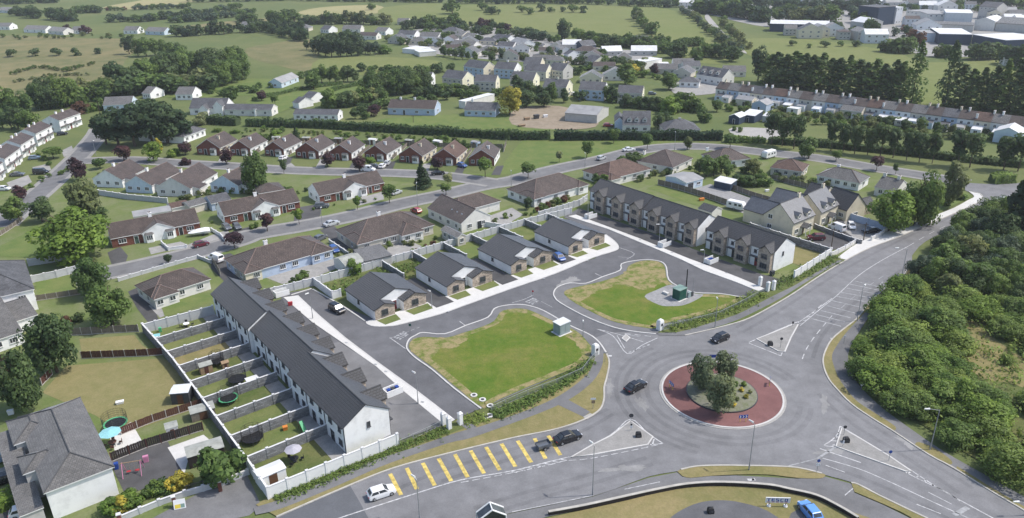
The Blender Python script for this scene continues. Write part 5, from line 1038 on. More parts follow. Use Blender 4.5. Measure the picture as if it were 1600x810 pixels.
house('brown timber shed with white edged roof', (296, 324), (324, 316), (290, 316), 2.4, 'x', 22, 'beige', 'greytile', None, '', ridge=None, cat='shed', name='shed')
house('small blue grey outbuilding with blue door', (330, 319), (362, 312), (324, 308), 2.4, 'x', 22, 'bluegrey', 'oldslate', None, 'f2', ridge=None, cat='shed', name='shed')
house('long white lean-to behind the brick bungalow', (208, 339), (268, 329), (220, 325), 2.3, 's', 6, 'offwhite', 'greysheet', None, '', ridge=None, cat='shed', name='shed', Dfix=4)
house('brown roofed timber summerhouse behind a brick bungalow', (404, 303), (446, 296), (404, 290), 2.2, 'h', 22, 'fencebrown', 'browntile', None, '', ridge=None, cat='shed', name='shed')
house('dark slate house roof with return behind the cream pair', (1255, 303), (1286, 311), (1290, 296), 3.6, 'x', 38, 'cream', 'slate', None, '', ridge='greyridge', cat='house', name='house', Dfix=7)
house('small dark gabled shed by the touring caravan', (1090, 326), (1112, 333), (1122, 327), 2.6, 'x', 26, 'offwhite', 'slate', None, '', ridge=None, cat='shed', name='shed', Dfix=5)
# ------------------------------------------------------------------ vegetation
VR_ = random.Random(11)
def rdir(r):
    z = r.uniform(-1, 1); a = r.uniform(0, 2 * math.pi); q = math.sqrt(1 - z * z); return Vector((q * math.cos(a), q * math.sin(a), z))
def leaf_faces(V, F, T, N, c, rad, n, size, r, tone, up=.15, shell=.62):
    for _ in range(n):
        d = rdir(r)
        if d.z < -.55 and r.random() < .6: d.z = -d.z
        k = shell + (1 - shell) * r.random() ** .6
        p = Vector((c[0] + d.x * rad[0] * k, c[1] + d.y * rad[1] * k, c[2] + d.z * rad[2] * k))
        nn = (d + rdir(r) * .75 + Vector((0, 0, up))).normalized()
        u = nn.orthogonal().normalized(); u = (Matrix.Rotation(r.uniform(0, 6.28), 3, nn) @ u); v = nn.cross(u)
        s = size * r.uniform(.6, 1.35); s2 = s * r.uniform(.5, .9); i = len(V)
        V += [p - u * s, p - v * s2 + nn * s * .18, p + u * s, p + v * s2 + nn * s * .18]
        F.append((i, i + 1, i + 2, i + 3)); T.append(min(1, max(0, tone + r.gauss(0, .17))))
        sn = (d * .6 + nn * .4 + Vector((0, 0, .35))).normalized(); N += [sn] * 4
def finish(name, V, F, T, N, nm=1, trunkfaces=None):
    me = bpy.data.meshes.new(name)
    V2, F2 = list(V), list(F); mi = [0] * len(F); T2 = list(T); N2 = list(N)
    if trunkfaces:
        tv, tf = trunkfaces; o = len(V2); V2 += tv; F2 += [tuple(i + o for i in f) for f in tf]; mi += [1] * len(tf); T2 += [.5] * len(tf)
    me.from_pydata([tuple(v) for v in V2], [], F2)
    me.materials.append(M['leaf_mid'])
    if trunkfaces: me.materials.append(M['bark'])
    me.polygons.foreach_set('material_index', mi)
    a = me.attributes.new('tone', 'FLOAT', 'FACE'); a.data.foreach_set('value', T2)
    me.polygons.foreach_set('use_smooth', [True] * len(F2))
    if len(N2) == len(V2): me.normals_split_custom_set_from_vertices([tuple(n) for n in N2])
    return me
def trunk_geo(h, r0, limbs, r, spread=1.8, top=.75):
    mb = MB(); p = Vector((0, 0, -.3)); k = 4
    for i in range(k):
        q = Vector((r.uniform(-.12, .12), r.uniform(-.12, .12), h * top * (i + 1) / k)); mb.rod(p, q, r0 * (1 - .2 * i), r0 * (1 - .2 * (i + 1)), 7, cap=False); p = q
    for i in range(limbs):
        a = 6.283 * i / limbs + r.uniform(-.4, .4); z = h * top * r.uniform(.42, .9)
        e = Vector((math.cos(a) * spread * r.uniform(.6, 1), math.sin(a) * spread * r.uniform(.6, 1), z + h * r.uniform(.12, .3)))
        mb.rod((0, 0, z), e, r0 * .42, r0 * .12, 5, cap=False)
    return mb
def crown_broad(seed, h, rx, z0, nl, n, size, top=1.0, pointy=0.0, sub=.42):
    r = random.Random(seed); V, F, T, N = [], [], [], []
    ch = (h - z0) / 2; cz = z0 + ch
    for i in range(nl):
        d = rdir(r); k = r.uniform(.35, .72)
        z = cz + d.z * ch * k * 1.05; f = 1 - pointy * max(0, (z - z0) / (h - z0))
        c = (d.x * rx * k * f, d.y * rx * k * f, z); rr = rx * sub * r.uniform(.7, 1.25) * (f ** .5)
        leaf_faces(V, F, T, N, c, (rr, rr, rr * .85), n, size, r, r.uniform(.25, .75))
    return V, F, T, N
def crown_column(seed, h, rx, n, size, z0=1.0, tip=.25):
    r = random.Random(seed); V, F, T, N = [], [], [], []
    k = 26
    for i in range(k):
        f = i / (k - 1); z = z0 + (h - z0) * f; w_ = rx * (math.sin(math.pi * min(1, f * .8 + .16)) ** .6) * (1 - f * (1 - tip) * f)
        a = r.uniform(0, 6.28); c = (math.cos(a) * w_ * .45, math.sin(a) * w_ * .45, z)
        leaf_faces(V, F, T, N, c, (w_ * .75, w_ * .75, h / k * 2.0), n, size, r, r.uniform(.25, .75), up=.4)
    return V, F, T, N
def crown_conifer(seed, h, rx, n, size, z0=.3):
    r = random.Random(seed); V, F, T, N = [], [], [], []
    k = 22
    for i in range(k):
        f = i / (k - 1); z = z0 + (h - z0) * f; w_ = rx * (1 - f) ** .75 + .15
        for q in range(3 if f < .7 else 1):
            a = r.uniform(0, 6.28); c = (math.cos(a) * w_ * .5, math.sin(a) * w_ * .5, z)
            leaf_faces(V, F, T, N, c, (w_ * .55, w_ * .55, h / k * 1.4), n, size, r, r.uniform(.2, .7))
    return V, F, T, N
PROTO = {}
def proto(kind, variants, fn, trunk=None, far=False):
    L = []
    for i in range(variants):
        g_ = fn(i)
        if far:
            mb = trunk(i); me = finish('tree', *g_, trunkfaces=([Vector(v) for v in mb.v], mb.f)); L.append((me, None))
        else:
            me = finish('crown', *g_); tm = trunk(i).mesh('trunk', [M['bark']], True) if trunk else None; L.append((me, tm))
    PROTO[kind] = L
rt = random.Random(5)
proto('big', 3, lambda i: crown_broad(40 + i, 10, 4.6, -.6, 40, 135, .29, sub=.39), lambda i: trunk_geo(10, .34, 7, rt, 2.6))
proto('tree', 4, lambda i: crown_broad(60 + i, 10, 3.7, .2, 22, 95, .36, sub=.45), lambda i: trunk_geo(10, .26, 6, rt, 2.0))
proto('street', 3, lambda i: crown_broad(80 + i, 10, 3.4, 2.6, 16, 80, .42, sub=.46), lambda i: trunk_geo(10, .2, 5, rt, 1.6))
proto('conifer', 2, lambda i: crown_conifer(90 + i, 10, 3.0, 40, .34, .8), lambda i: trunk_geo(10, .22, 0, rt, 1, .6))
proto('cypress', 3, lambda i: crown_broad(100 + i, 10, 3.4, .2, 24, 90, .33, pointy=.35), lambda i: trunk_geo(10, .25, 3, rt, 1, .5))
proto('poplar', 3, lambda i: crown_column(110 + i, 10, 1.7, 40, .24, .3, .45), lambda i: trunk_geo(10, .14, 0, rt, 1, .7))
proto('bushy', 3, lambda i: crown_broad(70 + i, 10, 4.6, -.6, 26, 120, .33, sub=.4), lambda i: trunk_geo(10, .26, 6, rt, 2.0))
proto('shrub', 4, lambda i: crown_broad(120 + i, 10, 5.2, -2.2, 16, 70, .62, sub=.42))
proto('scrub', 4, lambda i: crown_broad(130 + i, 10, 5.6, -2.0, 34, 170, .26, sub=.35))
proto('far', 5, lambda i: crown_broad(140 + i, 10, 4.4, -1.2, 13, 42, .75, sub=.5), lambda i: trunk_geo(10, .28, 3, rt, 1.5), far=True)
proto('farbush', 4, lambda i: crown_broad(150 + i, 10, 5.5, -2.0, 10, 34, .95, sub=.46), lambda i: trunk_geo(4, .25, 0, rt, 1.0, .5), far=True)
proto('farpoplar', 3, lambda i: crown_column(160 + i, 10, 2.2, 34, .30, .0, .55), lambda i: trunk_geo(10, .14, 0, rt, 1, .7), far=True)
def hgt(x, yb, yt, z=0.0):
    b = g(x, yb, z); lo, hi = 0.2, 60.0
    for _ in range(30):
        m_ = (lo + hi) / 2; P = Vector((b.x, b.y, z + m_ - CH)); yy = 405 - CF * P.dot(cU) / P.dot(cF)
        if yy > yt: lo = m_
        else: hi = m_
    return lo
def pxm(x, y):                      # photograph pixels per metre where (x, y) lies
    b = g(x, y); return CF / (b - Vector((0, 0, CH))).dot(cF)
NOMW = dict(big=4.9, bushy=4.9, tree=4.0, street=3.7, conifer=2.9, cypress=3.3, poplar=1.55, shrub=5.6, scrub=6.0, far=4.7, farbush=5.9, farpoplar=1.75)
NOTREE = ('shrub', 'scrub', 'farbush')
def tree(x, yb, h, kind, mat, label, group=None, wid=None, cat=None, z=0.0, loc=None, name=None):
    """h metres (or top y given as ('t', y)); wid = crown width in photograph pixels"""
    if isinstance(h, tuple): h = hgt(x, yb, h[1], z)
    P = loc if loc is not None else g(x, yb, z)
    me, tm = VR_.choice(PROTO[kind]); s = h / 10
    sx = s * VR_.uniform(.92, 1.08) * {'farbush': 1.35, 'far': 1.12, 'shrub': 1.1}.get(kind, 1) if wid is None else wid / pxm(x, yb) / 2 / NOMW[kind]
    sx = min(max(sx, s * .45), s * (2.6 if loc is None else 1.6))
    nm = name or ('shrub' if kind in NOTREE else 'poplar' if 'poplar' in kind else 'conifer' if kind in ('conifer', 'cypress') else 'tree')
    cat = cat or ('shrub' if kind in NOTREE else 'tree'); rz = VR_.uniform(0, 6.28)
    leafm = M['leaf_' + mat]
    if tm is None:
        o = place(nm, me, None, P, rz, (sx, sx, s)); o.material_slots[0].link = 'OBJECT'; o.material_slots[0].material = leafm
        return tag(o, label, cat, group)
    r = empty(nm, P, rz, label, cat, group); r.scale = (sx, sx, s)
    o = place('crown', me, r); o.material_slots[0].link = 'OBJECT'; o.material_slots[0].material = leafm
    place('trunk', tm, r); return r
def along(pts, n, jit=0.0):
    P = [Vector(p) for p in pts]; d = [0]
    for a, b in zip(P[:-1], P[1:]): d.append(d[-1] + (b - a).length)
    out = []
    for i in range(n):
        t = d[-1] * (i + .5) / n
        for k in range(len(P) - 1):
            if d[k] <= t <= d[k + 1] + 1e-6:
                q = P[k].lerp(P[k + 1], (t - d[k]) / max(1e-6, d[k + 1] - d[k])); out.append((q.x + VR_.uniform(-jit, jit), q.y + VR_.uniform(-jit, jit) * .35)); break
    return out
MASS = {}
def mass(x, y, h, kind, mat, z=0.0, loc=None, k=1.0):
    p = loc or g(x, y); s = h / 10; MASS.setdefault(mat, []).append((VR_.choice(PROTO[kind])[0], p, s * k * VR_.uniform(1.0, 1.5), s, VR_.uniform(0, 6.28)))
def bake_mass():
    V, F, T, N, MI = [], [], [], [], []; keys = list(MASS)
    for mi, k in enumerate(keys):
        for me, p, sx, sz, a in MASS[k]:
            o = len(V); c_, s_ = math.cos(a), math.sin(a); tn = me.attributes['tone'].data
            for v in me.vertices: V.append((p.x + (v.co.x * c_ - v.co.y * s_) * sx, p.y + (v.co.x * s_ + v.co.y * c_) * sx, p.z + v.co.z * sz))
            for f in me.polygons:
                F.append([i + o for i in f.vertices]); T.append(tn[f.index].value); MI.append(mi if f.material_index == 0 else len(keys))
    me = bpy.data.meshes.new('far_hedgerows'); me.from_pydata(V, [], F)
    for k in keys: me.materials.append(M['leaf_' + k])
    me.materials.append(M['bark']); me.polygons.foreach_set('material_index', MI); me.attributes.new('tone', 'FLOAT', 'FACE').data.foreach_set('value', T)
    tag(place('far_hedgerows', me), kind='stuff')
def row(pts, n, h, kind, mats, desc, group, jit=2.0, wid=None):
    if 'single' not in desc and (kind == 'farbush' or (kind == 'far' and sum(p[1] for p in pts) / len(pts) < 37)):
        for x, y in along(pts, int(n * 1.7), jit): mass(x, y, VR_.uniform(*h), kind, VR_.choice(mats))
        return
    for i, (x, y) in enumerate(along(pts, n, jit)):
        hh = VR_.uniform(*h); tree(x, y, hh, kind, VR_.choice(mats), ('%s, %s' % (desc, ordinal(i, n))), group, wid)
# ---- near and middle trees: x, base y, top y, width, kind, leaf, label
for x, yb, yt, w_, k, m_, lb in [
    (118, 408, 324, 122, 'big', 'bright', 'big spreading bright green tree left of the brick bungalow'), (150, 463, 398, 60, 'big', 'mid', 'round mid green tree right of the white back garden walls'),
    (177, 509, 443, 76, 'big', 'mid', 'spreading green tree beside the hip roofed white bungalow'), (90, 582, 482, 82, 'big', 'dark', 'large dark green tree at the corner of the parched paddock'),
    (38, 644, 545, 76, 'big', 'dark', 'dark green tree above the big grey hip roof'), (138, 348, 276, 56, 'tree', 'olive', 'tall loose olive green tree at the street corner'), (30, 347, 307, 42, 'tree', 'mid', 'left one of two dark round trees by the left street'),
    (67, 347, 308, 44, 'tree', 'dark', 'right one of two dark round trees by the left street'), (158, 348, 318, 30, 'tree', 'dark', 'small dark tree behind the big bright green tree'), (122, 283, 245, 31, 'tree', 'copper', 'conical copper tree on the corner of the left street'), (157, 264, 246, 25, 'street', 'mid', 'small round green street tree beside the copper tree'),
    (84, 248, 230, 32, 'street', 'mid', 'round green tree on the verge of the left street'), (31, 312, 289, 24, 'tree', 'copper', 'dark copper bush by the left street drive'), (241, 253, 216, 32, 'tree', 'bright', 'bright green tree beside the dark conifer clump'), (249, 240, 215, 14, 'tree', 'gold', 'golden topped tree behind the bright green tree'),
    (194, 252, 225, 28, 'tree', 'copper', 'wide copper tree on the lawn by the conifer clump'), (290, 242, 221, 24, 'tree', 'copper', 'copper tree left of the first brick gabled bungalow'), (290, 258, 246, 22, 'shrub', 'copper', 'copper shrub at the upper street kerb'), (354, 257, 231, 26, 'tree', 'copper', 'round copper tree before the second brick gabled bungalow'),
    (401, 302, 232, 46, 'big', 'mid', 'tall bushy ash tree rising between the white gabled bungalows'), (444, 272, 246, 13, 'street', 'dark', 'thin dark tree on the upper street verge'), (512, 261, 237, 25, 'tree', 'copper', 'copper tree before the fourth brick gabled bungalow'),
    (562, 268, 243, 25, 'tree', 'copper', 'copper tree beside the white van'), (578, 260, 244, 20, 'tree', 'bright', 'bright green bush between copper tree and parked white car'), (661, 294, 252, 28, 'conifer', 'deep', 'tall dark pointed tree on the small green'), (684, 265, 245, 23, 'tree', 'copper', 'copper tree right of the dark pointed tree'),
    (758, 277, 246, 26, 'street', 'bright', 'round bright street tree before the last brick bungalow'), (700, 290, 269, 18, 'street', 'pale', 'sparse pale young tree on the tip of the small green'), (697, 305, 287, 19, 'street', 'mid', 'small round tree at the tip of the small green'), (609, 318, 287, 24, 'street', 'mid', 'round street tree beside the pale parked car'),
    (559, 328, 305, 16, 'street', 'bright', 'slim young street tree on the lower street lawn'), (468, 351, 325, 18, 'street', 'bright', 'young green street tree before the brick bungalow drive'), (418, 362, 334, 28, 'street', 'copper', 'copper street tree before the brick bungalow lawn'), (367, 388, 364, 33, 'street', 'copper', 'red copper bush tree by the lower street yard'),
    (264, 413, 396, 15, 'street', 'deep', 'small dark round tree by the lower street kerb'), (825, 279, 254, 28, 'street', 'mid', 'round street tree behind the white hip roofed bungalow'), (874, 254, 235, 14, 'street', 'pale', 'small pale yellow tree on the open green'), (917, 247, 217, 23, 'street', 'mid', 'round dark street tree on the open green kerb'),
    (959, 224, 199, 20, 'street', 'mid', 'small tree on the open green below the hedge'), (1011, 234, 206, 20, 'street', 'mid', 'slim tree at the bend of the upper road'), (1074, 234, 211, 17, 'cypress', 'olive', 'egg shaped tree on the verge of the upper road'), (1140, 233, 209, 27, 'street', 'mid', 'flat topped street tree behind a hip roofed bungalow'),
    (1263, 249, 214, 34, 'tree', 'mid', 'broad green tree by the upper road bend'), (1306, 252, 233, 18, 'street', 'mid', 'small green tree right of the broad road bend tree'), (1369, 267, 244, 22, 'street', 'copper', 'copper tree on the verge before the tree row'), (1399, 273, 254, 12, 'street', 'dark', 'thin dark tree on the verge right of the copper tree'),
    (1388, 361, 293, 74, 'big', 'bright', 'big bright green tree beside the yard of parked cars'), (1436, 352, 266, 66, 'big', 'mid', 'tallest big green tree beside the roadside concrete path'), (1482, 322, 250, 44, 'tree', 'olive', 'feathery willow like tree near the road junction'),
    (1096, 607, 546, 50, 'bushy', 'sage', 'left one of three bushy trees on the roundabout'), (1133, 598, 546, 42, 'bushy', 'sage', 'right one of three bushy trees on the roundabout'), (1123, 644, 578, 58, 'bushy', 'sage', 'front one of three bushy trees on the roundabout'),
    (1240, 233, 178, 30, 'street', 'dark', 'dark tree at the left end of the upper road tree row'), (348, 752, 690, 84, 'shrub', 'mid', 'large round green bush beside the dark garden shed'), (552, 428, 404, 34, 'shrub', 'bright', 'bright green bush by the back wall of the first bungalow'),
    (797, 180, 127, 44, 'tree', 'gold', 'golden green tree above the soil yard'), (822, 168, 135, 36, 'tree', 'dark', 'dark tree right of the golden green tree'), (850, 168, 142, 34, 'tree', 'dark', 'dark tree left of the grey farm shed'), (977, 134, 98, 44, 'tree', 'mid', 'broad tree with golden top in the middle of the village'), (988, 122, 99, 22, 'tree', 'gold', 'golden crown behind the broad village tree'),
    (1045, 141, 114, 32, 'tree', 'mid', 'round green tree by the village corner'), (1022, 117, 99, 18, 'tree', 'copper', 'copper tree in the village gardens'), (1003, 117, 102, 14, 'tree', 'pale', 'pale round tree in the village gardens'), (784, 95, 74, 13, 'cypress', 'deep', 'pointed dark cypress in the far village'), (768, 98, 80, 16, 'tree', 'dark', 'dark tree beside the pointed cypress'),
    (882, 62, 28, 26, 'tree', 'dark', 'tallest dark tree at the edge of the far meadow'), (903, 64, 42, 24, 'tree', 'mid', 'mid green tree right of the tallest meadow tree'), (920, 66, 45, 22, 'tree', 'mid', 'round tree at the meadow edge'), (585, 182, 160, 22, 'tree', 'copper', 'copper tree left of the grey bungalow on the lawn'), (555, 186, 166, 18, 'cypress', 'dark', 'small cypress left of the copper tree on the lawn'),
    (570, 186, 172, 18, 'shrub', 'mid', 'round bush left of the grey bungalow'), (602, 84, 66, 28, 'shrub', 'bright', 'bright yellow green bush at the end of the dark block of trees'), (1184, 128, 70, 30, 'tree', 'deep', 'tall dark tree at the left end of the poplar screen'), (1100, 191, 165, 28, 'shrub', 'mid', 'round bush at the near end of the long gardens'), (1120, 175, 155, 20, 'tree', 'mid', 'small tree behind the long terrace end'),
    (1592, 384, 250, 84, 'conifer', 'deep', 'tall black green conifer at the right picture edge'), (1640, 372, 240, 90, 'conifer', 'deep', 'dark conifer cut by the right picture edge'), (1560, 392, 330, 60, 'big', 'dark', 'dark tree below the black conifer at the right edge'), (1500, 312, 300, 22, 'shrub', 'bright', 'yellow green bush on the grass bank by the junction'), (1478, 322, 305, 20, 'shrub', 'mid', 'green bush on the roadside grass bank'),
    (707, 22, -3, 30, 'far', 'mid', 'big tree standing in the far straw coloured field'), (580, 16, 4, 14, 'far', 'mid', 'single round tree in the far pale field'), (430, 165, 148, 14, 'street', 'mid', 'young tree beside the garage path'), (409, 158, 141, 18, 'tree', 'copper', 'copper tree on the lawn of the pale blue house'),
    (363, 162, 132, 34, 'tree', 'mid', 'round green tree on the lawn edge above the white dormer house'), (490, 140, 112, 30, 'tree', 'mid', 'grey green tree beside the pale blue house'), (105, 52, 38, 14, 'far', 'copper', 'left one of two dark copper trees at the farm'), (134, 53, 39, 19, 'far', 'copper', 'right one of two dark copper trees at the farm'), (219, 52, 42, 15, 'far', 'mid', 'round bush beside the low white bungalow'),
]: tree(x, yb, ('t', yt), k, m_, lb, None, w_, z=.75 if 'roundabout' in lb else 0.0)
# dark conifer clump
CG = 'dark conifer clump by the left street'
for i, (x, yb, yt, w_) in enumerate([(166, 226, 172, 36), (186, 229, 160, 44), (212, 229, 152, 46), (238, 226, 148, 46), (262, 224, 150, 44), (284, 220, 162, 36), (225, 215, 150, 40), (250, 212, 146, 40)]):
    tree(x, yb, ('t', yt), 'cypress', 'deep', 'dark conifer in the big clump by the left street, %s' % (['left front one', 'second in front', 'third in front', 'fourth in front', 'fifth in front', 'right front one', 'left one at the back', 'right one at the back'][i]), CG, w_ * 1.35)
# row of trees along the right hedge
TG = 'trees in a row along the upper road hedge'
tb = [(1205, 226), (1222, 229), (1298, 236), (1317, 237.5), (1335, 241), (1355, 243), (1375, 244.5), (1395, 247), (1416, 251), (1436, 254), (1456, 256), (1495, 261), (1515, 262), (1568, 266), (1590, 268)]
for i, (x, y) in enumerate(tb):
    tree(x, y, ('t', y - (50 if i < 11 else 58) + VR_.uniform(-3, 3)), 'street', 'dark', 'dark tree in the long row by the upper road hedge, %s' % ordinal(i, len(tb)), TG, VR_.uniform(24, 31) if i < 11 else 38)
PG = 'poplar screen behind the long terrace'
pb = [(1200 + i * 13.6, 131 + i * 1.85) for i in range(16)]
for i, (x, y) in enumerate(pb):
    tree(x + VR_.uniform(-2, 2), y, ('t', 84 + i * 1.2 + VR_.uniform(-5, 5)), 'farpoplar', 'dark' if i % 3 else 'mid', 'dark poplar in the long screen, %s' % ordinal(i, 16), PG, VR_.uniform(33, 40))
pb = [(1424, 162, 70), (1476, 166, 70), (1496, 168, 104), (1512, 170, 112), (1529, 172, 110), (1546, 174, 105), (1562, 176, 98), (1579, 178, 96), (1596, 180, 98), (1614, 182, 96)]
for i, (x, y, t_) in enumerate(pb):
    tree(x, y, ('t', t_), 'farpoplar', 'dark' if i % 3 else 'mid', ['tall poplar left of the meadow gap', 'tall poplar right of the meadow gap'][i] if i < 2 else 'dark poplar right of the meadow gap, %s of its row' % ordinal(i - 2, 8), PG, 29 if i < 2 else VR_.uniform(33, 40))
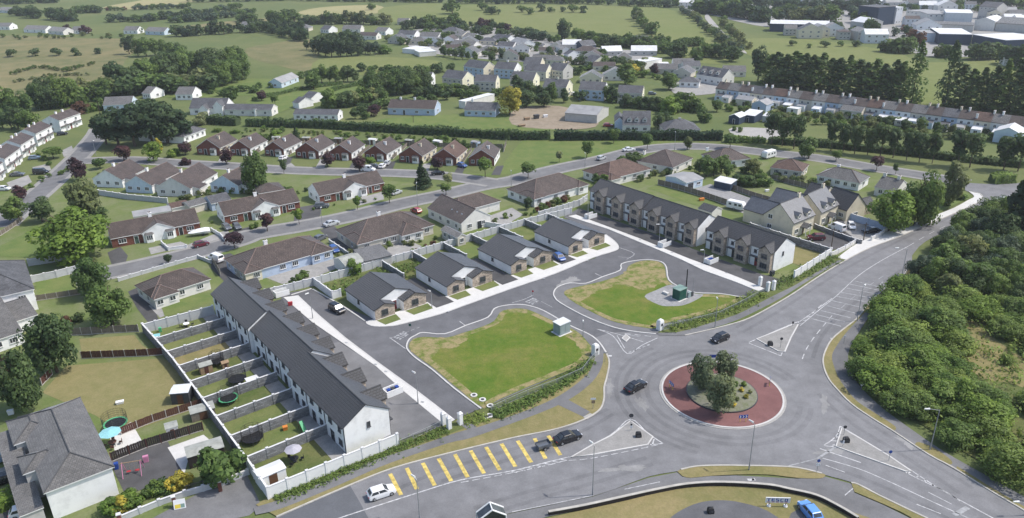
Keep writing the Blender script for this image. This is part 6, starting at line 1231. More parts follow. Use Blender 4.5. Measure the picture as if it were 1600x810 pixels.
# ---- hedgerows and clusters
for args in [
    ([(22, 24), (42, 26), (62, 30)], 4, (9, 14), 'far', ['dark'], 'big dark tree at the far left farm', 'farm trees at the far left'),
    ([(75, 30), (115, 34)], 5, (10, 15), 'far', ['dark', 'mid'], 'dark tree behind the farm houses', 'farm trees at the far left'),
    ([(0, 8), (90, 4)], 8, (8, 13), 'far', ['dark', 'mid'], 'distant tree at the top left corner', 'distant trees at the top left'),
    ([(115, 21), (160, 20)], 6, (6, 9), 'farbush', ['dark', 'mid'], 'bush in the far left hedgerow', 'far left hedgerow'),
    ([(165, 17), (197, 17)], 4, (4, 6), 'farbush', ['mid', 'brown'], 'low bush in front of the straw field', 'far left hedgerow'),
    ([(168, 35), (230, 34), (290, 27), (350, 20), (380, 12)], 18, (5, 9), 'farbush', ['mid', 'blueish', 'dark'], 'bush in the second far hedgerow', 'second far hedgerow'),
    ([(208, 16), (295, 13)], 10, (4, 7), 'farbush', ['mid', 'blueish'], 'bush below the straw field', 'hedge below the straw field'),
    ([(268, 36), (330, 32), (400, 22)], 14, (5, 8), 'farbush', ['mid', 'blueish'], 'bush in the third far hedgerow', 'third far hedgerow'),
    ([(290, 4), (400, 2), (470, 0)], 14, (6, 10), 'farbush', ['blueish', 'mid'], 'bush on the far left skyline hedge', 'skyline hedge at the left'),
    ([(272, 58), (340, 54), (410, 50), (475, 52)], 17, (8, 12), 'far', ['dark', 'deep'], 'dark tree in the belt above the dry meadow', 'dark tree belt at the left'),
    ([(405, 48), (478, 66)], 9, (8, 11), 'far', ['dark', 'deep'], 'dark tree in the short thick hedge above the dry meadow', 'dark tree belt at the left'),
    ([(194, 84), (225, 90), (255, 86), (290, 96)], 7, (11, 15), 'tree', ['dark', 'deep', 'mid'], 'dark tree beside the parched field', 'tall trees beside the parched field'),
    ([(178, 142), (210, 144), (250, 132), (290, 122)], 8, (13, 19), 'tree', ['dark', 'mid'], 'tall tree in the wood left of the lawn', 'tall trees beside the parched field'),
    ([(270, 112), (320, 116), (380, 108)], 7, (13, 18), 'big', ['dark', 'mid'], 'big tree in the wood above the lawn', 'tall trees beside the parched field'),
    ([(310, 134), (345, 136), (385, 122)], 5, (11, 15), 'big', ['mid', 'dark'], 'big tree at the front of the wood', 'tall trees beside the parched field'),
    ([(0, 200), (60, 206)], 5, (8, 12), 'tree', ['mid', 'dark'], 'tree behind the left street houses', 'trees behind the left street'),
    ([(0, 180), (45, 185)], 5, (9, 14), 'tree', ['mid', 'dark'], 'tree at the left picture edge below the parched field', 'trees behind the left street'),
    ([(58, 172), (110, 166)], 4, (14, 19), 'big', ['dark', 'mid'], 'large dark tree left of the outhouse', 'trees behind the left street'),
    ([(118, 158), (170, 156)], 6, (9, 14), 'tree', ['mid', 'olive'], 'mid green tree behind the left street', 'trees behind the left street'),
    ([(110, 180), (160, 172)], 5, (4, 7), 'shrub', ['mid', 'brown', 'bright'], 'shrub behind the end house of the left street', 'trees behind the left street'),
    ([(2, 90), (32, 88), (72, 87), (122, 88), (172, 83)], 5, (4.5, 7), 'farbush', ['dark'], 'single round bush in the parched field', 'round bushes in the parched field'),
    ([(15, 118), (60, 106), (105, 112), (150, 100)], 16, (1.5, 3.2), 'farbush', ['mid', 'olive'], 'low scrub bush in the parched field', 'low scrub in the parched field'),
    ([(20, 130), (80, 120), (140, 118)], 10, (1.2, 2.6), 'farbush', ['olive', 'pale'], 'pale scrub bush in the lower parched field', 'low scrub in the parched field'),
    ([(495, 86), (530, 90), (566, 87)], 7, (11, 15), 'tree', ['deep'], 'dark tree in the dense block by the dry meadow', 'dense dark block of trees'),
    ([(500, 80), (562, 78)], 6, (12, 15), 'tree', ['deep', 'dark'], 'dark tree at the back of the dense block', 'dense dark block of trees'),
    ([(568, 84), (590, 86)], 3, (8, 11), 'tree', ['blueish'], 'grey green tree at the end of the dense block', 'dense dark block of trees'),
    ([(478, 78), (490, 79)], 2, (8, 9), 'cypress', ['dark'], 'trimmed conifer left of the dense block', None),
    ([(370, 34), (400, 36)], 4, (6, 10), 'far', ['mid', 'dark'], 'tree above the dark belt', 'trees above the dark belt'),
    ([(425, 38), (446, 38), (466, 34)], 4, (11, 16), 'far', ['dark', 'mid'], 'tall tree above the dark belt', 'trees above the dark belt'),
    ([(470, 38), (540, 38), (612, 40)], 15, (8, 13), 'far', ['mid', 'dark', 'olive'], 'tree in the far village belt', 'far village tree belt'),
    ([(628, 46), (670, 44), (725, 44)], 9, (9, 14), 'far', ['mid', 'dark'], 'tree below the straw coloured meadow', 'far village tree belt'),
    ([(735, 42), (800, 50)], 9, (5, 9), 'far', ['dark', 'mid', 'copper'], 'tree at the edge of the far village', 'far village tree belt'),
    ([(672, 60), (705, 62)], 6, (5, 8), 'cypress', ['deep', 'mid'], 'small conifer in the village gardens', 'village garden trees'),
    ([(690, 88), (745, 96)], 6, (5, 8), 'tree', ['dark', 'mid'], 'tree behind the back row of village houses', 'village garden trees'),
    ([(500, 130), (560, 128)], 6, (7, 11), 'tree', ['dark', 'mid'], 'tree behind the lawn hedge', 'trees above the grey bungalow'),
    ([(575, 152), (620, 148), (665, 142)], 7, (12, 17), 'big', ['dark', 'mid'], 'tall tree above the grey bungalow', 'trees above the grey bungalow'),
    ([(510, 168), (545, 166), (600, 158)], 7, (7, 10), 'shrub', ['mid', 'olive', 'dark'], 'leafy bush above the white arched bungalow', 'trees above the grey bungalow'),
    ([(650, 152), (690, 150), (745, 148)], 10, (5, 8), 'shrub', ['dark', 'mid'], 'bush below the village houses', 'bushes below the village houses'),
    ([(800, 145), (850, 158), (890, 162)], 5, (7, 10), 'tree', ['dark', 'mid'], 'tree right of the golden tree', 'bushes below the village houses'),
    ([(945, 158), (965, 162)], 3, (7, 9), 'tree', ['mid', 'dark'], 'tree beside the grey farm shed', 'trees at the soil yard'),
    ([(975, 168), (1035, 172)], 9, (5, 7), 'shrub', ['dark', 'mid'], 'bush in the thick hedge behind the dormer house', 'thick hedge behind the dormer house'),
    ([(1040, 180), (1060, 170), (1090, 176)], 7, (6, 9), 'shrub', ['mid', 'bright', 'dark'], 'bush by the village road', 'thick hedge behind the dormer house'),
    ([(1025, 206), (1042, 200)], 3, (6, 8), 'tree', ['mid', 'dark'], 'tree right of the dormer house', 'trees at the soil yard'),
    ([(930, 74), (985, 70)], 8, (6, 9), 'far', ['dark', 'mid'], 'tree along the foot of the far meadow', 'trees along the foot of the far meadow'),
    ([(985, 76), (1040, 74)], 9, (7, 10), 'far', ['dark', 'mid'], 'tree behind the low village sheds', 'trees along the foot of the far meadow'),
    ([(992, 28), (1005, 42), (1018, 60)], 8, (8, 12), 'far', ['olive', 'mid'], 'tree in the clump running down the far meadow', 'clump in the far meadow'),
    ([(1048, 92), (1066, 90)], 3, (9, 12), 'far', ['mid', 'dark'], 'round tree in the small far paddock', 'round trees in the small far paddock'),
    ([(1084, 96), (1106, 88), (1130, 92), (1150, 98)], 6, (9, 12), 'far', ['dark', 'mid'], 'dark round tree beside the village corner', 'round trees in the small far paddock'),
    ([(1056, 74), (1095, 72)], 6, (5, 7), 'farbush', ['dark', 'mid'], 'bush at the lower edge of the far meadow', 'bushes at the lower edge of the far meadow'),
    ([(1062, 16), (1088, 34), (1110, 52), (1128, 66), (1160, 84)], 16, (4, 7), 'farbush', ['mid', 'olive', 'blueish'], 'bush along the stream', 'bushes along the stream'),
    ([(1125, 36), (1150, 62), (1172, 80)], 8, (5, 9), 'far', ['mid', 'olive'], 'tree on the far bank of the stream', 'bushes along the stream'),
    ([(1088, 20), (1130, 24), (1170, 30), (1200, 36)], 13, (12, 17), 'far', ['blueish', 'dark', 'mid'], 'tall grey green tree left of the warehouse', 'tall trees left of the warehouse'),
    ([(1100, 6), (1150, 8), (1200, 12)], 9, (10, 15), 'far', ['blueish'], 'distant tree above the stream', 'tall trees left of the warehouse'),
    ([(1210, 33), (1260, 32), (1300, 34)], 9, (9, 14), 'far', ['blueish', 'mid', 'olive'], 'tree behind the long navy warehouse', 'trees behind the long navy warehouse'),
    ([(1215, 16), (1300, 14), (1370, 18)], 12, (9, 13), 'far', ['blueish'], 'distant tree in the town', 'town trees'),
    ([(1335, 34), (1350, 40), (1366, 58)], 5, (9, 15), 'far', ['mid', 'dark'], 'big round tree beside the town car park', 'trees beside the town car park'),
    ([(1378, 80), (1400, 84), (1424, 84)], 6, (8, 12), 'far', ['dark', 'mid'], 'dark tree at the end of the town meadow', 'trees at the end of the town meadow'),
    ([(1408, 46), (1440, 72)], 6, (5, 9), 'far', ['dark', 'brown'], 'tree in front of the retail shed', 'trees at the end of the town meadow'),
    ([(1462, 90), (1492, 90)], 4, (8, 11), 'far', ['mid', 'olive'], 'tree below the big retail shed', 'trees below the big retail shed'),
    ([(1515, 94), (1560, 92)], 6, (9, 11), 'far', ['dark', 'mid'], 'round tree in the car park below the retail shed', 'trees below the big retail shed'),
    ([(1570, 100), (1610, 108)], 4, (9, 13), 'far', ['dark'], 'dark tree at the right edge of the meadow', 'trees below the big retail shed'),
    ([(1225, 70), (1265, 76), (1300, 72), (1350, 74)], 5, (3, 6), 'farbush', ['dark', 'mid'], 'single bush in the town meadow', 'bushes in the town meadow'),
    ([(1472, 2), (1530, 8), (1600, 12)], 14, (10, 15), 'far', ['blueish', 'mid'], 'tree on the top right skyline', 'skyline trees at the right'),
    ([(1490, -6), (1600, -2)], 10, (12, 16), 'far', ['blueish'], 'far tree on the top right skyline', 'skyline trees at the right'),
    ([(470, 2), (560, 3), (690, 4)], 20, (6, 10), 'far', ['blueish', 'mid'], 'tree on the middle skyline hedge', 'skyline hedge in the middle'),
    ([(700, 6), (800, 6), (900, 6), (1000, 10), (1060, 12)], 26, (6, 10), 'far', ['blueish', 'mid'], 'tree along the top edge of the far meadow', 'skyline hedge in the middle'),
    ([(720, 0), (900, 0), (1080, 2)], 18, (9, 13), 'far', ['blueish'], 'distant tree above the far meadow', 'skyline trees in the middle'),
    ([(806, 17), (826, 24), (842, 19), (862, 19), (890, 19), (921, 21)], 7, (5, 8), 'farbush', ['mid', 'dark'], 'single bush in the far meadow', 'bushes in the far meadow'),
    ([(752, 16), (775, 25)], 3, (6, 9), 'farbush', ['dark', 'mid'], 'single bush in the upper far meadow', 'bushes in the far meadow'),
    ([(1086, 268), (1108, 278), (1128, 270), (1140, 282)], 5, (5, 8), 'tree', ['dark', 'mid'], 'dark garden tree behind the pale roofed shed', 'garden trees behind the timber shed'),
    ([(1150, 288), (1175, 292), (1198, 290)], 6, (3.5, 5), 'shrub', ['dark', 'mid'], 'dark garden shrub along the garden fence', 'garden trees behind the timber shed'),
    ([(1165, 270), (1180, 274)], 2, (5, 6), 'tree', ['olive', 'mid'], 'pale garden tree left of the pinkish bungalow', None),
    ([(965, 266), (1000, 252)], 3, (4, 5.5), 'shrub', ['dark', 'mid'], 'garden shrub behind the pinkish hip roof', 'garden shrubs by the stone fronted terrace'),
    ([(925, 296), (950, 292)], 2, (4, 5.5), 'tree', ['mid'], 'green tree behind the stone fronted terrace end', None),
    ([(835, 332), (865, 322), (890, 310)], 7, (1.5, 3), 'shrub', ['mid', 'brown', 'olive'], 'garden shrub by the white hip roofed bungalow', 'garden shrubs by the stone fronted terrace'),
    ([(823, 327), (824.5, 327)], 1, (4.5, 4.6), 'cypress', ['deep'], 'slim dark cypress before the white bungalow', None),
    ([(640, 398), (680, 385)], 5, (1.2, 2.2), 'shrub', ['bright', 'brown', 'mid'], 'small shrub beside the hip roofed bungalow', 'small shrubs in the back gardens'),
    ([(455, 448), (480, 430)], 3, (1.5, 2.4), 'shrub', ['mid', 'dark'], 'shrub in the yard of the blue grey bungalow', 'small shrubs in the back gardens'),
    ([(168, 806), (192, 797), (215, 783)], 4, (2.2, 3.2), 'shrub', ['gold', 'bright'], 'golden conifer bush along the front railings', 'golden and green bushes along the front railings'),
    ([(225, 775), (262, 768), (300, 757)], 6, (2.2, 3.4), 'shrub', ['gold', 'hedge', 'mid'], 'bush along the front railings', 'golden and green bushes along the front railings'),
    ([(100, 508), (130, 500)], 2, (2, 2.5), 'shrub', ['brown', 'dark'], 'brown bush on the back lawn', None),
    ([(60, 240), (70, 252), (78, 262)], 3, (1.5, 2.5), 'shrub', ['mid'], 'low shrub on the left street verge', 'low shrubs on the left street'),
    ([(265, 247), (278, 240)], 2, (3, 4), 'shrub', ['bright'], 'yellow green bush beside the copper tree', None),
    ([(170, 268), (150, 290)], 3, (1.8, 2.8), 'shrub', ['olive', 'pale'], 'pale shrub at the corner garden', 'low shrubs on the left street'),
    ([(404, 352), (392, 360)], 3, (1, 1.8), 'shrub', ['bright', 'mid'], 'low shrub before the brick bungalow pair', 'low shrubs on the lower street'),
    ([(310, 198), (322, 188)], 2, (4, 5.5), 'shrub', ['pale'], 'pale silvery bush beside the slate bungalow', None),
    ([(400, 218), (440, 220)], 4, (3, 5), 'shrub', ['bright', 'mid'], 'bright bush behind the brick gabled bungalows', 'bushes behind the brick gabled bungalows'),
    ([(462, 218), (468, 218)], 1, (5, 5.2), 'conifer', ['deep'], 'small dark conifer behind the brick gabled bungalows', None),
    ([(684, 222), (700, 226)], 2, (3, 4), 'shrub', ['gold', 'mid'], 'yellow bush behind the brick gabled bungalows', None),
    ([(1245, 190), (1330, 200), (1420, 206), (1500, 214)], 10, (4, 7), 'tree', ['dark', 'mid', 'olive'], 'garden tree behind the long terrace', 'garden trees of the long terrace'),
    ([(1205, 190), (1240, 198)], 4, (4, 6), 'tree', ['mid', 'olive'], 'garden tree at the left of the tree row', 'garden trees of the long terrace'),
    ([(1160, 207), (1140, 205)], 2, (2, 3), 'shrub', ['mid'], 'bush at the gravel yard', None),
]: row(*args)
# low bramble strip between hedge and brick bungalows
for x, y in along([(330, 206), (420, 206), (520, 212), (640, 218), (760, 226)], 80, 8): mass(x, y + VR_.uniform(-3, 3), VR_.uniform(.9, 1.8), 'farbush', VR_.choice(['mid', 'bright', 'olive', 'scrub']))
for pts, n, h, ms in [([(600, 66), (700, 76), (800, 92), (900, 100), (1010, 108)], 60, (3, 6), ['mid', 'dark', 'olive']), ([(640, 52), (760, 66), (860, 84), (960, 88)], 44, (3, 6), ['mid', 'dark']), ([(1130, 160), (1240, 178), (1400, 196), (1590, 214)], 60, (1.5, 3.5), ['mid', 'dark', 'olive']),
                      ([(1130, 172), (1240, 190), (1400, 206), (1590, 226)], 50, (1.5, 3.5), ['mid', 'olive', 'bright']), ([(1200, 42), (1300, 46), (1420, 60), (1600, 76)], 36, (3, 7), ['dark', 'mid', 'blueish']), ([(1380, 20), (1480, 14), (1600, 26)], 26, (5, 9), ['blueish', 'mid']), ([(560, 176), (720, 152), (880, 150), (960, 160)], 46, (2, 5), ['mid', 'dark']),
                      ([(95, 168), (160, 152), (240, 146), (330, 140)], 34, (7, 11), ['mid', 'dark', 'olive']), ([(660, 44), (760, 54), (880, 66)], 34, (5, 8), ['mid', 'dark', 'blueish']), ([(480, 120), (560, 112), (640, 118), (700, 110)], 30, (3, 6), ['mid', 'dark']), ([(1200, 10), (1300, 22), (1380, 36)], 26, (6, 10), ['blueish', 'mid']), ([(1400, 4), (1500, 2), (1600, 6)], 24, (6, 10), ['blueish']), ([(270, 316), (330, 302), (400, 306), (470, 300), (520, 292)], 30, (1, 2.2), ['mid', 'olive', 'dark']), ([(380, 216), (500, 222), (640, 228), (780, 234)], 44, (1, 2.4), ['mid', 'dark', 'hedge']), ([(500, 405), (560, 396), (660, 380), (745, 352), (830, 335), (900, 318)], 34, (.8, 1.7), ['mid', 'hedge', 'olive']), ([(1000, 282), (1060, 268), (1130, 262), (1200, 276), (1290, 294)], 34, (1.2, 2.6), ['mid', 'dark', 'olive']), ([(200, 378), (330, 350), (480, 330), (600, 310)], 20, (.6, 1.2), ['hedge', 'olive']), ([(0, 330), (60, 290), (110, 262)], 16, (.8, 1.8), ['mid', 'hedge']), ([(0, 60), (120, 58), (210, 60)], 24, (2, 4), ['mid', 'olive']), ([(330, 150), (420, 140), (480, 118)], 20, (2, 4), ['mid']), ([(820, 120), (930, 112), (1000, 120), (1060, 128)], 36, (2, 4.5), ['mid', 'dark', 'bright']), ([(880, 60), (980, 72), (1060, 84)], 30, (5, 8), ['dark', 'mid'])]:
    for x, y in along(pts, n, 9): mass(x, y, VR_.uniform(*h), 'farbush', VR_.choice(ms))
# roundabout planting
for i, (x, y, h_, m_, lb) in enumerate([(1148, 604, 1.2, 'hedge', 'green shrub right of the roundabout trees'), (1158, 612, .9, 'gold', 'yellow shrub on the roundabout bed'), (1166, 622, .9, 'gold', 'yellow green shrub at the right of the roundabout bed'), (1152, 626, .9, 'olive', 'olive shrub on the roundabout bed'), (1146, 634, .9, 'gold', 'yellow shrub at the front of the roundabout bed'),
                                        (1134, 632, .8, 'olive', 'low shrub beside the front roundabout tree'), (1162, 603, 1.0, 'hedge', 'green shrub at the back of the roundabout bed'), (1172, 614, .7, 'olive', 'small shrub at the right rim of the roundabout bed'), (1140, 596, 1.2, 'hedge', 'green shrub below the right roundabout tree')]):
    tree(x, y, h_, 'shrub', m_, lb, 'low shrubs on the roundabout', None, z=.7)
# ---- the thicket right of the road
SCG = 'scrub thicket right of the main road'
poly = [(1476, 392), (1452, 414), (1420, 452), (1392, 478), (1375, 500), (1352, 525), (1338, 550), (1337, 570), (1344, 590), (1362, 606), (1395, 636), (1440, 664), (1490, 698), (1560, 738), (1660, 790), (1700, 600), (1700, 380), (1560, 340), (1515, 352)]
gap = [(1474, 488), (1512, 490), (1560, 530), (1630, 570), (1700, 600), (1700, 790), (1620, 768), (1575, 715), (1545, 650), (1530, 612), (1484, 545)]
def inside(p, P):
    c = False; j = len(P) - 1
    for i in range(len(P)):
        if (P[i].y > p.y) != (P[j].y > p.y) and p.x < (P[j].x - P[i].x) * (p.y - P[i].y) / (P[j].y - P[i].y) + P[i].x: c = not c
        j = i
    return c
GP, GG = gl(poly), gl(gap)
sheet('rough_ground', GP, 'rough', .12); sheet('bare_strip', curve([(1478, 500), (1515, 500), (1560, 535), (1640, 590), (1650, 625), (1580, 600), (1530, 590), (1488, 540)], 3, True), 'dry', .13)
xs = [p.x for p in GP]; ys = [p.y for p in GP]; cnt = 0; tries = 0; got = []
while cnt < 230 and tries < 20000:
    tries += 1; p = Vector((VR_.uniform(min(xs), max(xs)), VR_.uniform(min(ys), max(ys))))
    if not inside(p, GP): continue
    if inside(p, GG) and VR_.random() < .93: continue
    if any((p - q).length < 2.5 for q in got): continue
    got.append(p); cnt += 1
    deep = (p - g(1600, 380).to_2d()).length < 42
    h_ = VR_.choice((2.0, 2.8, 3.4, 4.2, 5.4)) if not deep else VR_.uniform(4.5, 8)
    edge = min((p - q).length for q in GP)
    m_ = VR_.choice(['scrub', 'scrub', 'hedge', 'bright', 'scrub', 'bright']) if not deep else VR_.choice(['mid', 'dark', 'hedge', 'blueish'])
    tree(0, 0, h_, 'scrub', m_, 'leafy green bush in the dense thicket right of the main road' if not deep else 'tall dark bush at the back of the thicket right of the main road', SCG, loc=Vector((p.x, p.y, .05)), cat='shrub', wid=None if deep else h_ * 15)
for i, (x, y, h_) in enumerate([(1420, 470, 6), (1450, 520, 6.5), (1478, 470, 7), (1395, 540, 5.5), (1430, 590, 6), (1470, 430, 8), (1510, 420, 9), (1500, 640, 6), (1520, 460, 8.5), (1465, 640, 5.5)]):
    tree(x, y, h_, 'tree', ['mid', 'hedge', 'olive', 'bright'][i % 4], 'slender tree standing above the scrub thicket, %s' % ordinal(i, 10), 'trees standing in the thicket')
tries = 0; V, F, T, N = [], [], [], []
while tries < 6500:
    tries += 1; p = Vector((VR_.uniform(min(xs), max(xs)), VR_.uniform(min(ys), max(ys))))
    if not inside(p, GP) or (inside(p, GG) and VR_.random() < .55) or p.x > 175: continue
    s_ = VR_.uniform(.5, 1.2); leaf_faces(V, F, T, N, (p.x, p.y, s_ * 1.1), (s_, s_, s_ * 1.3), 11, .26, VR_, VR_.uniform(.3, .8), .5)
o = place('undergrowth', finish('undergrowth', V, F, T, N)); o.material_slots[0].link = 'OBJECT'; o.material_slots[0].material = M['leaf_scrub']; tag(o, kind='stuff')
bake_mass()
# ---- clipped hedges
def hedge(lb, pts, w_, h_, mat, group=None, dens=7, size=.32):
    P = gl(pts); r = VR_; V, F, T, N = [], [], [], []
    for a, b in zip(P[:-1], P[1:]):
        d = b - a; L = d.length; d.normalize(); n = Vector((-d.y, d.x)); cnt_ = int(L * (w_ + 2 * h_) * dens)
        for _ in range(cnt_):
            s = r.random() * (w_ + 2 * h_); q = a + d * r.uniform(0, L)
            if s < h_: o, z, nn = -w_ / 2, s, -n
            elif s < h_ + w_: o, z, nn = s - h_ - w_ / 2, h_, None
            else: o, z, nn = w_ / 2, s - h_ - w_, n
            nv = Vector((0, 0, 1)) if nn is None else Vector((nn.x, nn.y, .15)); p = Vector((q.x + n.x * o, q.y + n.y * o, z * (.95 + .1 * math.sin(q.x * .31 + q.y * .2) + .07 * math.sin(q.x * .83)) + r.uniform(-.15, .15)))
            nn = (nv + rdir(r) * .7).normalized(); u = nn.orthogonal().normalized(); v = nn.cross(u); sz = size * r.uniform(.6, 1.3); i = len(V)
            V += [p - u * sz, p - v * sz * .7, p + u * sz, p + v * sz * .7]; F.append((i, i + 1, i + 2, i + 3)); T.append(min(1, max(0, r.gauss(.5, .2)))); N += [(nv * .7 + nn * .4).normalized()] * 4
        # body inside the leaves
        a3 = [a - n * w_ * .42, b - n * w_ * .42, b + n * w_ * .42, a + n * w_ * .42]; i = len(V)
        V += [Vector((p.x, p.y, 0)) for p in a3] + [Vector((p.x, p.y, h_ * .8)) for p in a3]
        for f in ((0, 1, 5, 4), (1, 2, 6, 5), (2, 3, 7, 6), (3, 0, 4, 7), (4, 5, 6, 7)): F.append(tuple(i + k for k in f)); T.append(.25)
        N += [Vector((0, 0, 1))] * 8
    o = place('hedge', finish('hedge', V, F, T, N)); o.material_slots[0].link = 'OBJECT'; o.material_slots[0].material = M['leaf_' + mat]
    return tag(o, lb, 'hedge', group)
HG = 'clipped hedges'
hedge('long tall dark clipped hedge running across beyond the brick bungalows', [(386, 197), (500, 200), (600, 206), (700, 212), (800, 218), (860, 218)], 3.0, 3.4, 'dark', HG, 2.2, .55)
hedge('tall dark clipped hedge along the top of the open green', [(866, 219), (960, 218.5), (1128, 219)], 3.0, 3.6, 'deep', HG, 2.2, .55)
hedge('lower bright clipped hedge right of the tall dark hedge', [(1132, 222.5), (1196, 223.5)], 2.4, 2.2, 'hedge', HG, 3, .5)
hedge('dark hedge behind the upper road tree row', [(1200, 224), (1300, 231), (1400, 241), (1500, 252), (1600, 262)], 2.6, 2.6, 'dark', HG, 2.4, .5)
hedge('clipped hedge left of the driveway gap', [(312, 192), (373, 196)], 4.0, 3.6, 'dark', HG, 2.6, .5)
hedge('thin hedge lining the lawn beside the pale blue house', [(395, 158), (470, 141), (535, 132)], 1.6, 1.8, 'mid', HG, 3, .45)
hedge('long thin hedge from the garage path up to the trees', [(480, 158), (530, 140), (560, 134)], 1.8, 2.0, 'mid', HG, 3, .45)
hedge('bright green clipped hedge at the bottom left corner', [(-4, 796), (46, 772)], 3.2, 1.7, 'bright', HG, 14, .2)
hedge('clipped block hedge by the road junction', [(1550, 286), (1580, 284)], 4.0, 3.0, 'hedge', HG, 5, .4)
hedge('low hedge beside the slate bungalow', [(205, 178), (240, 180), (270, 183)], 2, 2.4, 'dark', HG, 3, .45)
hedge('garden hedge along the village estate', [(905, 108), (960, 112)], 2.0, 2.2, 'dark', HG, 3, .5)
# ---- weeds along the railings and grass tufts: nobody could count them
def tufts(name, P, n, h_, mats, spread, size):
    V, F, T, N = [], [], [], []
    for _ in range(n):
        i = VR_.randrange(len(P) - 1); q = P[i].lerp(P[i + 1], VR_.random()); d = (P[i + 1] - P[i]).normalized(); nn = Vector((-d.y, d.x)); q = q + nn * VR_.gauss(0, spread)
        hh = h_ * VR_.uniform(.3, 1.3)
        leaf_faces(V, F, T, N, (q.x, q.y, .12 + hh * .3), (hh * .6, hh * .6, hh * .6), 7, size, VR_, VR_.uniform(.3, .75), .5)
    o = place(name, finish(name, V, F, T, N)); o.material_slots[0].link = 'OBJECT'; o.material_slots[0].material = M[mats]
    return tag(o, kind='stuff')
tufts('weeds', gl([(772, 652), (800, 640), (830, 627), (870, 606), (900, 586), (922, 566)]), 700, .75, 'leaf_hedge', .75, .16)
tufts('weeds', gl([(1045, 515), (1090, 503), (1125, 491), (1165, 474), (1190, 460)]), 650, .8, 'leaf_scrub', .9, .16)
tufts('weeds', gl([(1205, 450), (1240, 436), (1280, 414), (1305, 402)]), 500, .6, 'leaf_scrub', 1.2, .15)
tufts('weeds', gl([(430, 782), (480, 762), (530, 741), (590, 716), (640, 694), (700, 674)]), 900, .5, 'leaf_scrub', .6, .13)
tufts('weeds', gl([(725, 664), (760, 652)]), 120, .6, 'leaf_scrub', .8, .14)
# ------------------------------------------------------------------ walls, fences, railings
_pc = {}
def panel(kind, L, h):
    k = (kind, round(L, 2), h)
    if k in _pc: return _pc[k]
    p, q = MB(), MB()
    if kind in ('block', 'white', 'conc', 'low', 'cream', 'bluewall'):
        th = .2; p.box(0, -th / 2, -.2, L, th / 2, h); p.box(-.01, -th / 2 - .05, h, L - .01, th / 2 + .05, h + .07, 1, bottom=True)
        q.box(-.18, -.17, -.2, .18, .17, h + .14); q.box(-.22, -.21, h + .14, .22, .21, h + .22, 1, bottom=True)
        w_ = {'block': 'blockwall', 'white': 'wallwhite', 'conc': 'wallgrey', 'low': 'wallgrey', 'cream': 'offwhite', 'bluewall': 'bluegrey'}[kind]
        pm = [M[w_], M['cap']]; qm = [M['blockwall' if kind == 'block' else w_], M['cap']]
    elif kind in ('brown', 'grey', 'black', 'wood'):
        n = max(4, int(L / .3))
        for i in range(n): p.box(L * i / n + .012, -.02 + (.015 if i % 2 else 0), .12, L * (i + 1) / n - .012, .02 + (.015 if i % 2 else 0), h - .05 * (i % 3 == 0), 0, True)
        p.box(0, -.05, 0, L, .05, .14, 1); p.box(0, .02, h * .8, L, .06, h * .88, 0, True)
        q.box(-.06, -.06, -.2, .06, .06, h + .08, 0)
        pm = [M[{'brown': 'fencebrown', 'grey': 'fencegrey', 'black': 'fenceblack', 'wood': 'timber'}[kind]], M['post']]; qm = [M['post' if kind != 'black' else 'fencebrown']]
    else:                                            # railing
        n = int(L / .16)
        for i in range(n): x = L * (i + .5) / n; p.box(x - .012, -.012, .12, x + .012, .012, h)
        p.box(0, -.025, h - .06, L, .025, h, 0, True); p.box(0, -.025, .1, L, .025, .16, 0, True); q.box(-.035, -.035, -.2, .035, .035, h + .06)
        pm = [M['rail' if kind == 'rail' else 'darksteel']]; qm = pm
    pn = {'rail': 'railing_panel', 'darkrail': 'railing_panel'}.get(kind, 'panel'); _pc[k] = (p.mesh(pn, pm), q.mesh('pillar' if kind in ('block', 'white', 'conc', 'low', 'cream', 'bluewall') else 'post', qm), pn)
    return _pc[k]
def wall(lb, pts, h, kind, step=2.6, group=None, cat=None, gnd=False, z=.05):
    P = [Vector(p[:2]) for p in pts] if gnd else gl(pts)
    nm = 'wall' if kind in ('block', 'white', 'conc', 'low', 'cream', 'bluewall') else 'railing' if 'rail' in kind else 'fence'
    r = empty('garden_' + nm if nm == 'wall' else nm, (P[0].x, P[0].y, z), 0, lb, cat or nm, group)
    for k, (a, b) in enumerate(zip(P[:-1], P[1:])):
        L = (b - a).length; n = max(1, round(L / step)); d = (b - a) / n; rz = math.atan2(d.y, d.x); pm, qm, pn = panel(kind, L / n, h)
        for i in range(n):
            o = a + d * i - P[0]; place(pn, pm, r, (o.x, o.y, 0), rz); place(qm.name.split('.')[0], qm, r, (o.x, o.y, 0), rz)
        if k == len(P) - 2: o = b - P[0]; place(qm.name.split('.')[0], qm, r, (o.x, o.y, 0), rz)
    return r
GW = 'walls between the back gardens of the dark roofed terrace'
gcols = ['rough', 'lawn', 'lawn', 'rough', 'lawn', 'rough', 'dry', 'lawn', 'lawn']
for k in range(9):
    a0, a1 = -93.6 - 6.9 * k, -93.6 - 6.9 * (k + 1)
    sheet('garden_grass', [ab(a0 + .1, 26), ab(a1 + .1, 26), ab(a1 + .1, 36.8), ab(a0 + .1, 36.8)], gcols[k], .07 + .001 * k)
    sheet('patio', [ab(a0 + .1, 36.8), ab(a1 + .1, 36.8), ab(a1 + .1, 39.5), ab(a0 + .1, 39.5)], 'yard', .08)
    if k < 8: wall('grey block dividing wall of the back gardens, %s from the main road' % ['first', 'second', 'third', 'fourth', 'fifth', 'sixth', 'seventh', 'eighth'][k], [ab(a1, 26), ab(a1, 39.2)], 1.85, 'block', 3.2, GW, gnd=True)
wall('long grey block wall behind all the back gardens', [ab(-156.5, 25.2), ab(-138, 26), ab(-100.2, 25.9)], 2.1, 'block', 3.3, gnd=True)
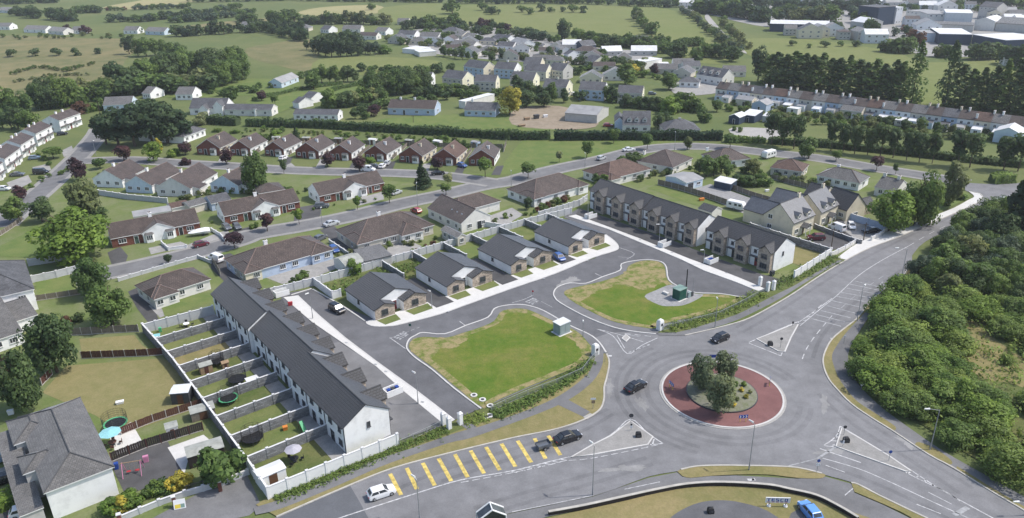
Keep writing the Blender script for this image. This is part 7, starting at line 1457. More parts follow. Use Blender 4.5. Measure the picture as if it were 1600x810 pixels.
wall('white rendered garden wall along the main road verge', [ab(-100.1, 25.9), ab(-91.4, 25.7), ab(-90.5, 46.6)], 2.15, 'white', 3.1, gnd=True)
wall('pale concrete panel wall at the far end of the back gardens', [ab(-156.4, 25.3), ab(-155.6, 39.2)], 2.0, 'conc', 2.2, gnd=True)
BG = 'garden walls behind the white bungalows'
wall('long pale concrete panel wall behind the white bungalows', [ab(-157.2, 44.5), ab(-155.4, 62.2), ab(-154.4, 97), ab(-154, 124), ab(-152.5, 140)], 1.8, 'conc', 2.2, BG, gnd=True)
wall('white rendered wall wrapping the first bungalow garden', [ab(-155.3, 62.3), ab(-145.9, 62.4), ab(-145.7, 64.2)], 1.8, 'white', 3, BG, gnd=True)
for b, lb in [(79.7, 'first'), (88.4, 'second'), (97.6, 'third'), (106.4, 'fourth'), (115.4, 'fifth'), (124.2, 'sixth'), (132.0, 'seventh')]:
    wall('grey capped dividing wall behind the bungalows, %s from the left' % lb, [ab(-154, b), ab(-144.2, b)], 1.7, 'block', 3.1, BG, gnd=True)
for b0, b1, m_ in [(63, 79.5, 'rough'), (80, 88.2, 'rough'), (88.6, 97.4, 'lawn'), (97.8, 106.2, 'greenlawn'), (106.6, 115.2, 'greenlawn'), (115.6, 124, 'lawn'), (124.4, 132, 'greenlawn')]:
    sheet('garden_grass', [ab(-154, b0), ab(-154, b1), ab(-144, b1), ab(-144, b0)], m_, .075)
tufts('weeds', [ab(-149, 64).to_2d(), ab(-149, 79).to_2d()], 260, .8, 'leaf_hedge', 2.2, .2); tufts('weeds', [ab(-149, 80.5).to_2d(), ab(-149, 88).to_2d()], 130, .7, 'leaf_scrub', 2.0, .2)
wall('curved pale wall at the top of the stone fronted terrace', [(842, 341), (880, 330), (905, 322), (917, 314)], 1.8, 'conc', 2.4)
wall('white garden wall beside the roadside end of the stone fronted terrace', [ab(-86.5, 149.4), ab(-88.6, 168.2)], 1.9, 'white', 3, gnd=True)
wall('grey block wall behind the yellowing end garden', [ab(-88.8, 168.1), ab(-100, 167.8), ab(-112, 168)], 1.9, 'block', 3, gnd=True)
sheet('garden_grass', [ab(-88.3, 157), ab(-91.5, 157), ab(-112, 158.5), ab(-112, 167.6), ab(-89, 167.6)], 'paddock', .08)
wall('cream boundary wall before the cream houses', [(1298, 402), (1320, 391), (1335, 382)], 1.1, 'cream', 3)
wall('cream boundary wall of the yard with parked cars', [(1361, 377), (1375, 370), (1385, 362)], 1.1, 'cream', 3)
wall('dark stone wall between the two cream house yards', [(1273, 357), (1300, 367), (1330, 378), (1345, 382)], 1.1, 'block', 3)
wall('blue grey wall along the back of the yard with parked cars', [(1306, 341), (1330, 345), (1382, 361)], 1.9, 'bluewall', 4)
wall('galvanised railing along the lower lawn', [(934, 556), (925, 564), (910, 583), (870, 601), (825, 618), (790, 633), (768, 644)], 1.1, 'rail', 2.5, 'railings of the estate')
wall('galvanised railing along the upper lawn', [(1036, 517), (1080, 506), (1125, 494), (1165, 474), (1198, 455)], 1.1, 'rail', 2.5, 'railings of the estate')
wall('low railing at the end of the terrace forecourt', [(624, 697), (688, 667)], 1.0, 'rail', 2.5, 'railings of the estate')
for lb, pts, h, kd in [('brown panel fence with concrete posts across the top of the paddock', [(128, 561), (160, 560), (232, 557), (256, 555)], 1.6, 'brown'), ('brown panel fence with concrete posts below the paddock', [(190, 680), (240, 660), (320, 634)], 1.5, 'brown'),
                       ('dark board fence beside the tarmac play yard', [(175, 722), (230, 700), (318, 673)], 1.7, 'black'), ('weathered board fence behind the paddock', [(112, 525), (160, 522), (217, 519)], 1.7, 'grey'), ('short brown fence at the corner of the paddock under the trees', [(66, 603), (82, 586)], 1.5, 'brown'),
                       ('weathered board fence below the back lawn', [(56, 471), (90, 466), (128, 460)], 1.4, 'grey'), ('brown fence at the left edge', [(-4, 566), (30, 562), (52, 560)], 1.4, 'brown'), ('timber fence with weathered boards beside the terrace lawn', [(1028, 289), (1060, 297), (1100, 309), (1135, 321)], 1.8, 'grey'),
                       ('weathered fence between gravel yard and garden', [(1128, 291), (1160, 303), (1180, 310), (1222, 322)], 1.7, 'grey'), ('board fence behind the cream houses', [(1205, 280), (1240, 290), (1270, 297)], 1.6, 'grey'), ('fence at the end of the brick bungalow row', [(787, 238), (791, 226)], 1.8, 'grey'),
                       ('weathered fence beside the big bright green tree', [(-4, 372), (15, 360), (36, 345)], 1.3, 'grey'), ('timber fence beside the bungalow lane', [(333, 412), (345, 432)], 1.8, 'grey')]: wall(lb, pts, h, kd, 2.2)
for lb, pts, h, kd in [('pale block wall at the back of the lawn by the dark house', [(46, 416), (80, 411), (112, 404)], 1.7, 'conc'), ('pale block wall across the middle of the white back gardens', [(52, 442), (90, 434), (124, 425)], 1.7, 'conc'), ('grey wall below the white gabled bungalows', [(155, 305), (200, 312), (262, 318)], 1.6, 'conc'),
                       ('low wall with hedge line along the lower street', [(186, 440), (240, 424), (310, 404), (330, 412)], .8, 'low'), ('white garden wall of the brick bungalow yard', [(253, 382), (264, 392), (292, 388)], .8, 'white'), ('low white wall before the second brick bungalow', [(331, 362), (345, 370), (352, 378)], .9, 'white'),
                       ('low front wall of the corner property at the bottom left', [(190, 815), (250, 790), (290, 776), (346, 760), (388, 742)], .9, 'low'), ('low pale wall beside the lane by the hip roofed bungalow', [(515, 380), (545, 400)], .9, 'conc'), ('white wall beside the patio door bungalow', [(757, 354), (790, 360)], 1.4, 'white')]: wall(lb, pts, h, kd, 3)
wall('dark railing on the corner property wall', [(292, 773), (345, 757)], 1.5, 'darkrail', 2.5)
k = MB(); LWP = curve([(857, 806), (912, 796), (975, 782), (1025, 771), (1075, 762), (1130, 759.5), (1199, 763.5), (1232, 770), (1275, 780), (1310, 797), (1340, 815)], 4)
ribbon(k, LWP, .3, .05, .72, 0); r = tag(k.build('low_wall', M['fenceblack']), 'low wall coloured dark for its shaded side, curving round the supermarket verge', 'wall'); k = MB(); ribbon(k, LWP, .42, .72, .8, 0); k.build('coping', M['oldkerb'], r)  # shade on the wall's near side is put into its dark colour
# ------------------------------------------------------------------ vehicles
VT = {}
def loft(mb, rings, m=0):
    for a, b in zip(rings[:-1], rings[1:]):
        for i in range(len(a)): j = (i + 1) % len(a); mb.face((a[i], b[i], b[j], a[j]), m)
    mb.face(rings[0], m); mb.face(rings[-1][::-1], m)
def vtype(kind, L, W, H, belt, xa, xb, xc, xd, nose, wr=.32):
    hw = W / 2; b = MB(); R = []
    for x, zb, zt, k in [(-L / 2, .5, belt - .16, .86), (-L / 2 + .12, .3, belt - .03, .95), (-L * .3, .2, belt, 1), (L * .18, .2, belt, 1), (L * .3, .22, nose + .06, .985), (L / 2 - .22, .26, nose - .05, .92), (L / 2, .42, nose - .22, .8)]:
        R.append([(x, -hw * k, zb), (x, -hw * k * 1.0, (zb + zt) / 2 + .05), (x, -hw * k * .93, zt), (x, hw * k * .93, zt), (x, hw * k, (zb + zt) / 2 + .05), (x, hw * k, zb)])
    loft(b, R)
    w0, w1 = hw * .92, hw * .76; zb = belt - .02
    lo = [(xa, -w0, zb), (xd, -w0, zb), (xd, w0, zb), (xa, w0, zb)]; hi = [(xb, -w1, H - .04), (xc, -w1, H - .04), (xc, w1, H - .04), (xb, w1, H - .04)]
    b.hexa(lo, hi, 0); b.hexa(hi, [((xb + .08), -w1 * .9, H), (xc - .1, -w1 * .9, H), (xc - .1, w1 * .9, H), (xb + .08, w1 * .9, H)], 0)
    def quad(a, c, d, e, i0, i1, j0, j1, off):
        a, c, d, e = map(Vector, (a, c, d, e)); f = lambda u, v: (a * (1 - u) + c * u) * (1 - v) + (e * (1 - u) + d * u) * v
        n = (c - a).cross(e - a).normalized() * off; m_ = MB(); m_.face([f(i0, j0) + n, f(i1, j0) + n, f(i1, j1) + n, f(i0, j1) + n]); return m_.mesh('pane', [M['glass']])
    parts = [('windscreen', quad(lo[1], lo[2], hi[2], hi[1], .06, .94, .1, .93, .014)), ('rear_window', quad(lo[3], lo[0], hi[0], hi[3], .1, .9, .2, .9, .014))]
    for sd in (0, 1):
        A = (lo[0], lo[1], hi[1], hi[0]) if sd == 0 else (lo[2], lo[3], hi[3], hi[2])
        sp = ((.06, .47), (.53, .94)) if kind != 'van' else ((.68, .93),) if sd == 0 else ((.07, .32),)
        for u0, u1 in sp: parts.append(('side_window', quad(*A, u0, u1, .14, .88, .014)))
    ty = MB(); ty.rod((0, -.1, 0), (0, .1, 0), wr, wr, 14); rm = MB(); rm.rod((0, -.115, 0), (0, .115, 0), wr * .62, wr * .62, 10)
    hl = MB(); hl.box(-.06, -.17, -.07, .06, .17, .07, bottom=True)
    VT[kind] = (b.mesh('body', [M['car_white']]), parts, ty.mesh('wheel', [M['tyre']]), rm.mesh('rim', [M['chrome']]), hl.mesh('headlight', [M['lens']]), hl.mesh('taillight', [M['lensred']]), L, W, wr, belt, nose)
vtype('hatch', 4.1, 1.76, 1.48, .93, -1.92, -1.45, .35, 1.05, .84)
vtype('saloon', 4.7, 1.82, 1.44, .93, -1.75, -1.0, .35, 1.15, .84)
vtype('suv', 4.5, 1.88, 1.68, 1.05, -2.1, -1.75, .45, 1.1, .98, .36)
vtype('van', 4.9, 1.95, 2.05, 1.2, -2.4, -2.32, .9, 1.55, 1.05, .34)
def car(kind, colr, a, b, lb, cat='car', group=None, name='car', near=True):
    """a, b = where the rear and front wheels on the camera's side touch the ground in the photograph"""
    body, parts, wh, rim, hl, tl, L, W, wr, belt, nose = VT[kind]
    A, B = g(*a).to_2d(), g(*b).to_2d(); d = (B - A).normalized(); n = Vector((-d.y, d.x)); m_ = (A + B) / 2
    if near: m_ = m_ + (n if n.y > 0 else -n) * (W / 2 - .12)
    r = empty(name, (m_.x, m_.y, .12), math.atan2(d.y, d.x), lb, cat, group)
    o = place('body', body, r); setmat(o, M['car_' + colr])
    for nm, me in parts: place(nm, me, r)
    for x in (-L * .31, L * .31):
        for y in (-W / 2 + .1, W / 2 - .1): place('rim', rim, place('wheel', wh, r, (x, y, wr)))
    for y in (-W * .33, W * .33):
        place('headlight', hl, r, (L / 2 - .12, y, nose - .15)); place('taillight', tl, r, (-L / 2 + .04, y, belt - .2))
    return r
CARS = [('hatch', 'white', (584.6, 784.5), (613, 775), 'white hatchback driving over the first yellow stripe'), ('saloon', 'black', (878, 697), (903.5, 688.5), 'black saloon towing a small trailer over the yellow stripes'), ('saloon', 'black', (988, 617), (1008, 606), 'black car circulating on the left of the roundabout'),
    ('hatch', 'black', (1137, 532), (1121, 538.5), 'black car coming round the far side of the roundabout'), ('suv', 'black', (516, 486), (528, 492.5), 'dark car parked in the street beside the first bungalow'), ('hatch', 'blue', (866, 404), (874, 410), 'dark blue car in the drive beside the last bungalow'),
    ('hatch', 'red', (653, 336), (641, 331), 'red car parked on the lower street'), ('saloon', 'silver', (511, 356.5), (530, 351), 'silver saloon driving on the lower street'), ('suv', 'grey', (497, 327), (509, 326), 'grey car in the drive of the brick bungalow'), ('hatch', 'grey', (500, 378), (508, 374), 'dark grey car parked by the hip roofed bungalow'),
    ('van', 'white', (569, 269), (579, 269.5), 'white van parked by a copper tree on the upper street'), ('hatch', 'white', (598, 265), (604, 260), 'white car on the drive of a brick gabled bungalow'), ('hatch', 'silver', (606, 260), (611, 255), 'silver car at the top of a brick bungalow drive'), ('saloon', 'black', (678, 275), (692, 274), 'black car parked on the upper street'),
    ('hatch', 'silver', (617, 306), (626, 303), 'pale silver car beside a round street tree'), ('saloon', 'white', (977, 238), (991, 236.5), 'white car driving on the upper road past the open green'), ('hatch', 'silver', (938, 252), (946, 249), 'silver car half hidden behind the pinkish roof'), ('hatch', 'maroon', (306, 389), (327, 383.5), 'maroon car parked in the concrete yard'),
    ('van', 'white', (341, 413), (326, 407), 'white van parked in the lane by the hip roofed bungalow'), ('hatch', 'grey', (347, 357), (354, 362), 'dark car before the second brick bungalow'), ('hatch', 'grey', (364, 356), (369, 361), 'grey car beside the dark car at the brick bungalow'), ('hatch', 'blue', (716, 261), (723, 263), 'blue car before the eighth brick gabled bungalow'),
    ('hatch', 'white', (442, 252), (450, 248), 'white car before the third brick gabled bungalow'), ('hatch', 'bluegrey', (44, 251), (64, 249), 'pale blue grey car by the left street houses'), ('saloon', 'grey', (16, 277), (36, 276), 'grey car parked in a drive on the left street'), ('van', 'black', (50, 274), (76, 273), 'black van parked on the left street'),
    ('hatch', 'white', (-2, 299), (12, 299), 'white car at the left picture edge'), ('hatch', 'black', (90, 213), (106, 211), 'black car by the farthest left street house'), ('hatch', 'silver', (146, 192), (162, 191), 'silver car at the top of the left street'), ('saloon', 'bluegrey', (-6, 727), (22, 719), 'blue grey car left of the big grey hip roof'),
    ('saloon', 'black', (-4, 762), (30, 752), 'black car on the grass edge left of the big grey roof'), ('hatch', 'white', (30, 812), (52, 806), 'white car at the bottom left corner'), ('suv', 'maroon', (1286, 377), (1266, 377), 'dark maroon off roader before the nearer cream house'), ('van', 'white', (1311, 364), (1296, 358), 'white van beside the farther cream house'),
    ('hatch', 'black', (1315, 352), (1319, 356), 'black car beside the blue grey yard wall'), ('hatch', 'white', (1332, 353), (1337, 361), 'white car in the middle of the yard'), ('saloon', 'black', (1370, 365), (1356, 366), 'black car in the corner of the yard'), ('saloon', 'black', (1412, 358), (1432, 352), 'black car in the shade of the roadside trees'),
    ('hatch', 'white', (1574, 318), (1562, 318), 'white car at the junction by the black conifers'), ('hatch', 'lightblue', (1262, 812), (1252, 800), 'pale blue car in the car park at the bottom edge'), ('hatch', 'white', (1082, 128), (1089, 127), 'white car in the village corner yard'), ('hatch', 'grey', (1014, 149), (1024, 149), 'grey car beside the right end village house'),
    ('hatch', 'white', (896, 150), (902, 148), 'white car between village houses'), ('hatch', 'red', (943, 199), (957, 199), 'red car beside the grey dormer house'), ('hatch', 'white', (382, 180), (388, 178), 'white car before the long dark roofed bungalow'), ('suv', 'silver', (1196, 246), (1206, 244), 'silver car beside the camper van'),
    ('hatch', 'grey', (582, 264), (588, 264), 'dark car behind the white van'), ('hatch', 'blue', (514, 391), (522, 398), 'blue car beside the blue grey bungalow'), ('saloon', 'silver', (1428, 44), (1434, 43), 'silver car in the town car park'), ('saloon', 'white', (1420, 38), (1426, 37), 'white car in the town car park')]
for c in CARS: car(*c, cat='van' if c[0] == 'van' else 'car', name='van' if c[0] == 'van' else 'car')
def caravan(a, b, lb, L=5.2, W=2.1, H=2.5, cab=False):
    A, B = g(*a).to_2d(), g(*b).to_2d(); d = (B - A).normalized(); n = Vector((-d.y, d.x)); n = n if n.y > 0 else -n; m_ = (A + B) / 2 + n * W / 2
    r = empty('caravan', (m_.x, m_.y, .1), math.atan2(d.y, d.x), lb, 'camper van' if cab else 'caravan'); mb = MB()
    R = [[(x, -W / 2, z0), (x, -W / 2, z1 - .15), (x, -W / 2 + .2, z1), (x, W / 2 - .2, z1), (x, W / 2, z1 - .15), (x, W / 2, z0)] for x, z0, z1 in [(-L / 2, .6, H - .5), (-L / 2 + .3, .4, H), (L / 2 - .5, .4, H), (L / 2, .6, H - .8)]]
    loft(mb, R); mb.build('body', M['signwhite'], r)
    for s in (-1, 1):
        for x in (-L * .28, L * .05, L * .3): w_ = MB(); w_.box(x - .4, s * (W / 2 + .01) - .01, 1.35, x + .4, s * (W / 2 + .01) + .01, 1.95, bottom=True); w_.build('side_window', M['glass'], r)
        for x in ((-.3, .0) if not cab else (-L * .3, L * .33)):
            place('rim', VT['hatch'][3], place('wheel', VT['hatch'][2], r, (x, s * (W / 2 - .1), .32)))
    if not cab: tb_ = MB(); tb_.bar((L / 2, 0), (L / 2 + 1.2, 0), .12, .4, .5, bottom=True); tb_.build('tow_bar', M['steel'], r)
    return r
caravan((1134, 326), (1160, 332), 'white touring caravan in the yard behind the stone fronted terrace'); caravan((1198, 250), (1212, 246), 'white camper van beside the pinkish hip roofed bungalow', 5.6, 2.1, 2.7, True)
# covered boat on its trailer
def boat():
    A, B = g(297, 372).to_2d(), g(329, 368).to_2d(); d = (B - A).normalized(); m_ = (A + B) / 2 + Vector((-d.y, d.x)) * .9
    r = empty('boat', (m_.x, m_.y, .1), math.atan2(d.y, d.x), 'white covered boat on a trailer in the concrete yard', 'boat'); mb = MB(); R = []
    for x, w_, z0, z1 in [(-3.0, .35, .8, 1.1), (-2.2, .8, .6, 1.45), (-.5, 1.05, .5, 1.9), (1.5, 1.05, .5, 2.1), (2.6, 1.0, .55, 1.9)]: R.append([(x, -w_ * .5, z0), (x, -w_, (z0 + z1) / 2), (x, 0 - .1, z1), (x, .1, z1), (x, w_, (z0 + z1) / 2), (x, w_ * .5, z0)])
    loft(mb, R); mb.build('cover', M['signwhite'], r)
    t_ = MB(); t_.bar((-3.8, 0), (2.4, 0), .15, .4, .5, bottom=True); t_.build('trailer_frame', M['steel'], r)
    for s in (-.9, .9): place('wheel', VT['hatch'][2], r, (.8, s, .32))
boat()
def trailer():
    A, B = g(846, 706).to_2d(), g(858, 702.5).to_2d(); d = (B - A).normalized(); m_ = (A + B) / 2 + Vector((-d.y, d.x)) * .65
    r = empty('trailer', (m_.x, m_.y, .1), math.atan2(d.y, d.x), 'small grey box trailer behind the black saloon', 'trailer')
    mb = MB()
    for q in ((-1.15, -.7, 1.15, -.64), (-1.15, .64, 1.15, .7), (-1.15, -.64, -1.09, .64), (1.09, -.64, 1.15, .64)): mb.box(q[0], q[1], .4, q[2], q[3], .95, bottom=True)
    mb.box(-1.09, -.64, .42, 1.09, .64, .6); mb.build('box', M['car_grey'], r)
    k = MB(); k.bar((1.15, 0), (2.2, 0), .08, .4, .48, bottom=True); k.build('tow_bar', M['darksteel'], r)
    for s in (-.82, .82): place('rim', VT['hatch'][3], place('wheel', VT['hatch'][2], r, (-.1, s, .3)))
trailer()
# ------------------------------------------------------------------ lamp posts, poles, signs
def lamp(b, h, lb, arm=(0, 0), group=None, steel='steel'):
    p = g(*b); r = empty('street_lamp', p, 0, lb, 'street lamp', group)
    k = MB(); k.rod((0, 0, 0), (0, 0, 1.2), .11, .1, 8); k.rod((0, 0, 1.2), (0, 0, h), .075, .05, 8); k.build('pole', M[steel], r)
    L = math.hypot(*arm); e = Vector((arm[0], arm[1], h + .25 if L > .3 else h + .05))
    if L > .3: k = MB(); k.rod((0, 0, h - .05), e, .04, .035, 6); k.build('arm', M[steel], r)
    d = Vector((arm[0], arm[1], 0)).normalized() if L > .01 else Vector((-1, 0, 0)); q = e + d * .75
    k = MB(); k.rod(e - d * .05, q, .16, .1, 8); k.build('lantern', M['lampglass'], r); return r
LM = 'street lamps on the main road'; LE = 'street lamps in the estate'
for b, t_, lb, arm, gp in [((1453, 703.5), 641, 'tall street lamp on the right verge before the thicket', (-1.6, 0), LM), ((1170, 735.5), 664, 'tall street lamp on the verge below the roundabout', (-.2, .3), LM), ((926, 774.5), 697, 'tall street lamp below the dark splitter island', (-.2, .3), LM), ((656, 812), 750, 'tall street lamp beside the white hatchback', (-.3, .3), LM),
                            ((1339, 502.5), 449, 'tall street lamp on the right verge by the hatched lane', (.3, .3), LM), ((1407.5, 438.6), 389, 'tall street lamp with an arm over the road by the thicket', (-2, 0), LM), ((1528, 341), 315, 'street lamp on the road near the junction', (-.6, 0), LM), ((1602, 806), 786, 'street lamp cut by the bottom right corner', (-1.5, 0), LM),
                            ((489, 499), 458, 'street lamp at the top of the terrace path', (-.2, -.2), LE), ((653.5, 632), 584, 'street lamp on the path before the near terrace block', (-.2, .2), LE), ((675, 481), 456, 'street lamp between the first and second bungalows', (-.2, .2), LE), ((918.5, 344), 311, 'street lamp at the far end of the stone fronted terrace', (-.3, 0), LE),
                            ((1029.6, 385), 351, 'street lamp before the middle stone fronted block', (-.3, 0), LE), ((1099, 414), 391, 'street lamp beside the blue bins', (-.3, 0), LE), ((911, 528), 504, 'short lamp beside the grey kiosk', (0, .2), LE), ((1117, 513), 468, 'street lamp on the verge above the black car', (0, .2), LM),
                            ((504, 354), 326, 'street lamp by the silver saloon', (0, .3), None), ((653, 326), 287, 'street lamp above the red car', (0, .3), None), ((150, 243), 221, 'street lamp on the lawn corner of the left street', (0, .3), None), ((914, 262), 240, 'street lamp by the pinkish hip roof', (0, .3), None), ((799, 294), 268, 'street lamp at the street bend', (0, .3), None), ((1054, 235), 207, 'street lamp by the tall hedge', (0, .3), None)]:
    lamp(b, hgt(*b, t_), lb, arm, gp)
def pole(b, h, lb, r0=.13, mat='bark', cat='pole', bar=True):
    p = g(*b); r = empty('telegraph_pole', p, 0, lb, cat); k = MB(); k.rod((0, 0, 0), (0, 0, h), r0, r0 * .7, 8); k.build('pole', M[mat], r)
    if bar: k = MB(); k.box(-.6, -.05, h - .6, .6, .05, h - .48, bottom=True); k.build('crossbar', M[mat], r)
for b, t_, lb in [((1297, 398), 356, 'dark telegraph pole beside the end of the white wall'), ((1349, 376), 348, 'thin dark pole beside the yard entrance'), ((1546, 338), 311, 'dark pole on the road near the junction'), ((158, 187), 158, 'telegraph pole beside the conifer clump'), ((646, 192), 180, 'thin pole on the lawn of the grey bungalow'), ((1420, 158), 138, 'pole in the meadow gap between the poplars')]: pole(b, hgt(*b, t_), lb)
pole((1070.8, 466), hgt(1070.8, 466, 421), 'tall black mast beside the green kiosk', .16, 'black', 'mast', False); pole((1082.5, 457), hgt(1082.5, 457, 433), 'thin grey pole behind the green kiosk', .05, 'steel', 'pole', False)
def sign(b, h, lb, plates, z=.1):
    """plates: (width, height, z centre, material, round?)"""
    p = g(*b); r = empty('road_sign', (p.x, p.y, z), 0, lb, 'road sign'); k = MB(); k.rod((0, 0, 0), (0, 0, h), .04, .04, 6); k.build('post', M['steel'], r)
    for i, (w_, hh, zc, mt, rd) in enumerate(plates):
        k = MB()
        if rd: k.rod((0, -.07, zc), (0, -.045, zc), w_ / 2, w_ / 2, 16)
        else: k.box(-w_ / 2, -.07, zc - hh / 2, w_ / 2, -.045, zc + hh / 2, bottom=True)
        k.build('plate', M[mt], r)
    return r
sign((985.5, 666), 2.2, 'round sign on the tip of the near splitter island', [(.75, .75, 1.9, 'darksteel', True)], .2); sign((986, 674), 1.3, 'black and white bollard on the near splitter island', [(.35, .5, .7, 'signwhite', False), (.3, .3, 1.1, 'black', False)], .2)
sign((926.5, 640), 2.3, 'brown backed sign on the dry verge corner', [(.9, .35, 2.0, 'signwhite', False), (.6, .6, 1.4, 'timber', False)], .15); sign((1276, 739), 2.4, 'blue sign on the verge below the right splitter island', [(.5, .5, 2.1, 'signblue', True), (.6, .5, 1.4, 'signwhite', False)], .15)
sign((1318, 681), 1.8, 'dark sign on the right splitter island', [(.6, .6, 1.5, 'darksteel', True)], .2); sign((1316.5, 699), 1.6, 'black and white post on the right splitter island', [(.25, .6, .8, 'signwhite', False)], .2); sign((1388, 722), 2.0, 'blue sign halfway along the right splitter island', [(.55, .55, 1.7, 'signblue', True)], .2)
sign((1219, 545), 2.3, 'black sign on the upper splitter island', [(.6, .6, 2.0, 'darksteel', True)], .2); sign((1238, 511), 1.2, 'small dark post at the tip of the upper splitter island', [(.35, .5, .8, 'black', False)], .2); sign((945, 567), 2.2, 'thin sign post by the estate entrance kerb', [(.7, .2, 2.0, 'steel', False)], .15); sign((1318, 538), 1.8, 'thin sign post on the right verge bend', [(.5, .2, 1.6, 'signwhite', False)], .15)
sign((641.5, 520), 2.0, 'green sign post at the street corner', [(.5, .5, 1.7, 'greenkiosk', False)], .1); sign((832.5, 466), 1.9, 'red topped sign at the inner junction', [(.45, .45, 1.6, 'red', True)], .1); sign((1345, 610), 1.3, 'small pale sign beside the thicket path', [(.5, .6, 1.0, 'signwhite', True)], .15)
def chevron(b, lb, ry):
    p = g(*b); r = empty('chevron_sign', (p.x, p.y, .2), ry, lb, 'road sign')
    for s in (-.5, .5): k = MB(); k.rod((s, 0, 0), (s, 0, 1.2), .05, .05, 6); k.build('leg', M['signyellow'], r)
    k = MB(); k.box(-.75, -.04, .75, .75, .0, 1.35, bottom=True); k.build('board', M['signblue'], r)
    k = MB()
    for x in (-.5, 0, .5): k.face([(x - .18, -.05, .82), (x - .02, -.05, .82), (x + .14, -.05, 1.05), (x - .02, -.05, 1.28), (x - .18, -.05, 1.28), (x - .02, -.05, 1.05)])
    k.build('arrow', M['signwhite'], r)
chevron((1160.5, 661), 'blue and yellow chevron sign on the near side of the roundabout', .1); chevron((1202, 603), 'chevron sign on the right side of the roundabout', 1.2); chevron((1048.5, 609), 'pale chevron sign on the left side of the roundabout', -1.2); chevron((1114, 566), 'round backed sign behind the roundabout trees', 3.1)
def bollard(b, lb, z=.2):
    p = g(*b); r = empty('traffic_bollard', (p.x, p.y, z), 0, lb, 'bollard'); k = MB()
    loft(k, [[(-.45 * s, -.35 * s, z_), (.45 * s, -.35 * s, z_), (.45 * s, .35 * s, z_), (-.45 * s, .35 * s, z_)] for s, z_ in ((1, 0), (1, .5), (.8, .8), (.3, .95))]); k.build('shell', M['black'], r)
    k = MB(); k.box(-.3, -.37, .2, .3, -.345, .6, bottom=True); k.build('plate', M['darksteel'], r)
bollard((997.5, 684), 'black bollard on the near splitter island'); bollard((1321.5, 692), 'black bollard on the right splitter island'); bollard((1203, 541), 'black bollard on the upper splitter island'); bollard((1110, 802), 'black bollard in the car park', .12)
# ------------------------------------------------------------------ kiosks, pillars, bin stores
def kiosk(a0, b0, la, lb_, h, lb, m1, m2):
    r = empty('kiosk', ab(a0, b0, .2), ESA, lb, 'kiosk'); k = MB(); k.box(-la / 2, -lb_ / 2, 0, la / 2, lb_ / 2, h); k.build('cabinet', M[m1], r)
    k = MB(); k.hexa([(-la / 2 - .12, -lb_ / 2 - .12, h), (la / 2 + .12, -lb_ / 2 - .12, h), (la / 2 + .12, lb_ / 2 + .12, h), (-la / 2 - .12, lb_ / 2 + .12, h)], [(-la / 2 - .12, -lb_ / 2 - .12, h + .1), (la / 2 + .12, -lb_ / 2 - .12, h + .1), (la / 2 + .12, lb_ / 2 + .12, h + .2), (-la / 2 - .12, lb_ / 2 + .12, h + .2)], 0, True); k.build('roof', M[m2], r)
    for s in (-.45, .45): k = MB(); k.box(la / 2 + .005, s * lb_ / 2 - lb_ * .2, .1, la / 2 + .03, s * lb_ / 2 + lb_ * .2, h - .15); k.build('door', M[m1], r)
    k = MB(); k.box(-la / 2 - .35, -lb_ / 2 - .35, -.1, la / 2 + .35, lb_ / 2 + .35, .03); k.build('plinth', M['concrete'], r)
kiosk(-101.6, 91.2, 2.1, 2.7, 2.3, 'pale grey kiosk on the edge of the lower lawn', 'greykiosk', 'kiosktop'); kiosk(-96.6, 121.2, 2.0, 2.3, 2.4, 'dark green kiosk on the gravel patch of the upper lawn', 'greenkiosk', 'greenkiosktop')
def block_item(b, lb, s, mat, cat, nm, rz=ESA, z=.2):
    p = g(*b); k = MB(); k.box(-s[0] / 2, -s[1] / 2, 0, s[0] / 2, s[1] / 2, s[2], taper=min(s) * .04); return tag(k.build(nm, M[mat], None, (p.x, p.y, z), rz), lb, cat)
block_item((1076, 466), 'pale grey meter cabinet right of the green kiosk', (.5, .9, 1.3), 'greykiosk', 'cabinet', 'cabinet'); block_item((1081, 464), 'small grey cabinet behind the green kiosk', (.4, .6, 1.0), 'greybin', 'cabinet', 'cabinet'); block_item((1040, 461), 'concrete block lying on the gravel patch', (1.6, .7, .5), 'concrete', 'block', 'concrete_block')
def pillar(b, lb, h=2.2, group=None):
    p = g(*b); r = empty('gate_pillar', (p.x, p.y, .1), ESA, lb, 'pillar', group); k = MB(); k.box(-.33, -.33, -.1, .33, .33, h); k.build('shaft', M['wallwhite'], r)
    k = MB(); k.hexa([(-.4, -.4, h), (.4, -.4, h), (.4, .4, h), (-.4, .4, h)], [(-.08, -.08, h + .28), (.08, -.08, h + .28), (.08, .08, h + .28), (-.08, .08, h + .28)], 0, True); k.build('cap', M['wallwhite'], r)
for b, lb in [((693, 664), 'white pillar at the terrace path end, left one of three'), ((702, 671), 'white pillar at the terrace path end, middle one of three'), ((719.5, 664), 'white pillar at the terrace path end, right one of three'), ((1187, 447.6), 'white pillar at the upper path end, left one of three'), ((1199, 456), 'white pillar at the upper path end, middle one of three'), ((1208, 454), 'white pillar at the upper path end, right one of three')]: pillar(b, lb)
def entrance(b, lb):
    p = g(*b); r = empty('entrance_pillar', (p.x, p.y, .15), ESA, lb, 'pillar'); k = MB()
    loft(k, [[(-.5 * s, -.6 * s, z_), (.5 * s, -.6 * s, z_), (.5 * s, .6 * s, z_), (-.5 * s, .6 * s, z_)] for s, z_ in ((1, 0), (1, 1.8), (.85, 2.15), (.45, 2.35))]); k.build('shaft', M['wallwhite'], r)
    k = MB(); k.box(.5, -.3, 1.0, .53, .3, 1.5, bottom=True); k.build('name_plate', M['darksteel'], r)
entrance((1031, 516), 'white rounded pillar at the left end of the upper lawn railing'); entrance((930, 555), 'white rounded pillar at the top of the lower lawn railing')
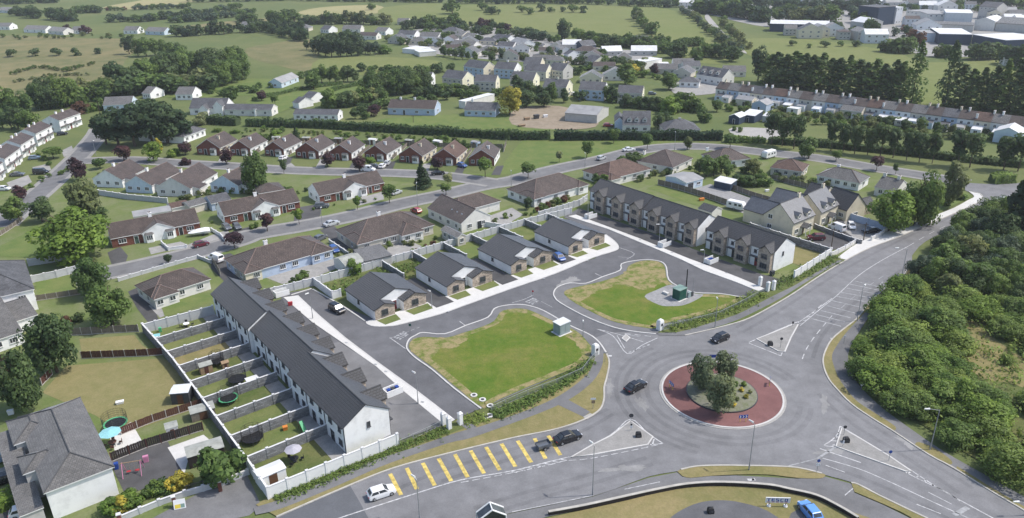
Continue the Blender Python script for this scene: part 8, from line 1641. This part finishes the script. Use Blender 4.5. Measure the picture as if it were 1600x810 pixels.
def binstore(b, lb, rz, bins):
    p = g(*b); r = empty('bin_store', (p.x, p.y, .12), rz, lb, 'bin store', 'white bin stores'); k = MB()
    for q in ((-1.6, -.9, 1.6, -.75), (-1.6, .75, 1.6, .9), (-1.6, -.75, -1.45, .75)): k.box(*q[:2], 0, *q[2:], 1.25)
    k.build('screen_wall', M['wallwhite'], r)
    for i, (c_, l2) in enumerate(bins):
        q = Matrix.Rotation(rz, 3, 'Z') @ Vector((-.7 + i * .8, .1, 0)); e = empty('wheelie_bin', (p.x + q.x, p.y + q.y, .14), rz, l2, 'bin'); k = MB(); k.hexa([(-.22, -.26, .06), (.22, -.26, .06), (.22, .26, .06), (-.22, .26, .06)], [(-.29, -.34, 1.0), (.29, -.34, 1.0), (.29, .34, 1.0), (-.29, .34, 1.0)], 0, True); k.build('body', M[c_], e)
        k = MB(); k.box(-.31, -.38, 1.0, .31, .36, 1.1, bottom=True); k.build('lid', M[c_], e)
binstore((614, 616), 'white bin store with blue bins before the near terrace block', ESA + 1.57, [('bluebin', 'blue bin on the left in the near terrace store'), ('greybin', 'grey bin beside the blue bin in the near terrace store'), ('bluebin', 'blue bin on the right in the near terrace store')])
binstore((1111, 411), 'white bin store with blue bins before the near stone fronted block', ESA + 1.57, [('bluebin', 'blue bin nearest the street lamp'), ('bluebin', 'second blue bin beside the street lamp')]); binstore((1038, 385), 'white bin store before the middle stone fronted block', ESA + 1.57, []); binstore((923, 341), 'white bin store at the far end of the stone fronted terrace', ESA + 1.57, []); binstore((440, 462), 'white bin store at the top of the terrace path', ESA + 1.57, [])
for i, (x, y) in enumerate([(740.6, 619.5), (754, 626.5), (766, 636), (758, 654), (765, 651.5)]):
    p = g(x, y); k = MB(); c_ = [Vector((.62 * math.cos(a), .62 * math.sin(a))) for a in [6.283 * j / 12 for j in range(12)]]; k.prism(c_, 0, .12, 0); k.prism([q * .55 for q in c_], .12, .125, 1)
    tag(k.build('manhole_ring', [M['concrete'], M['darksteel']], None, (p.x, p.y, .2)), 'white concrete manhole surround at the corner of the lower lawn, %s' % ['topmost one', 'second one down', 'one by the railing', 'lowest one on the left', 'lowest one on the right'][i], 'manhole', 'manhole surrounds at the lawn corner')
for i, (x, y) in enumerate([(541, 537), (587, 571), (603, 582), (627, 607), (660, 630), (1000, 376), (1135, 428), (1050, 396), (700, 489), (850, 437), (918, 409)]): sheet('drain_cover', [g(x, y).to_2d() + Vector((.35 * math.cos(q), .35 * math.sin(q))) for q in (ESA, ESA + 1.2, ESA + 3.14, ESA + 4.34)], 'steel', .225 if i < 8 else .226)
# ------------------------------------------------------------------ garden things
def trampoline(b, lb, rad=1.6, net=True, mat='black'):
    p = g(*b); r = empty('trampoline', (p.x, p.y, .08), 0, lb, 'trampoline'); N = 20; k = MB()
    P = [Vector((rad * math.cos(6.283 * i / N), rad * math.sin(6.283 * i / N), .8)) for i in range(N)]
    for i in range(N): a, b_ = P[i], P[(i + 1) % N]; k.face([a, b_, b_ * .84 + Vector((0, 0, .13)), a * .84 + Vector((0, 0, .13))])
    k.build('padding', M['greenplastic' if mat == 'green' else 'black'], r); k = MB(); k.face([(q.x * .85, q.y * .85, .79) for q in P]); k.build('mat', M['black'], r)
    for i in range(0, N, 4): k = MB(); k.rod((P[i].x, P[i].y, 0), (P[i].x, P[i].y, 2.5 if net else .8), .035, .035, 5); k.build('leg', M['darksteel'], r)
    if net:
        k = MB()
        for i in range(N):
            a, b_ = P[i], P[(i + 1) % N]
            for z0 in (1.2, 1.6, 2.0, 2.45): k.face([(a.x, a.y, z0), (b_.x, b_.y, z0), (b_.x, b_.y, z0 + .04), (a.x, a.y, z0 + .04)])
            for q in (.25, .5, .75): c_ = a.lerp(b_, q); k.rod((c_.x, c_.y, .8), (c_.x, c_.y, 2.45), .012, .012, 3, cap=False)
        tag(k.build('safety_net', M['black'], r), kind='stuff')
for b, lb, rad in [((372, 598), 'black netted trampoline in the fifth back garden', 1.6), ((358, 628), 'green rimmed netted trampoline against the long wall', 1.7), ((396, 690), 'black netted trampoline in the second back garden', 1.7), ((340, 570), 'dark netted trampoline beside the playhouse', 1.3), ((182, 668), 'dark green netted trampoline beside the turquoise parasol', 1.9)]: trampoline(b, lb, rad, True, 'green' if 'green' in lb else 'black')
def parasol(b, lb, mat, rad=1.5, h=2.5):
    p = g(*b); r = empty('parasol', (p.x, p.y, .08), .3, lb, 'parasol'); k = MB(); N = 8; T = (0, 0, h + .45)
    for i in range(N): a, b_ = 6.283 * i / N, 6.283 * (i + 1) / N; k.face([(rad * math.cos(a), rad * math.sin(a), h), (rad * math.cos(b_), rad * math.sin(b_), h), T])
    k.build('canopy', M[mat], r); k = MB(); k.rod((0, 0, 0), (0, 0, h + .4), .03, .03, 6); k.build('pole', M['timber'], r)
    k = MB(); k.rod((0, 0, 0), (0, 0, .1), .3, .3, 12); k.build('base', M['darksteel'], r)
def table(b, lb, mat='timber', n=4):
    p = g(*b); r = empty('garden_table', (p.x, p.y, .08), .4, lb, 'table'); k = MB(); k.rod((0, 0, .7), (0, 0, .76), .65, .65, 14); k.build('top', M[mat], r)
    for s in ((-.4, -.4), (.4, -.4), (.4, .4), (-.4, .4)): k = MB(); k.rod((*s, 0), (*s, .7), .03, .03, 5); k.build('leg', M['darksteel'], r)
    for i in range(n):
        a = 6.283 * i / n + .4; q = Vector((p.x + 1.15 * math.cos(a), p.y + 1.15 * math.sin(a), .08)); c_ = empty('garden_chair', q, a - 1.57, 'chair pulled up to the ' + lb.split(' under')[0].split(' in ')[0] + ', ' + ['right', 'back', 'left', 'front'][i % 4] + ' one', 'chair')
        k = MB(); k.box(-.25, -.25, .4, .25, .25, .45, bottom=True); k.build('seat', M[mat if mat != 'signwhite' else 'black'], c_); k = MB(); k.box(-.25, .2, .45, .25, .25, .95, bottom=True); k.build('backrest', M[mat if mat != 'signwhite' else 'black'], c_)
        for s in ((-.22, -.22), (.22, -.22), (.22, .22), (-.22, .22)): k = MB(); k.rod((*s, 0), (*s, .4), .02, .02, 4); k.build('leg', M['darksteel'], c_)
parasol((177, 696), 'turquoise parasol on the patio beside the big grey roof', 'turq', 1.7, 2.4); table((177, 697), 'red brown table under the turquoise parasol', 'fencebrown'); parasol((461, 722), 'grey parasol in the back garden nearest the main road', 'greyfab', 1.35, 2.3); table((461, 722.5), 'dark table under the grey parasol', 'black', 3); table((292, 511), 'white topped table in the farthest back garden', 'signwhite', 4)
def swing(b):
    p = g(*b); r = empty('swing_set', (p.x, p.y, .06), .25, 'pink and red wooden swing set on the tarmac yard', 'swing set')
    for x in (-1.3, 1.3):
        for y in (-1.1, 1.1): k = MB(); k.rod((x, y, 0), (x, y * .1, 2.1), .06, .06, 5); k.build('leg', M['pink'], r)
    k = MB(); k.rod((-1.5, 0, 2.1), (1.5, 0, 2.1), .06, .06, 6); k.build('crossbar', M['timber'], r)
    for x in (-.6, .6): k = MB(); k.box(x - .3, -.2, .45, x + .3, .2, .52, bottom=True); k.build('seat', M['red'], r)
    for x in (-.85, -.35, .35, .85): k = MB(); k.rod((x, 0, .5), (x, 0, 2.1), .015, .015, 4); k.build('rope', M['timber'], r)
swing((209, 740))
def slide(b, lb, mat):
    p = g(*b); r = empty('slide', (p.x, p.y, .08), 2.2, lb, 'slide'); k = MB()
    for a, b_ in (((-1.3, .1), (0, .9)), ((0, .9), (1.0, 1.6))):
        k.face([(a[0], -.3, a[1]), (b_[0], -.3, b_[1]), (b_[0], .3, b_[1]), (a[0], .3, a[1])])
        for s in (-.3, .3): k.face([(a[0], s, a[1]), (b_[0], s, b_[1]), (b_[0], s, b_[1] + .18), (a[0], s, a[1] + .18)])
    k.build('chute', M[mat], r)
    for s in (-.28, .28): k = MB(); k.rod((1.1, s, 1.6), (1.6, s, 0), .04, .04, 5); k.build('ladder_rail', M['timber'], r)
slide((475, 676), 'green garden slide in the first back garden row', 'greenplastic')
def hut(b, lb, w_, d_, h, wl, rf, rz=ESA, pitch=22, nm='shed', along='x', z=.06):
    p = g(*b); r = empty(nm, (p.x, p.y, z), rz, lb, nm.replace('_', ' ')); rm, wm = MB(), MB(); roof_gable(rm, 0, 0, w_, d_, h, pitch, along, .08); wall_gable(wm, 0, 0, w_, d_, h, pitch, along, 0, .12, .1, th=.08)
    rm.build('roof', [M[rf], M[rf]], r); wm.build('wall', M[wl], r); k = MB(); k.box(w_ * .35, .08, .02, w_ * .65, .12, min(h - .2, 1.85)); k.build('door', M['doorwood' if wl != 'timber' else 'fencebrown'], r); return r
hut((268, 634), 'grey metal shed in the corner of the paddock', 3.2, 3.0, 2.3, 'greybin', 'kiosktop', .12, 8); hut((296, 735), 'dark shed with felt roof behind the round bush', 5.5, 3.2, 2.2, 'fenceblack', 'felt', .5, 10); hut((262, 690), 'pale wooden shed beside the dark board fence', 2.0, 2.0, 2.2, 'offwhite', 'felt', .5, 12); hut((300, 662), 'low green grey felted shed below the paddock fence', 4, 2.6, 1.7, 'fencegrey', 'felt', .5, 8)
hut((408, 768), 'white garden shed tucked inside the white roadside wall', 4.2, 2.6, 2.1, 'wallwhite', 'sheetroof', ESA + 1.57, 10); hut((314, 588), 'timber playhouse with pale roof against the long wall', 2.4, 1.8, 1.7, 'timber', 'felt', .6, 30, 'playhouse'); hut((348, 578), 'small wooden dog house in the back gardens', 1.4, 1.2, 1.1, 'timber', 'timber', .6, 30, 'dog_house'); hut((387, 606), 'white topped store box in the fourth back garden', 2.2, 1.4, 1.2, 'offwhite', 'sheetroof', .6, 5)
hut((1108, 331), 'pale blue plastic covered store behind the stone fronted terrace', 2.4, 1.6, 1.2, 'lightblue', 'sheetroof', ESA, 6)
for b, s, mt, lb, ct, nm in [((183, 733), (.6, .7, 1.1), 'bluebin', 'blue bin at the corner of the big grey roof', 'bin', 'wheelie_bin'), ((229, 722), (.8, .6, 1.1), 'pink', 'pink toy house on the tarmac yard', 'toy', 'toy_house'), ((243, 527), (1.8, 1.4, .35), 'turq', 'turquoise paddling pool in the farthest back garden', 'pool', 'paddling_pool'), ((251, 519), (.6, .6, 1.0), 'greenplastic', 'green toy in the farthest back garden', 'toy', 'toy'),
                              ((1096, 314), (1.6, .8, .8), 'orange', 'orange play frame on the terrace lawn', 'toy', 'play_frame'), ((260, 478), (.6, .7, 1.1), 'bluebin', 'blue bin beside the hip roofed bungalow with curved lawn', 'bin', 'wheelie_bin'), ((264, 476), (.6, .7, 1.1), 'bluebin', 'second blue bin at the curved lawn bungalow', 'bin', 'wheelie_bin'), ((254, 480), (.6, .7, 1.1), 'greybin', 'grey bin at the curved lawn bungalow', 'bin', 'wheelie_bin'),
                              ((188, 631), (1.3, .8, .5), 'signwhite', 'pale pink garden bench on the paddock', 'bench', 'garden_bench'), ((454, 478), (1.0, .5, .9), 'red', 'red child ride toy before the far terrace block', 'toy', 'ride_toy'), ((446, 672), (.8, .8, .7), 'orange', 'orange toys in the second back garden', 'toy', 'toy'), ((1206, 431), (1.0, .8, 1.2), 'greybin', 'grey box at the end of the stone fronted terrace', 'bin', 'storage_box'),
                              ((823, 188), (2.4, 1.6, 1.2), 'timber', 'stack of timber on the left of the soil yard', 'pile', 'timber_stack'), ((838, 186), (2.2, 1.8, 1.8), 'darksteel', 'dark container in the middle of the soil yard', 'container', 'container'), ((852, 184), (2.0, 1.2, 1.2), 'signwhite', 'white tank on the soil yard', 'tank', 'tank'), ((815, 198), (3, 1.6, .8), 'timber', 'low pile of planks at the edge of the soil yard', 'pile', 'plank_pile'), ((18, 648), (1.0, .6, .9), 'signwhite', 'white garden chair by the left trees', 'chair', 'garden_chair'), ((70, 466), (1.2, .7, .6), 'black', 'dark garden bench on the left back lawn', 'bench', 'garden_bench'), ((1198, 300), (1.4, .6, .7), 'signwhite', 'white garden lounger on the lawn behind the cream houses', 'lounger', 'lounger'), ((728, 160), (1.5, 1.2, 1.4), 'darksteel', 'dark machine beside the white flat roofed shed', 'machine', 'machine')]:
    p = g(*b); r = empty(nm, (p.x, p.y, .08), .4, lb, ct); k = MB(); k.hexa([(-s[0] * .42, -s[1] * .42, 0), (s[0] * .42, -s[1] * .42, 0), (s[0] * .42, s[1] * .42, 0), (-s[0] * .42, s[1] * .42, 0)], [(-s[0] / 2, -s[1] / 2, s[2] * .85), (s[0] / 2, -s[1] / 2, s[2] * .85), (s[0] / 2, s[1] / 2, s[2] * .85), (-s[0] / 2, s[1] / 2, s[2] * .85)], 0, True); k.build('body', M[mt], r)
    k = MB(); k.box(-s[0] * .52, -s[1] * .52, s[2] * .85, s[0] * .52, s[1] * .35, s[2], bottom=True, taper=.03); k.build('lid' if 'bin' in nm or 'box' in nm else 'top', M[mt], r)
# shop sign by the car park
def shopsign():
    p = g(1214, 792); r = empty('shop_sign', (p.x, p.y, .12), -.06, 'white shop sign with blue letters on two posts by the car park', 'sign')
    for x in (-1.15, 1.15): k = MB(); k.box(x - .06, -.05, 0, x + .06, .05, .7); k.build('leg', M['fencebrown'], r); k = MB(); k.rod((x, 0, 0), (x, 0, .2), .32, .25, 8); k.build('footing', M['signwhite'], r)
    k = MB(); k.box(-1.7, -.06, .6, 1.7, .06, 1.5, bottom=True); b_ = k.build('board', M['signwhite'], r)
    F = {'T': '111010010010010', 'E': '111100111100111', 'S': '111100111001111', 'C': '111100100100111', 'O': '111101101101111'}; k = MB()
    for i, ch in enumerate('TESCO'):
        for q in range(15):
            if F[ch][q] == '1': x = -1.5 + i * .6 + (q % 3) * .15; z0 = 1.36 - (q // 3) * .1; k.face([(x, -.066, z0 - .1), (x + .15, -.066, z0 - .1), (x + .15, -.066, z0), (x, -.066, z0)])
    k.build('lettering', M['signblue'], b_); k = MB()
    for i in range(5): x = -1.5 + i * .6; k.face([(x, -.066, .7), (x + .42, -.066, .7), (x + .5, -.066, .8), (x + .08, -.066, .8)])
    k.build('underline', M['red'], b_)
shopsign()
# white glazed gable canopy at the bottom edge
def canopy():
    p = g(768, 818); r = empty('glazed_canopy', (p.x, p.y, .1), .25, 'white framed glazed gable canopy at the bottom edge', 'shelter'); k = MB()
    for s in (-1, 1): k.rod((s * 1.9, -.8, 1.6), (0, -.8, 2.9), .12, .12, 6); k.rod((s * 1.9, .8, 1.6), (0, .8, 2.9), .12, .12, 6); k.rod((s * 1.9, -.8, 0), (s * 1.9, -.8, 1.6), .09, .09, 6); k.rod((s * 1.9, .8, 0), (s * 1.9, .8, 1.6), .09, .09, 6)
    k.rod((0, -.8, 2.9), (0, .8, 2.9), .1, .1, 6); k.build('frame', M['upvc'], r)
    for s in (-1, 1): k = MB(); k.face([(s * 1.9, -.8, 1.62), (0, -.8, 2.92), (0, .8, 2.92), (s * 1.9, .8, 1.62)]); k.build('pane', M['glass'], r)
    k = MB(); k.face([(-1.9, -.78, 0), (1.9, -.78, 0), (1.9, -.78, 1.6), (0, -.78, 2.8), (-1.9, -.78, 1.6)]); k.build('pane', M['glass'], r)
canopy()
def easel():
    p = g(282, 794); r = empty('notice_board', (p.x, p.y, .1), .3, 'yellow and green notice board leaning on the corner wall', 'notice board'); k = MB(); k.hexa([(-.8, -.3, 0), (.8, -.3, 0), (.8, -.25, 0), (-.8, -.25, 0)], [(-.8, .15, 1.3), (.8, .15, 1.3), (.8, .2, 1.3), (-.8, .2, 1.3)], 0, True); k.build('board', M['signwhite'], r)
    k = MB(); k.face([(-.65, -.27, .12), (.1, -.27, .12), (.1, .12, 1.18), (-.65, .12, 1.18)]); k.face([(.12, -.27, .12), (.65, -.27, .12), (.65, .12, 1.18), (.12, .12, 1.18)], 1); k.build('poster', [M['signyellow'], M['greenkiosktop']], r)
easel()
for b, lb in [((345, 768), 'brick pillar on the corner wall, right one'), ((274, 792), 'brick pillar on the corner wall, middle one'), ((189, 820), 'brick pillar on the corner wall, left one')]:
    p = g(*b); r = empty('gate_pillar', (p.x, p.y, .1), .4, lb, 'pillar'); k = MB(); k.box(-.25, -.25, 0, .25, .25, 1.7); k.build('shaft', M['brick'], r); k = MB(); k.box(-.3, -.3, 1.7, .3, .3, 1.82, bottom=True); k.build('cap', M['cap'], r)
# front gardens and drives of the older estate
for i, (a, b_, c) in enumerate(rows):
    x0, x1 = a[0], b_[0]; y = b_[1] + 15
    sheet('driveway', gl([(x1 + 2, y - 3), (x1 + 14, y - 4), (x1 + 8, y + 11), (x1 - 6, y + 11)]), 'drive' if i % 3 else 'yard', .05 + .0005 * i)
for i, pts in enumerate([[(236, 398), (262, 392), (300, 386), (282, 378), (232, 388)], [(560, 322), (600, 312), (598, 300), (560, 310)], [(440, 262), (452, 268), (470, 268), (455, 255)], [(100, 246), (116, 238), (112, 228), (96, 236)], [(20, 300), (50, 285), (44, 274), (10, 286)], [(60, 270), (80, 266), (76, 256), (50, 262)]]): sheet('driveway', gl(pts), 'yard', .056 + .0005 * i)
for i, (a, b_, c) in enumerate(rows[:8]):
    wall('weathered plot fence right of the %s brick gabled bungalow' % ('first', 'second', 'third', 'fourth', 'fifth', 'sixth', 'seventh', 'eighth')[i], [(b_[0] + 9, b_[1] + 8), (c[0] + 9, c[1] + 5)], 1.5, 'grey', 4, 'plot fences of the brick bungalows')
wall('long weathered fence behind the brick gabled bungalows', [(380, 218), (500, 223), (640, 229), (785, 232)], 1.6, 'grey', 6)
for i, x in enumerate((425, 472, 522, 575, 632, 676, 735)): hut((x, 223 + (x - 425) * .022), 'garden shed behind the brick gabled bungalows, %s' % ordinal(i, 7), 3.2, 2.4, 2.0, ('offwhite', 'timber', 'fencegrey', 'offwhite', 'greybin', 'offwhite', 'bluegrey')[i], ('felt', 'felt', 'greysheet', 'sheetroof', 'felt', 'sheetroof', 'greysheet')[i], -.1 * i, 14)
# ------------------------------------------------------------------ haze
hb = MB(); hb.box(-2500, -400, -1, 2500, 3700, 79, bottom=True)
hm = bpy.data.materials.new('haze'); hm.use_nodes = True; t = hm.node_tree
for n in list(t.nodes):
    if n.type != 'OUTPUT_MATERIAL': t.nodes.remove(n)
pv = t.nodes.new('ShaderNodeVolumePrincipled'); pv.inputs['Color'].default_value = (0.93, 0.96, 1.0, 1); pv.inputs['Density'].default_value = 0.00013; pv.inputs['Anisotropy'].default_value = 0.2
t.links.new(pv.outputs[0], t.nodes['Material Output'].inputs['Volume'])
tag(hb.build('haze', hm), kind='stuff')
